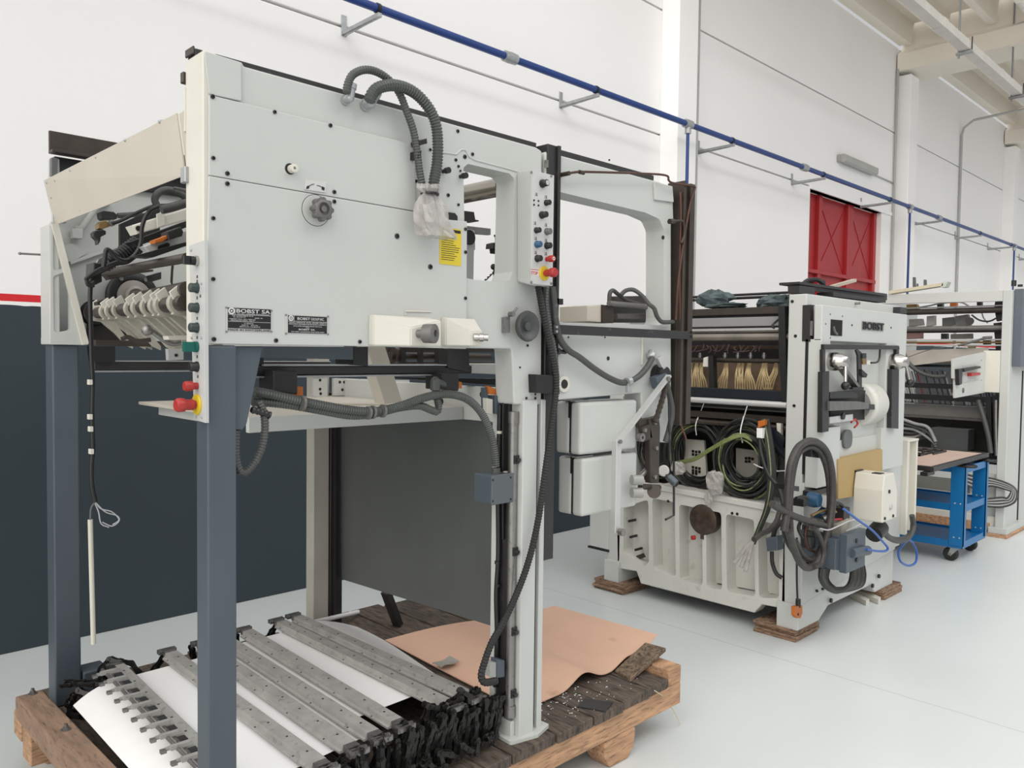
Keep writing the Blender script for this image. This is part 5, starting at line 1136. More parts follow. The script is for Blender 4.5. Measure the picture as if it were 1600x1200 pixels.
b = MB(); b.tube(Ymid([(1330, 660), (1336, 655), (1340, 662), (1335, 668)], 1.93), .006, 6); b.build('loose_wire', RED, m2)
ybar([(1338, 547), (1341, 546), (1347, 551), (1347, 607), (1342, 607), (1341, 556)], 1.918, 1.93, 'upright_lever', BLKM)
ybar([(1347, 577), (1356, 585), (1354, 590), (1347, 586)], 1.90, 1.93, 'lever_catch', BLACK)
ybar([(1333, 605), (1350, 605), (1350, 609), (1333, 609)], 1.90, 1.95, 'lever_foot', BLACK)
ybar([(1348, 553), (1354, 552), (1354, 560), (1348, 560)], 1.91, 1.94, 'switch_cap', BLACK)
ybar([(1348, 560), (1354, 560), (1354, 569), (1349, 569)], 1.91, 1.94, 'switch_block', BRASS)
ybar([(1355, 563), (1360, 563), (1360, 570), (1355, 570)], 1.92, 1.95, 'switch_plug', IVORY)
b = MB(); b.tube(Ymid([(1361, 567), (1370, 566), (1374, 560), (1375, 546)], 1.94), .006, 6); b.build('switch_cable', BLACK, m2)
b = MB(); b.bar(ay(1311, 570, 1.93), ay(1338, 605, 1.93), .02, .04, (0, 1, 0)); b.build('link_arm', GREYM, m2)
for u, v, bu, bv in ((1303, 565, 1321, 603), (1398, 565, 1422, 598)):
    q = ay(u, v, Y1 - .02)
    b = MB(); b.lathe((q.x, Y1, q.z), (0, -1, 0), [(.05, 0), (.052, .03), (.045, .06), (.028, .10), (.02, .102)], 26); lv = b.build('crank_hub', CHROME, m2)
    b = MB(); e = ay(bu, bv, 1.84); s_ = Vector((q.x, 1.86, q.z)); b.cyl(s_, e, .012, .008, n=12); b.build('crank_arm', CHROME, lv)
    b = MB(); b.ball(e, .024, 16); b.build('crank_ball', BLACK, lv)
for u, v in ((1322, 566), (1385, 572), (1322, 600)):
    q = ay(u, v, 1.989); b = MB(); b.cyl(q, q + Vector((0, -.004, 0)), .007, n=8); b.build('frame_bolt', BLACK, m2)
b = MB(); q = ay(1323, 686, 1.97); b.prism('y', rounded([(q.x - .06, q.z - .055), (q.x + .06, q.z - .055), (q.x + .06, q.z + .055), (q.x - .06, q.z + .055)], .05, 6), 1.96, 1.976, bev=.003); b.build('oval_cover', DGREY, m2)
# tan door and white motor hood
td = ybar([(1310, 718), (1379, 702), (1379, 768), (1310, 780)], 1.935, 1.975, 'tan_door', TAN)
ybar([(1338, 735), (1349, 733), (1349, 738), (1338, 740)], 1.925, 1.936, 'door_latch', BLACK, td)
XM = ay(1333, 780, 1.93).x; YM = axx(1379.5, 780, XM).y
yz = [axx(u, v, XM) for u, v in ((1337.5, 741), (1379.5, 743), (1380, 818), (1331, 802), (1333, 767))]
Yb = 1.93; zt = axx(1379.5, 743, XM).z; zmid = axx(1379.5, 773, XM).z; zbm = axx(1380, 818, XM).z
XM1 = ay(1401.5, 790, YM).x
b = MB(); b.prism('y', rounded([(XM, zbm), (XM1, zbm + .005), (XM1, zmid), (XM1 - .06, zt), (XM + .02, zt), (XM, zmid + .02)], .01), YM, Yb, bev=.006); mh = b.build('motor_hood', IVORY, m2)
for u, v, r in ((1395, 806, .009), (1382, 810, .009), (1389, 768, .011)):
    q = ay(u, v, YM); b = MB(); b.cyl(q, q + Vector((0, -.006, 0)), r, n=10); b.build('hood_bolt', BLACK, mh)
b = MB(); q = ay(1391, 792, YM); b.cyl(q, q + Vector((0, -.01, 0)), .015, n=12); b.build('hood_knob', ALU, mh)
b = MB(); b.box(XM + .03, XM + .09, YM + .03, YM + .08, zt - .002, zt + .004, 0); b.build('hood_slot', BLACK, mh)
# white channel post on the right
b = MB(); p0, p1 = ay(1400, 693, 2.05), ay(1424, 693, 2.02); zb_ = ay(1410, 832, 2.03).z
b.box(5.70, 5.735, 1.985, 2.1, zb_, 1.03, .003); b.box(5.735, 5.90, 2.08, 2.1, zb_, 1.03, .003); b.box(5.88, 5.905, 1.99, 2.1, zb_, 1.03, .003); b.box(5.70, 5.905, 1.985, 2.1, 1.03, 1.045, .003); b.build('channel_post', IVORY, m2)
b = MB(); b.box(5.62, 5.70, 2.02, 2.12, .32, .95, .003); b.build('post_plate', WHITE, m2)
# grey bracket block with stub tube, regulators and small parts
YG = 1.76
b = MB(); A = ay(1324, 838, YG); B_ = ay(1353, 830, YG); zl = ay(1324, 896, YG).z; XG0 = A.x
b.box(XG0, B_.x, YG, 1.80, zl, ay(1324, 836, YG).z, .003); b.box(XG0, XG0 + .03, 1.80, 2.02, zl + .01, A.z - .005, .003); gb = b.build('grey_bracket', BGREY, m2)
b = MB(); b.box(XG0 - .05, XG0, 1.80, 1.98, zl + .02, A.z - .02, .003); b.build('bracket_flank', BGREY, gb)
b = MB(); q = ay(1330, 864, YG); b.cyl(q, q + Vector((.17, -.02, -.01)), .026, n=14); b.build('stub_tube', BGREY, gb)
for u, v in ((1338, 845), (1338, 875)):
    q = ay(u, v, YG); b = MB(); b.cyl(q, q + Vector((0, -.006, 0)), .012, n=10); b.build('bracket_bolt', BLACK, gb)
b = MB(); q = ay(1272, 781, 1.93); b.lathe(q + Vector((0, .03, 0)), (0, -1, 0), [(.04, 0), (.042, .03), (.036, .06), (.02, .062)], 18); b.build('blue_regulator', BPIPE, m2)
b = MB(); q = ay(1289, 783, 1.92); b.lathe(q + Vector((0, .03, 0)), (-.3, -1, 0), [(.03, 0), (.034, .02), (.034, .04)], 16); b.build('pressure_gauge', ALU, m2)
b = MB(); q = ay(1284, 800, 1.93); b.cyl(q - Vector((.03, 0, .03)), q + Vector((.05, 0, .0)), .032, n=14); b.build('blue_filter', BPIPE, m2)
b = MB(); q = ay(1263, 840, 1.93); b.lathe(q - Vector((0, 0, .06)), (0, 0, 1), [(.02, 0), (.035, .01), (.035, .07), (.026, .075), (.026, .1), (.034, .105), (.034, .13)], 14); b.build('oil_pump', BLKM, m2)
b = MB(); q = ay(1274, 772, 1.95); b.box(q.x - .05, q.x + .2, 1.95, 2.0, q.z - .01, q.z + .02, .003); b.build('black_rail', BLACK, m2)
b = MB(); q = ay(1309, 828, 1.9); b.obox(q, (.07, 0, .01), (0, .05, 0), (0, 0, .05)); b.build('valve_block', mat('dirty_ivory', (.42, .4, .34), .5, var=.2, scale=30), m2)
b = MB(); q = ay(1312, 803, 1.92); b.obox(q, (.04, 0, 0), (0, .04, 0), (0, 0, .04)); b.build('valve_body', BLKM, m2)
b = MB(); q = ay(1280, 815, 1.93); b.obox(q, (.06, 0, 0), (0, .04, 0), (0, 0, .02)); b.build('pipe_clamp', GREYM, m2)
b = MB(); q = ay(1365, 835, 1.85); b.cyl(q, q + Vector((.1, 0, .03)), .05, n=14); b.build('gear_motor', BLKM, m2)
for pts, r, m, n in (([(1268, 806), (1280, 800), (1296, 797), (1306, 800)], .008, BRASS, 'oil_line'), ([(1262, 822), (1258, 838), (1262, 856), (1272, 862)], .007, COPPER, 'oil_line'), ([(1252, 812), (1248, 826), (1254, 840)], .01, BLACK, 'air_line'), ([(1300, 790), (1308, 786), (1316, 790), (1322, 800)], .01, BLACK, 'air_line'), ([(1296, 815), (1304, 812), (1318, 812), (1328, 818)], .007, RED, 'red_line'), ([(1244, 778), (1254, 776), (1262, 778)], .008, BLACK, 'air_line')):
    b = MB(); b.tube(Ymid(pts, 1.89), r, 7); b.build(n, m, m2)
b = MB(); q = ay(1251, 784, 1.95); b.obox(q, (.03, 0, 0), (0, .03, 0), (0, 0, .02)); b.build('switch_block', BLACK, m2)
b = MB(); q = ay(1266, 820, 1.9); b.lathe(q, (-.3, -1, .2), [(.03, 0), (.034, .02), (.03, .035), (.018, .04)], 14); b.build('pump_cap', GREYM, m2)
b = MB(); b.cyl(ay(1286, 812, 1.9), ay(1300, 806, 1.87), .022, n=12); b.build('valve_spool', STEEL, m2)
# limit switch hanging by its cable on the front corner
b = MB(); b.tube([axx(1240, 790, XL - .012) if False else ay(1245, 840, 2.02), ay(1245, 900, 2.015), ay(1246, 935, 2.012)], .006, 8); b.build('switch_cable', BLACK, m2)
ls = ybar([(1242, 948), (1254, 946), (1254, 958), (1251, 966), (1246, 966), (1242, 962)], 2.0, 2.022, 'limit_switch', ORANGE)
b = MB(); q = ay(1247, 943, 2.01); b.cyl(q - Vector((0, 0, .02)), q + Vector((0, 0, .025)), .014, n=10); b.build('switch_gland', BLACK, ls)
b = MB(); q = ay(1247, 960, 2.0); b.cyl(q, q + Vector((0, -.003, 0)), .007, n=8); b.build('switch_hole', BLACK, ls)
for u, v in ((1275, 923), (1284, 920), (1372, 900), (1297, 938), (1362, 915)):
    q = ay(u, v, 2.02); b = MB(); b.cyl(q, q + Vector((0, -.012, 0)), .008 if u < 1290 else .014, n=8); b.build('base_bolt', BLACK, m2)
# --- base casting with pockets, open side towards the delivery
b = MB()
out = [(962, 746), (1032, 760), (1228, 797), (1228, 952), (1190, 945), (1178, 958), (1001, 912), (994, 893), (964, 888)]
pk = [[(974, 793), (1013, 780), (1014, 878), (1007, 886), (986, 870), (974, 862)], [(1019, 778), (1054, 785), (1056, 902), (1021, 888)], [(1061, 788), (1097, 795), (1098, 915), (1062, 906)], [(1103, 797), (1127, 801), (1128, 922), (1104, 918)], [(1134, 803), (1178, 812), (1180, 932), (1136, 924)], [(1184, 813), (1218, 820), (1217, 935), (1186, 934)]]
f2 = lambda P: [(q.y, q.z) for q in (axx(u, v, XL) for u, v in P)]
b.prism('x', f2(out), XL, XL + .11, [rounded(f2(h), .025, 3) for h in pk], bev=.008); cas = b.build('base_casting', CASTW, m2)
b = MB(); b.prism('x', f2([(962, 750), (1228, 797), (1228, 940), (964, 888)]), XL + .105, XL + .14); b.build('casting_web', CASTW, m2)
b = MB(); b.prism('x', f2([(1030, 757), (1228, 793), (1228, 803), (1032, 766)]), XL - .012, XL + .4, bev=.004); b.build('casting_shelf', CASTW, m2)
for u, v0, v1 in ((1012, 838, 858), (1092, 846, 875), (1123, 853, 880)):
    b = MB(); P4 = f2([(u - 4, v0), (u + 4, v0 + 1), (u + 4, v1 + 1), (u - 4, v1)]); b.prism('x', rounded(P4, .016, 4), XL + .09, XL + .106); b.build('casting_slot', BLACK, m2)
q = axx(1098, 812, XL); b = MB(); b.lathe((XL + .0, q.y, q.z), (-1, 0, 0), [(.095, -.06), (.095, 0), (.08, .008), (.05, .014), (.02, .012)], 28); b.prism('x', [(q.y - .01, q.z - .05), (q.y + .012, q.z - .05), (q.y + .01, q.z - .12), (q.y - .012, q.z - .12)], XL - .006, XL + .0); b.build('oil_cover', mat('oily_brown_plate', (.075, .05, .035), .4, metal=.2, var=.45, scale=30), m2)
b = MB(); q = axx(1086, 840, XL - .01); b.cyl(q, q + Vector((-.02, .012, 0)), .014, n=12); b.build('red_plug', RED, m2)
for u, v in ((1044, 783), (1144, 802), (1152, 803), (980, 815), (982, 840), (990, 860)):
    q = axx(u, v, XL); b = MB(); b.cyl(q + Vector((.02, 0, 0)), q + Vector((.09 if u < 1000 else -.002, 0, 0)), .009, n=10); b.build('bolt_hole', BLACK, m2)
b = MB(); q = axx(1000, 870, XL + .05); b.obox(q, (.006, 0, 0), (0, .035, -.018), (0, .008, .012)); b.build('brown_lug', BRNM, m2)
b = MB(); b.box(XL + .12, 5.55, 2.16, 3.29, .13, .16, 0); b.build('underside_light_block', BLACK, m2)  # added under the press to block light and darken the floor below
# far side column and cabinet
b = MB(); b.box(XL, 5.62, 3.30, 3.41, .19, 1.93, .005); b.box(XL - .03, XL + .35, 3.29, 3.41, .067, .21, .004); b.build('side_frame', WHITE, m2)
b = MB(); b.box(XL - .01, XL + .4, 3.395, 3.56, .27, .82, .004); cbn = b.build('side_cabinet', WHITE, m2)
b = MB(); b.box(XL - .015, XL + .38, 3.39, 3.57, .255, .268, 0); b.build('cabinet_foot', BLACK, cbn)
b = MB(); b.tube([(XL - .02, 3.5, .66), (XL - .05, 3.56, .62), (XL - .03, 3.6, .56)], .006, 6); b.tube([(XL - .02, 3.48, .68), (XL - .06, 3.6, .67), (XL - .02, 3.66, .66)], .008, 6); b.build('cabinet_cable', BLACK, cbn)
# --- dark inside and what crosses it
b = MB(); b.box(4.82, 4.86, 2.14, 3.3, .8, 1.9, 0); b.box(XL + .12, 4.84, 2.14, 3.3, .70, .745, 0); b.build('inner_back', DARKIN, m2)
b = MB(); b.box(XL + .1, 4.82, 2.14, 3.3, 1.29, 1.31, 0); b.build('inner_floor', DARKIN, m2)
def across(v0, v1, x0, x1, n, m, ya=2.142, yb=3.3, bev=.002, u=1150):
    z0 = axx(u, v1, x0).z; z1 = axx(u, v0, x0).z; b = MB(); b.box(x0, x1, ya, yb, z0, z1, bev); return b.build(n, m, m2)
def acrossr(v, x, r, n, m, ya=2.142, yb=3.3, u=1150, seg=18):
    z = axx(u, v, x).z; b = MB(); b.cyl((x, ya, z), (x, yb, z), r, n=seg); return b.build(n, m, m2)
acrossr(461, 4.5, .008, 'thin_rail', BLACK); acrossr(466, 4.5, .009, 'thin_rail', BLACK)
across(481, 492, 4.33, 4.40, 'top_beam', BRNM); across(492, 496, 4.36, 4.45, 'shadow_gap', BLACK)
across(496, 510, 4.32, 4.36, 'grey_cover_strip', mat('strip_grey', (.33, .33, .33), .4)); 
acrossr(517, 4.33, .02, 'steel_roller', CHROME); acrossr(522, 4.36, .012, 'thin_rod', BLACK)
acrossr(527, 4.30, .022, 'worn_roller', mat('worn_roller', (.3, .27, .23), .35, metal=.5, var=.2))
across(540, 545, 4.5, 4.52, 'wire_tray', BROWNIN); acrossr(563, 4.38, .012, 'brown_rod', BRNM)
across(567, 609, 4.50, 4.52, 'brown_panel', mat('dusty_brown_panel', (.32, .22, .15), .6, var=.2, scale=12))
across(608, 623, 4.28, 4.34, 'navy_beam', mat('navy_black', (.012, .016, .024), .35)); acrossr(628.5, 4.27, .018, 'white_rod', ALU)
across(637, 640, 4.36, 4.40, 'thin_edge', GREYM); across(646, 656, 4.32, 4.36, 'lower_beam', BRNM); acrossr(663, 4.34, .018, 'lower_rod', BRNM)
rr = random.Random(9)
for k, u in enumerate((1076, 1094, 1133, 1153, 1173, 1194)):
    q = axx(u, 556, 4.42); b = MB(); b.cyl(q - Vector((0, 0, .02)), q + Vector((0, 0, .02)), .01, n=8); b.cyl(q - Vector((0, 0, .008)), q + Vector((0, 0, .008)), .014, n=8); b.build('hose_nipple', STEEL, m2)
for k in range(16):
    u0 = 1090 + k * 6.5; b = MB(); pts = [axx(u0 + rr.uniform(-4, 4), 540 + rr.uniform(-2, 2), 4.45), axx(u0 + rr.uniform(-8, 8), 546 + rr.uniform(-3, 3), 4.42), axx(u0 + rr.uniform(-10, 10), 550 + rr.uniform(-3, 3), 4.43)]
    b.tube(pts, .0035, 5); b.build('pink_wire', mat('dull_pink_wire', (.25, .15, .14), .5), m2)
for u, sl, n in ((1078, -3, 5), (1088, 2, 4), (1096, 5, 4), (1134, -5, 5), (1154, 3, 4), (1160, -2, 3), (1170, 4, 5), (1192, -5, 3), (1196, 5, 4), (1212, -9, 4)):
    for k in range(n):
        a = u + (k - n / 2) * 2.2
        b = MB(); b.tube([axx(a * .4 + (u + 2) * .6, 568, 4.44), axx(a + rr.uniform(-1, 1), 582, 4.40), axx(a + sl * .6 + (k - n / 2) * 1.2, 595, 4.40), axx(a + sl + (k - n / 2) * 1.8, 608, 4.42)], .0048, 6); b.build('yellow_hose', WIREY, m2)
b = MB(); b.pxx([(1107, 556), (1114, 556), (1116, 606), (1114, 618), (1108, 618)], 4.30, 4.34); b.build('black_post', BLACK, m2)
b = MB(); b.pxx([(1099, 559), (1106, 557), (1106, 573), (1098, 573)], 4.32, 4.34, bev=.002); b.build('white_tag', IVORY, m2)
b = MB(); b.pxx([(1216, 480), (1226, 478), (1230, 640), (1222, 640), (1220, 600), (1217, 560)], 4.262, 4.33); b.build('inner_bracket', BLACK, m2)
b = MB(); b.tube([axx(1219, 497, 4.28), axx(1210, 505, 4.28), axx(1206, 510, 4.27), axx(1210, 513, 4.27)], .006, 6); b.build('hook', BLACK, m2)
# perforated plates behind the cables
for px, hs in (([(1068, 686), (1100, 688), (1104, 745), (1070, 742)], [(1083, 705), (1088, 706), (1093, 706), (1083, 710), (1088, 711), (1093, 711), (1083, 730), (1088, 731), (1093, 732), (1083, 735), (1088, 736), (1093, 737), (1083, 739), (1088, 740)]), ([(1150, 700), (1186, 705), (1186, 760), (1150, 755)], [(1166, 716), (1171, 716), (1176, 717), (1166, 721), (1171, 721)])):
    b = MB(); b.pxx(px, 4.5, 4.52); pp_ = b.build('perforated_plate', IVORY, m2)
    for u, v in hs:
        q = axx(u, v, 4.498); b = MB(); b.box(4.494, 4.502, q.y - .008, q.y + .008, q.z - .008, q.z + .008, 0); b.build('square_hole', BLACK, pp_)
b = MB(); b.pxx([(1200, 690), (1226, 700), (1226, 790), (1205, 785)], 4.5, 4.52); b.build('grey_inner_panel', mat('inner_grey', (.22, .22, .22), .5), m2)
b = MB(); G = []
for i in range(9):
    a = i / 8; q0 = axx(1193 + 33 * a, 664 + 5 * a + 14 * a * a, 4.28); q1 = axx(1193 + 33 * a, 690 + 22 * a + 6 * a * a, 4.30)
    G.append([tuple(q0), tuple((q0 + q1) / 2 + Vector((-.02, 0, 0))), tuple(q1)])
b.grid(G, .004); b.build('navy_guard', mat('navy_black', (.012, .016, .024), .35), m2)
b = MB(); b.pxx([(1213, 661), (1220, 662), (1220, 680), (1214, 678)], 4.3, 4.33, bev=.002); b.build('white_clip', IVORY, m2)
# --- top rails
b = MB(); b.py([(1249, 440), (1386, 459), (1386, 463), (1249, 444)], 2.08, 2.2); b.py([(1251, 444), (1386, 463), (1386, 469), (1251, 452)], 2.10, 2.12); b.py([(1302, 456), (1384, 468), (1384, 473), (1302, 463)], 2.06, 2.16); b.build('top_channel', BLKM, m2)
b = MB(); b.pxx([(1231, 446), (1249, 446), (1249, 458), (1231, 459)], XL + .01, XL + .2); b.build('top_corner', BLKM, m2)
# ================================================================== LOOSE THINGS ON AND IN THE PRESS
def coil(name, label, c, r0, r1, n, seed, sq=1., x0=.0, tie=()):
    """hank of cable loops hanging in the plane of the open side"""
    rg = random.Random(seed); t = thing('cable_coil', label, 'cable coil', (c.x, c.y, c.z - r1 * sq))
    def loops(k, m, nm, r_):
        for i in range(k):
            R = rg.uniform(r0, r1); a0 = rg.uniform(0, 6.28); tx = rg.uniform(-.05, .05); ph = rg.uniform(0, 6.28); oy, oz = rg.uniform(-.02, .02), rg.uniform(-.02, .02)
            b = MB(); P = []
            for j in range(29):
                a = a0 + 2 * math.pi * j / 28 * 1.0
                rr_ = R * (1 + .035 * math.sin(3 * a + ph))
                P.append((c.x + tx * .6 + .025 * math.sin(a * 2 + ph) + (R - r0) * .25 * rg.uniform(.6, 1), c.y + oy + rr_ * math.cos(a), c.z + oz + rr_ * sq * math.sin(a)))
            b.tube(P, r_, 6, per=2); b.build(nm, m, t)
    loops(n, CABLE, 'cable_loop', .0068); loops(max(5, n // 3), CABG, 'striped_loop', .0045)
    for a in tie:
        R = (r0 + r1) / 2; q = Vector((c.x - .03, c.y + R * math.cos(a), c.z + R * sq * math.sin(a))); d = Vector((0, math.cos(a), math.sin(a)))
        b = MB(); b.tube([q - d * .07, q + Vector((-.03, 0, 0)), q + d * .09], .0035, 5); b.tube([q + d * .08, q + d * .13 + Vector((-.02, -.03, .02))], .003, 5, smooth=False); b.build('cable_tie', PAPER, t)
    return t
coil('a', 'largest black cable coil, in the middle of the press cable bay', axx(1087, 712, 4.38), .15, .235, 24, 1, 1.08, tie=(1.75,))
coil('b', 'black cable coil hanging right of the large one, tied at its top', axx(1163, 718, 4.30), .10, .20, 22, 2, 1.15, tie=(1.6, 3.3))
coil('c', 'black cable coil at the left of the press cable bay behind the brown lever', axx(1030, 700, 4.45), .10, .19, 14, 3, 1.15)
yb_ = thing('cable_bundle', 'green and yellow striped cable bundle slanting across the two cable coils', 'cable', axx(1110, 705, 4.2))
for k in range(5):
    b = MB(); d = k * 1.1; b.tube([axx(1056, 722 + d * .6, 4.26), axx(1085, 715 + d, 4.22), axx(1110, 700 + d, 4.21), axx(1135, 686 + d, 4.21), axx(1158, 679 + d * .8, 4.24), axx(1175, 685 + d, 4.27)], .005, 6); b.build('striped_cable', CABG if k % 2 else mat('bright_green_yellow', (.2, .24, .07), .5), yb_)
hb = thing('cable_bundle', 'black cable bundle hanging down in front of the casting, ends wrapped in clear plastic', 'cable', axx(1178, 890, 4.2))
for k, o in enumerate((-5, -3, -1, 1, 3, 5)):
    b = MB(); b.tube([axx(1196 + o, 655, 4.25), axx(1203 + o, 700, 4.22), axx(1206 + o, 745, 4.2), axx(1200 + o * .7, 790, 4.19), axx(1187 + o * .5, 825, 4.19), axx(1176 + o * .5, 850, 4.2)], .0075, 6); b.build('cable', CABG if k == 2 else CABLE, hb)
for e in ((1148, 878), (1165, 893), (1158, 886)):
    b = MB(); b.tube([axx(1176, 846, 4.19), axx((1176 + e[0]) / 2, (846 + e[1]) / 2 - 2, 4.18), axx(e[0], e[1], 4.18)], .013, 8); b.build('wrapped_end', BAG, hb)
cn = thing('cable_connector', 'white cable plug with orange locking levers at the right of the cable bay', 'plug', axx(1187, 690, 4.22))
b = MB(); b.pxx([(1182, 669), (1191, 669), (1191, 685), (1182, 684)], 4.2, 4.24, bev=.003); b.build('plug_body', PAPER, cn)
b = MB(); b.pxx([(1184, 658), (1195, 656), (1195, 664), (1184, 669)], 4.2, 4.23, bev=.002); b.build('locking_lever', ORANGE, cn)
b = MB(); b.tube([axx(1187, 686, 4.22), axx(1190, 710, 4.21), axx(1200, 740, 4.2), axx(1218, 765, 4.19), axx(1226, 800, 4.16)], .013, 8); b.build('plug_cable', CABLE, cn)
b = MB(); q = axx(1038, 736, 4.18); b.lathe(q, (-1, -.3, .25), [(.022, 0), (.036, .004), (.036, .016), (.03, .018)], 18); b.build('dial_gauge', ALU, m2)
b = MB(); b.tube([axx(1040, 738, 4.2), axx(1047, 748, 4.17), axx(1056, 756, 4.15)], .022, 10, corr=.012); b.build('grey_gland', DHOSE, m2)
# plastic bags and fittings on the shelf
def crumple(name, label, c, sx, sy, sz, seed, m, cat):
    rg = random.Random(seed); b = MB(); rows = []
    for i in range(9):
        th = math.pi * i / 8; r = []
        for j in range(14):
            a = 2 * math.pi * j / 13; f = 1 + rg.uniform(-.22, .22)
            if j == 13: r.append(r[0]); continue
            r.append((c.x + sx * f * math.sin(th) * math.cos(a), c.y + sy * f * math.sin(th) * math.sin(a), c.z + sz * (1 if i in (0, 8) else f) * math.cos(th)))
        rows.append(r)
    b.grid(rows, smooth=False); bmesh.ops.remove_doubles(b.bm, verts=b.bm.verts, dist=1e-5); return tag(b.build(name, m), label, cat)
crumple('plastic_bag', 'crumpled clear plastic bag on the casting shelf between the two cable coils', axx(1118, 755, 4.2), .04, .06, .07, 4, BAG, 'bag')
crumple('plastic_bag', 'clear plastic bag tip hanging over the casting shelf edge', axx(1108, 779, 4.215), .02, .03, .05, 5, BAG, 'bag')
crumple('plastic_bag', 'clear plastic wrapping beside the left cable coil', axx(1060, 732, 4.2), .03, .05, .04, 6, BAG, 'bag')
crumple('rag', 'teal grey rag lying on the black rail at the far side of the press', axx(1118, 467, 4.42), .08, .12, .055, 7, CLOTH, 'cloth')
crumple('rag', 'flat teal rag beside the crumpled one on the top beam', axx(1134, 478, 4.42), .09, .14, .02, 8, CLOTH, 'cloth')
crumple('rag', 'dark teal rag draped against the near top corner of the press', axx(1216, 474, 4.42), .08, .13, .05, 9, CLOTH, 'cloth')
hk = thing('hose_bunch', 'black ribbed hose bunch lying on top of the press before the red door', 'hose', ay(1270, 445, 2.25))
for k in range(5):
    b = MB(); b.tube(Ymid([(1252 + k * 2, 446 + k * .5), (1262 + k * 3, 438 - k * .4), (1275 + k * 3, 437 + k), (1287, 444 + k * .6)], 2.22 + k * .02), .012, 7, corr=.012); b.build('hose', BLACK, hk)
b = MB(); b.bar(ay(1300, 448, 2.3), ay(1335, 438, 2.3), .03, .02); tag(b.build('wood_batten', mat('pale_batten', (.62, .55, .45), .6)), 'pale wooden batten on top of the press before the red door', 'batten')
# black hose loops on the press front
hl = thing('hose_loop', 'big black ribbed hose loop hanging on the front of the press', 'hose', ay(1265, 886, 1.85))
def ytube(pts, Y, r, m, nm, par, n=9, corr=0):
    b = MB(); b.tube(Ymid(pts, Y), r, n, corr=corr); return b.build(nm, m, par)
ytube([(1225, 830), (1229, 800), (1232, 760), (1236, 725), (1247, 700), (1262, 690), (1277, 692), (1291, 706), (1299, 735), (1301, 775), (1297, 815), (1288, 850), (1276, 878), (1263, 887), (1250, 878), (1240, 855), (1232, 830)], 1.86, .02, DHOSE, 'hose', hl)
ytube([(1236, 840), (1234, 790), (1238, 745), (1246, 712), (1260, 699), (1274, 700), (1286, 715), (1294, 745), (1296, 790), (1290, 835), (1280, 862), (1268, 875), (1254, 866), (1243, 846)], 1.88, .016, DHOSE, 'hose', hl)
ytube([(1206, 787), (1222, 797), (1245, 808), (1268, 816), (1289, 822)], 1.86, .018, DHOSE, 'hose', hl)
ytube([(1218, 800), (1213, 815), (1203, 828), (1190, 834), (1178, 843)], 1.95, .014, DHOSE, 'hose', hl)
ytube([(1272, 825), (1281, 840), (1287, 860), (1283, 880), (1272, 886)], 1.84, .014, DHOSE, 'hose', hl)
ytube([(1222, 815), (1226, 840), (1238, 862), (1255, 882), (1262, 880)], 1.90, .009, CABLE, 'thin_cable', hl)
for px in ([(1226, 757), (1249, 760), (1249, 768), (1226, 765)], [(1269, 697), (1281, 699), (1281, 716), (1268, 714)]):
    b = MB(); b.py(px, 1.90, 1.95, bev=.003); b.build('hose_clamp', BLACK, hl)
cb2 = thing('cable_coil', 'coiled black cables hanging under the grey bracket of the press', 'cable coil', ay(1320, 930, 1.9))
for k in range(7):
    o = k * 3.5; ytube([(1283 + o * .6, 888), (1283 + o * .5, 905), (1292 + o * .6, 918), (1308 + o * .5, 924 - (k % 3) * 2), (1325 + o, 916), (1331 + o, 900), (1330 + o * .9, 880), (1328 + o * .8, 862)], 1.83 + .015 * k, .0135 - .001 * k, DHOSE if k % 2 else CABLE, 'cable', cb2)
dg = thing('socket_box', 'dark grey plug box hanging on a cable beside the white casting ribs', 'plug', axx(1213, 905, 4.18))
b = MB(); b.pxx([(1196, 841), (1214, 838), (1216, 860), (1198, 862)], 4.17, 4.24, bev=.006); b.build('plug_body', BGREY, dg)
b = MB(); b.tube([axx(1206, 862, 4.2), axx(1207, 880, 4.2), axx(1213, 896, 4.2), axx(1222, 903, 4.21)], .012, 8); b.build('plug_cable', CABLE, dg)
b = MB(); b.tube([axx(1208, 839, 4.2), axx(1212, 825, 4.18), axx(1222, 815, 4.12)], .014, 8); b.build('plug_cable', CABLE, dg)
at_ = thing('air_tube', 'bright blue air tube curling down beside the motor hood of the press', 'tube', ay(1430, 885, 1.95))
ytube([(1318, 795), (1340, 812), (1362, 828), (1378, 845), (1387, 856), (1383, 861), (1368, 861), (1354, 858)], 1.72, .0065, TUBEB, 'tube', at_)
ytube([(1421, 842), (1412, 850), (1404, 862), (1407, 877), (1420, 884), (1431, 878), (1432, 862), (1426, 848), (1420, 843)], 1.95, .0075, TUBEB, 'tube', at_)
ytube([(1421, 842), (1423, 828), (1424, 815)], 1.97, .0065, TUBEB, 'tube', at_)
gh = thing('flexible_conduit', 'grey flexible conduit looping under the motor hood to the white channel post', 'hose', ay(1400, 848, 1.9))
for k in range(3): ytube([(1375 + k * 2, 818), (1380 + k * 2, 832), (1392, 843 - k * 1.5), (1408, 846 - k * 2), (1422, 838 - k * 2), (1428 - k, 822), (1426 - k, 805)], 1.9 + .015 * k, .014, GHOSE, 'conduit', gh)
ww = thing('loose_wire', 'thin pale wire strung below the blue regulators of the press', 'wire', ay(1310, 828, 1.85))
ytube([(1282, 826), (1295, 828), (1310, 822), (1325, 815), (1338, 811)], 1.82, .004, mat('pale_wire', (.6, .6, .62), .4), 'wire', ww)
ytube([(1322, 830), (1335, 824), (1350, 816)], 1.82, .003, mat('pale_wire', (.6, .6, .62), .4), 'wire', ww)
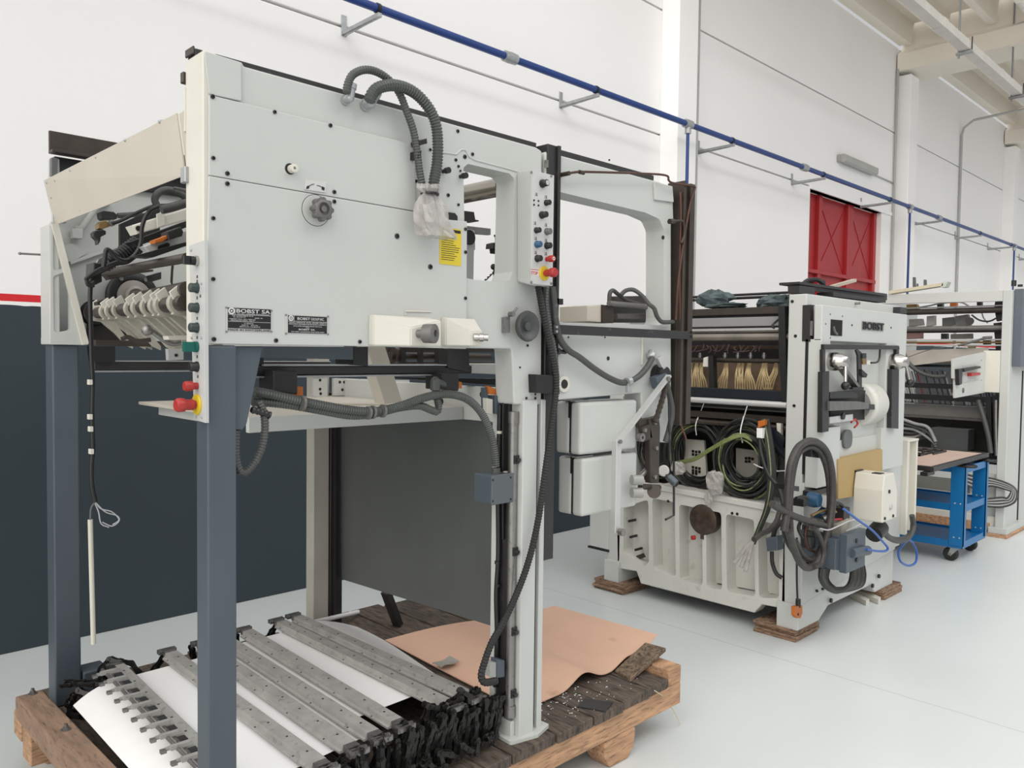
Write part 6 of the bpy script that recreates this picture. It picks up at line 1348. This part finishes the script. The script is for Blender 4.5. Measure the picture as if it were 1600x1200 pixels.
# ------------------------------------------------------------------ plywood stacks under the feet
def stack(x0, x1, y0, y1, n, where, seed, H=.067):
    rg = random.Random(seed); th = H / n
    nm = ['bottom', 'second', 'third', 'top'] if n == 4 else ['bottom', 'middle', 'top']
    for k in range(n):
        dx, dy, a = rg.uniform(-.012, .012), rg.uniform(-.012, .012), rg.uniform(-.03, .03)
        cx, cy = (x0 + x1) / 2 + dx, (y0 + y1) / 2 + dy; hx, hy = (x1 - x0) / 2, (y1 - y0) / 2
        b = MB(); b.obox((cx, cy, th * (k + .5)), (hx * math.cos(a), hx * math.sin(a), 0), (-hy * math.sin(a), hy * math.cos(a), 0), (0, 0, th * .49))
        bmesh.ops.bevel(b.bm, geom=list(b.bm.edges), offset=.0025, segments=1, affect='EDGES')
        tag(b.build('plywood_block', PLY), '%s plywood block of the stack under the %s foot of the press' % (nm[k], where), 'block', 'plywood blocks under the press feet')
stack(4.235, 4.52, 2.03, 2.29, 4, 'near left', 1)
stack(4.20, 4.50, 3.22, 3.48, 4, 'far left', 2)
stack(5.42, 5.72, 2.0, 2.26, 3, 'near right', 3)
for k, px in enumerate(([(1330, 925), (1336, 921), (1376, 940), (1372, 944)], [(1322, 930), (1327, 927), (1358, 943), (1353, 946)])):
    q = [az(u, v, .002) for u, v in px]; b = MB(); b.hexa([p for p in q] + [p + Vector((0, 0, .03)) for p in q]); tag(b.build('white_strip', IVORY), ('longer' if k == 0 else 'shorter') + ' white strip lying on the floor under the press near the right blocks', 'strip')
# ================================================================== BLUE TROLLEY WITH A DIE BOARD
tr = thing('trolley', 'blue steel two-shelf trolley on black castors carrying the die board', 'trolley', (7.1, 2.4, 0))
TX0, TX1, TY0, TY1 = 6.84, 7.44, 1.95, 3.0
PWL = .105
for x, y in ((TX0, TY0), (TX1 - .05, TY0), (TX0, TY1 - .1), (TX1 - .05, TY1 - .1)):
    b = MB(); b.box(x, x + .008, y, y + PWL, .135, .775, .001); b.box(x, x + .05, y if y < 2.5 else y + PWL - .008, y + .008 if y < 2.5 else y + PWL, .135, .775, .001); po = b.build('corner_post', TROL, tr)
    for z in (.2, .47):
        b = MB(); b.cyl((x + .001, y + .03, z), (x - .004, y + .03, z), .006, n=8); b.cyl((x + .001, y + .07, z), (x - .004, y + .07, z), .006, n=8); b.build('post_bolt', ALU, po)
for z in (.15, .44, .745):
    b = MB(); b.box(TX0 + .01, TX1 - .002, TY0 + .01, TY1 - .01, z, z + .006, 0)
    for y in (TY0 + .008, TY1 - .014): b.box(TX0 + .008, TX1, y, y + .006, z - .035, z + .02, 0)
    for x in (TX0 + .008, TX1 - .006): b.box(x, x + .006, TY0 + .01, TY1 - .01, z - .035, z + .02, 0)
    b.build('shelf', TROL, tr)
for x in (TX0 + .04, TX1 - .04):
    b = MB(); b.tube([(x - .045, TY0 + .06, .768), (x - .04, TY0 - .03, .768), (x, TY0 - .06, .768), (x + .04, TY0 - .03, .768), (x + .045, TY0 + .06, .768)], .011, 8); b.build('handle', BLACK, tr)
for x, y in ((TX0 + .06, TY0 + .07), (TX1 - .06, TY0 + .07), (TX0 + .06, TY1 - .09), (TX1 - .06, TY1 - .09)):
    b = MB(); b.box(x - .04, x + .04, y - .04, y + .04, .108, .115, .001); b.prism('x', [(y - .03, .108), (y + .03, .108), (y + .05, .05), (y + .03, .04)], x - .028, x - .024); b.prism('x', [(y - .03, .108), (y + .03, .108), (y + .05, .05), (y + .03, .04)], x + .024, x + .028); ca = b.build('castor', GALV, tr)
    b = MB(); b.lathe((x - .02, y + .035, .055), (1, 0, 0), [(.045, 0), (.055, .006), (.055, .034), (.045, .04)], 24); b.build('wheel', RUB, ca)
    b = MB(); b.cyl((x - .03, y + .035, .055), (x + .03, y + .035, .055), .01, n=10); b.build('axle', STEEL, ca)
db = thing('die_board', 'plywood die board in a dark steel frame lying on the blue trolley', 'die board', (6.8, 2.6, .79))
DX_0, DX_1, DY_0, DY_1 = 6.12, 7.44, 1.952, 3.2
b = MB(); b.box(DX_0 + .03, DX_1 - .03, DY_0 + .03, DY_1 - .03, .80, .822, 0); b.build('board', PINK, db)
b = MB()
b.box(DX_0, DX_1, DY_0, DY_0 + .03, .792, .828, .002); b.box(DX_0, DX_1, DY_1 - .03, DY_1, .792, .828, .002); b.box(DX_0, DX_0 + .03, DY_0 + .03, DY_1 - .03, .792, .828, .002); b.box(DX_1 - .03, DX_1, DY_0 + .03, DY_1 - .03, .792, .828, .002); b.build('chase_frame', BLKM, db)
for x0, x1, y0, y1 in ((6.75, 7.3, 2.26, 2.272), (7.0, 7.35, 2.32, 2.332), (6.75, 6.765, 2.26, 2.7), (6.9, 6.912, 2.26, 2.6), (7.1, 7.112, 2.28, 2.7), (7.25, 7.262, 2.22, 2.6), (6.85, 7.35, 2.4, 2.412), (6.95, 7.25, 2.22, 2.232)):
    b = MB(); b.box(x0, x1, y0, y1, .822, .836, 0); b.build('cutting_rule', BLKM, db)
b = MB(); b.box(6.72, 6.78, 2.35, 2.4, .822, .826, 0); b.build('board_slot', BLACK, db)
b = MB(); b.box(6.62, 6.74, 2.5, 2.53, .822, .825, 0); b.build('green_mark', mat('green_rubber', (.1, .45, .2), .6), db)
b = MB(); b.box(6.05, 6.2, 1.97, 2.02, .765, .792, .002); b.build('chase_foot', BLACK, db)
# ================================================================== FEEDER (machine at the far right)
m3 = thing('feeder_machine', 'grey-white feeder machine at the right edge with open rollers behind the blue trolley', 'machine', (8.5, 2.7, 0))
X3 = 8.15
b = MB(); b.box(X3, X3 + .42, 2.0, 2.075, .05, 2.225, .006); b.build('near_column', WHITE, m3)
b = MB(); b.box(X3 - .03, X3 + .6, 1.97, 2.12, .03, .085, .004); b.build('column_foot', WHITE, m3)
b = MB(); za_, zb2 = ay(1582, 448, 1.95).z, ay(1582, 573, 1.95).z; b.box(X3 + .06, X3 + 1.5, 1.93, 1.999, zb2, za_, .004); b.build('blue_grey_cover', mat('cover_blue_grey', (.125, .15, .18), .4), m3)
b = MB(); b.box(X3 + .42, X3 + 1.5, 2.02, 2.06, .05, 1.55, .004); b.build('side_frame', WHITE, m3)
b = MB(); b.box(X3 + .43, X3 + .45, 1.995, 2.02, .1, 1.5, 0); b.build('dark_gap', BLACK, m3)
b = MB(); b.prism('x', [(2.075, 2.125), (3.25, 2.14), (3.25, 2.225), (2.075, 2.225)], X3, X3 + .05, bev=.003); b.build('top_beam', WHITE, m3)
b = MB(); b.box(X3, X3 + 1.2, 3.2, 3.28, .05, 2.2, .004); b.build('far_frame', WHITE, m3)
def a3(v, r, n, m, dx=.1, ya=2.08, yb=3.2, u=1490):
    z = axx(u, v, X3 + dx).z; b = MB(); b.cyl((X3 + dx, ya, z), (X3 + dx, yb, z), r, n=14); return b.build(n, m, m3)
def b3(v0, v1, n, m, dx0=.1, dx1=.14, ya=2.08, yb=3.2, u=1490, bev=.002):
    z0 = axx(u, v1, X3 + dx0).z; z1 = axx(u, v0, X3 + dx0).z; b = MB(); b.box(X3 + dx0, X3 + dx1, ya, yb, z0, z1, bev); return b.build(n, m, m3)
a3(486, .028, 'roller', BRNM); b3(478.5, 480.5, 'rail', GALV); a3(513, .024, 'roller', GREYM); a3(518, .012, 'shaft', BRNM, .14)
a3(531, .008, 'rod', ALU); a3(535, .01, 'rod', BRASS, .12); a3(539.5, .008, 'rod', ALU)
P4 = [axx(1412, 548, X3 + .1), axx(1545, 543, X3 + .1), axx(1545, 556, X3 + .02), axx(1412, 572, X3 + .02)]
b = MB(); b.hexa([p + Vector((0, 0, -.006)) for p in P4] + P4); b.build('feed_table', mat('table_beige', (.42, .38, .34), .4, var=.1), m3)
a3(564, .026, 'feed_roller', mat('roller_beige', (.4, .37, .32), .35, metal=.3)); b3(570, 574, 'dark_rail', BLACK, .12, .16)
b3(600, 608, 'black_rail', BLACK, .06, .1); b3(618, 627, 'black_rail', BLACK, .06, .1)
b3(630, 633, 'grey_edge', GREYM, .3, .33); b3(634, 656, 'lower_plate', mat('lower_plate_grey', (.38, .38, .35), .5, var=.1), .34, .37); b3(652, 656, 'plate_edge', GREYM, .28, .34)
b3(655, 720, 'dark_bay', DARKIN, .62, .66)
b = MB(); b.pxx([(1455, 668), (1513, 672), (1512, 704), (1455, 702)], X3 + .35, X3 + .55); b.build('inner_box', DGREY, m3)
b3(735, 800, 'lower_skirt', WHITE, .05, .09, yb=3.2); b3(748, 768, 'skirt_recess', mat('recess_grey', (.2, .2, .18), .6), .044, .049, 2.3, 3.0); b3(799, 822, 'bottom_beam', IVORY, .03, .09)
b = MB(); b.box(X3 - .05, X3 + .6, 1.96, 3.3, 0, .03, .004); b.box(X3 + .02, X3 + .12, 2.12, 3.25, .03, .11, .004); b.build('wood_skid', WOODE, m3)
# tapered switch panel sticking out of the column
b = MB(); b.py([(1490, 561), (1547, 548), (1547, 612), (1493, 622), (1493, 592), (1490, 591)], 2.19, 2.21, bev=.002); spn = b.build('switch_panel', WHITE, m3)
b = MB(); q0, q1 = ay(1547, 548, 2.19), ay(1547, 612, 2.19); b.box(X3 - .01, X3 + .01, 2.075, 2.21, q1.z, q0.z, .002); b.build('panel_root', IVORY, m3)  # left light on the white column side is put into this ivory
b = MB(); b.py([(1505, 571), (1531, 565), (1531, 592), (1505, 598)], 2.183, 2.19); b.build('instruction_plate', ALU, spn)
b = MB(); b.py([(1506, 576), (1532, 572), (1533, 575), (1508, 581)], 2.15, 2.183); b.build('black_lever', BLACK, spn)
b = MB(); b.py([(1498, 577), (1504, 576), (1503, 600), (1499, 602)], 2.16, 2.19); b.build('lever_base', BLKM, spn)
b = MB(); b.py([(1518, 583), (1532, 582), (1532, 586), (1518, 588)], 2.15, 2.183); b.build('red_lever', RED, spn)
b = MB(); q = ay(1505, 610, 2.188); b.lathe(q, (0, -1, 0), [(.022, 0), (.022, .004)], 14); b.build('panel_knob', DGREY, spn)
for u, v in ((1533, 563), (1543, 564), (1533, 594), (1543, 595)):
    q = ay(u, v, 2.19); b = MB(); b.cyl(q, q + Vector((0, -.004, 0)), .005, n=8); b.build('panel_screw', STEEL, spn)
# slanting sheets seen between the rails
rs = random.Random(2)
cols = [mat('sheet_edge_white', (.55, .54, .52), .6), mat('sheet_edge_grey', (.2, .2, .2), .6), mat('sheet_edge_dark', (.05, .05, .05), .6), mat('sheet_edge_brown', (.24, .19, .15), .6), mat('sheet_edge_red', (.35, .05, .05), .6)]
for k in range(44):
    y = 2.12 + k * .0235; c = cols[4] if k in (28,) else cols[rs.choice((0, 0, 1, 1, 2, 2, 3))]
    z0 = axx(1490, 632, X3 + .25).z; z1 = axx(1490, 577, X3 + .25).z - rs.uniform(0, .03)
    b = MB(); b.bar((X3 + .25 + rs.uniform(-.01, .01), y, z0), (X3 + .25, y + .09, z1), .2 * 0 + .012, .009, (1, 0, 0)); b.build('slanted_slat', c, m3)
# clutter between the upper rollers
for k, (px, m) in enumerate((([(1416, 476), (1432, 475), (1437, 487), (1416, 489)], BRASS), ([(1464, 474), (1472, 473), (1472, 486), (1464, 487)], BLACK), ([(1484, 470), (1494, 469), (1494, 479), (1484, 480)], ORANGE), ([(1526, 467), (1533, 466), (1533, 478), (1526, 478)], BLACK), ([(1472, 497), (1490, 495), (1492, 508), (1472, 510)], DGREY), ([(1448, 494), (1460, 493), (1460, 508), (1447, 510)], LAMPP), ([(1420, 499), (1440, 498), (1442, 508), (1420, 510)], STEEL), ([(1492, 494), (1512, 491), (1516, 508), (1493, 510)], GREYM), ([(1535, 526), (1546, 525), (1546, 538), (1536, 539)], BLKM), ([(1512, 540), (1522, 539), (1522, 546), (1512, 546)], mat('pale_olive', (.4, .37, .22), .5)), ([(1555, 470), (1567, 468), (1567, 500), (1557, 502), (1553, 480)], BLACK), ([(1552, 505), (1567, 503), (1566, 550), (1556, 550)], DARKIN), ([(1410, 520), (1440, 520), (1440, 529), (1410, 530)], mat('dull_red_grey', (.35, .2, .18), .6)), ([(1470, 521), (1480, 521), (1480, 530), (1470, 530)], BLACK), ([(1485, 522), (1518, 521), (1518, 529), (1485, 530)], GREYM))):
    b = MB(); b.pxx(px, X3 + .2 + .01 * (k % 5), X3 + .26 + .01 * (k % 5), bev=.003); b.build('roller_fitting', m, m3)
b = MB(); q = axx(1516, 502, X3 + .15); b.lathe(q, (-1, -.2, 0), [(.03, 0), (.035, .03), (.026, .03)], 16); b.build('suction_tube', BLACK, m3)
def x3t(pts, r, n, m, dx=.1):
    b = MB(); b.tube([axx(u, v, X3 + dx) for u, v in pts], r, 7); return b.build(n, m, m3)
x3t([(1518, 492), (1530, 500), (1545, 502), (1557, 497)], .008, 'black_hose', BLACK); x3t([(1425, 482), (1450, 478), (1470, 474), (1500, 472), (1515, 479)], .008, 'white_hose', LAMPP, .16); x3t([(1533, 480), (1536, 495), (1543, 505)], .006, 'white_hose', LAMPP, .2)
x3t([(1497, 540), (1520, 534), (1540, 528), (1550, 527)], .012, 'grey_pipe', GREYM, .05); x3t([(1414, 560), (1435, 552), (1455, 546), (1475, 543)], .004, 'thin_rod', GREYM, .0); x3t([(1412, 552), (1420, 568), (1438, 582), (1458, 588), (1478, 588)], .02, 'flexible_hose', GHOSE, -.02)
for k in range(7): x3t([(1410, 655 + k * 7), (1430, 662 + k * 5), (1450, 668 + (k % 3) * 8), (1462, 690 + k * 2)], .016 - .001 * k, 'grey_cable', GHOSE if k % 2 else LAMPP, .05 + .02 * k)
x3t([(1528, 625), (1536, 650), (1544, 680), (1548, 708)], .022, 'black_hose', GHOSE, .0)
b = MB(); b.pxx([(1540, 620), (1548, 620), (1550, 712), (1542, 712)], X3 + .03, X3 + .1); b.pxx([(1551, 618), (1564, 616), (1564, 714), (1552, 714)], X3 + .05, X3 + .1); b.build('guide_rail', BLACK, m3)
x3t([(1556, 625), (1556, 660), (1557, 712)], .016, 'lift_chain', STEEL, .02)
gcl = thing('cable_bundle', 'grey cable loops hanging against the column foot of the far right machine', 'cable', axx(1560, 795, X3 - .04))
for k in range(7):
    o = k * 3; b = MB(); b.tube([axx(1505, 740 + o * .8, X3 - .02), axx(1525, 745 + o, X3 - .03), axx(1550, 748 + o * .6, X3 - .03), axx(1577, 757 + o * .5, X3 - .06), axx(1588 - o * .4, 768, X3 - .07), axx(1585 - o * .6, 784 - o * .3, X3 - .06), axx(1565, 792 - o * .8, X3 - .05), axx(1535, 790 - o * .5, X3 - .04)], .011, 7); b.build('cable', CONDU if k % 2 else GHOSE, gcl)
tl = thing('fluorescent_tube_lamp', 'cream fluorescent lamp lying on the top beam of the far right machine', 'lamp', axx(1430, 455, X3 + .03))
b = MB(); b.bar(axx(1392, 457.5, X3 + .03), axx(1476, 444.5, X3 + .03), .10, .03); b.build('housing', mat('lamp_cream', (.75, .68, .5), .4), tl)
b = MB(); q = axx(1478, 445, X3 + .03); b.obox(q, (.05, 0, 0), (0, .02, 0), (0, -.01, .025)); b.build('end_cap', mat('lamp_end', (.68, .72, .62), .4), tl)
for u, v0, v1, w_ in ((1428, 433, 452, 2), (1445, 437, 450, 2), (1433, 443, 452, 1)):
    b = MB(); b.pxx([(u - w_, v0), (u + w_ - .5, v0), (u + w_, v1), (u - w_, v1)], X3 + .4, X3 + .43); b.build('top_prong', DGREY, m3)
b = MB(); q = ay(1584, 447, 1.96); b.cyl(q, q + Vector((0, 0, .05)), .02, n=8); q2 = ay(1594, 448, 1.96); b.cyl(q2, q2 + Vector((0, 0, .02)), .02, n=8); b.build('cover_knob', BLACK, m3)
# ================================================================== LIGHT AND CAMERA
w = bpy.data.worlds.new('hall_daylight'); SC.world = w; w.use_nodes = True
bg = w.node_tree.nodes['Background']; bg.inputs['Color'].default_value = (.97, .985, 1, 1); bg.inputs['Strength'].default_value = .40
def sun(name, d, e, ang, col=(1, 1, 1)):
    l = bpy.data.lights.new(name, 'SUN'); l.energy = e; l.angle = math.radians(ang); l.color = col
    o = bpy.data.objects.new(name, l); C.objects.link(o); o.rotation_euler = Vector(d).to_track_quat('-Z', 'Y').to_euler(); o.location = (0, 0, 8); return o
sun('skylight_daylight', (.25, .3, -1), .95, 100, (1, .985, .96))
sun('window_daylight', (1, .22, -.42), 1.7, 80, (1, .95, .87))
def fill_area_lamp(name, x, y, z, sx, sy, w):
    l = bpy.data.lights.new(name, 'AREA'); l.shape = 'RECTANGLE'; l.size = sx; l.size_y = sy; l.energy = w; l.color = (1, .985, .95)
    o = bpy.data.objects.new(name, l); C.objects.link(o); o.location = (x, y, z); return o
fill_area_lamp('added_floor_fill', 5.5, -2.2, 6.6, 9, 2.4, 150)  # added fill lamp, no known source; brightens the right foreground floor
cam = bpy.data.cameras.new('camera'); co = bpy.data.objects.new('camera', cam); C.objects.link(co)
cam.sensor_fit = 'HORIZONTAL'; cam.sensor_width = 36; cam.lens = FPX / 1600 * 36; cam.clip_start = .02; cam.clip_end = 200
R3 = Matrix([[CM[0][i], -CM[1][i], -CM[2][i]] for i in range(3)])
co.matrix_world = Matrix.Translation((0, 0, CAMH)) @ R3.to_4x4()
SC.camera = co
SC.view_settings.view_transform = 'Standard'; SC.view_settings.look = 'None'; SC.view_settings.gamma = 1; SC.view_settings.use_curve_mapping = False
SC.view_settings.exposure = 0.5
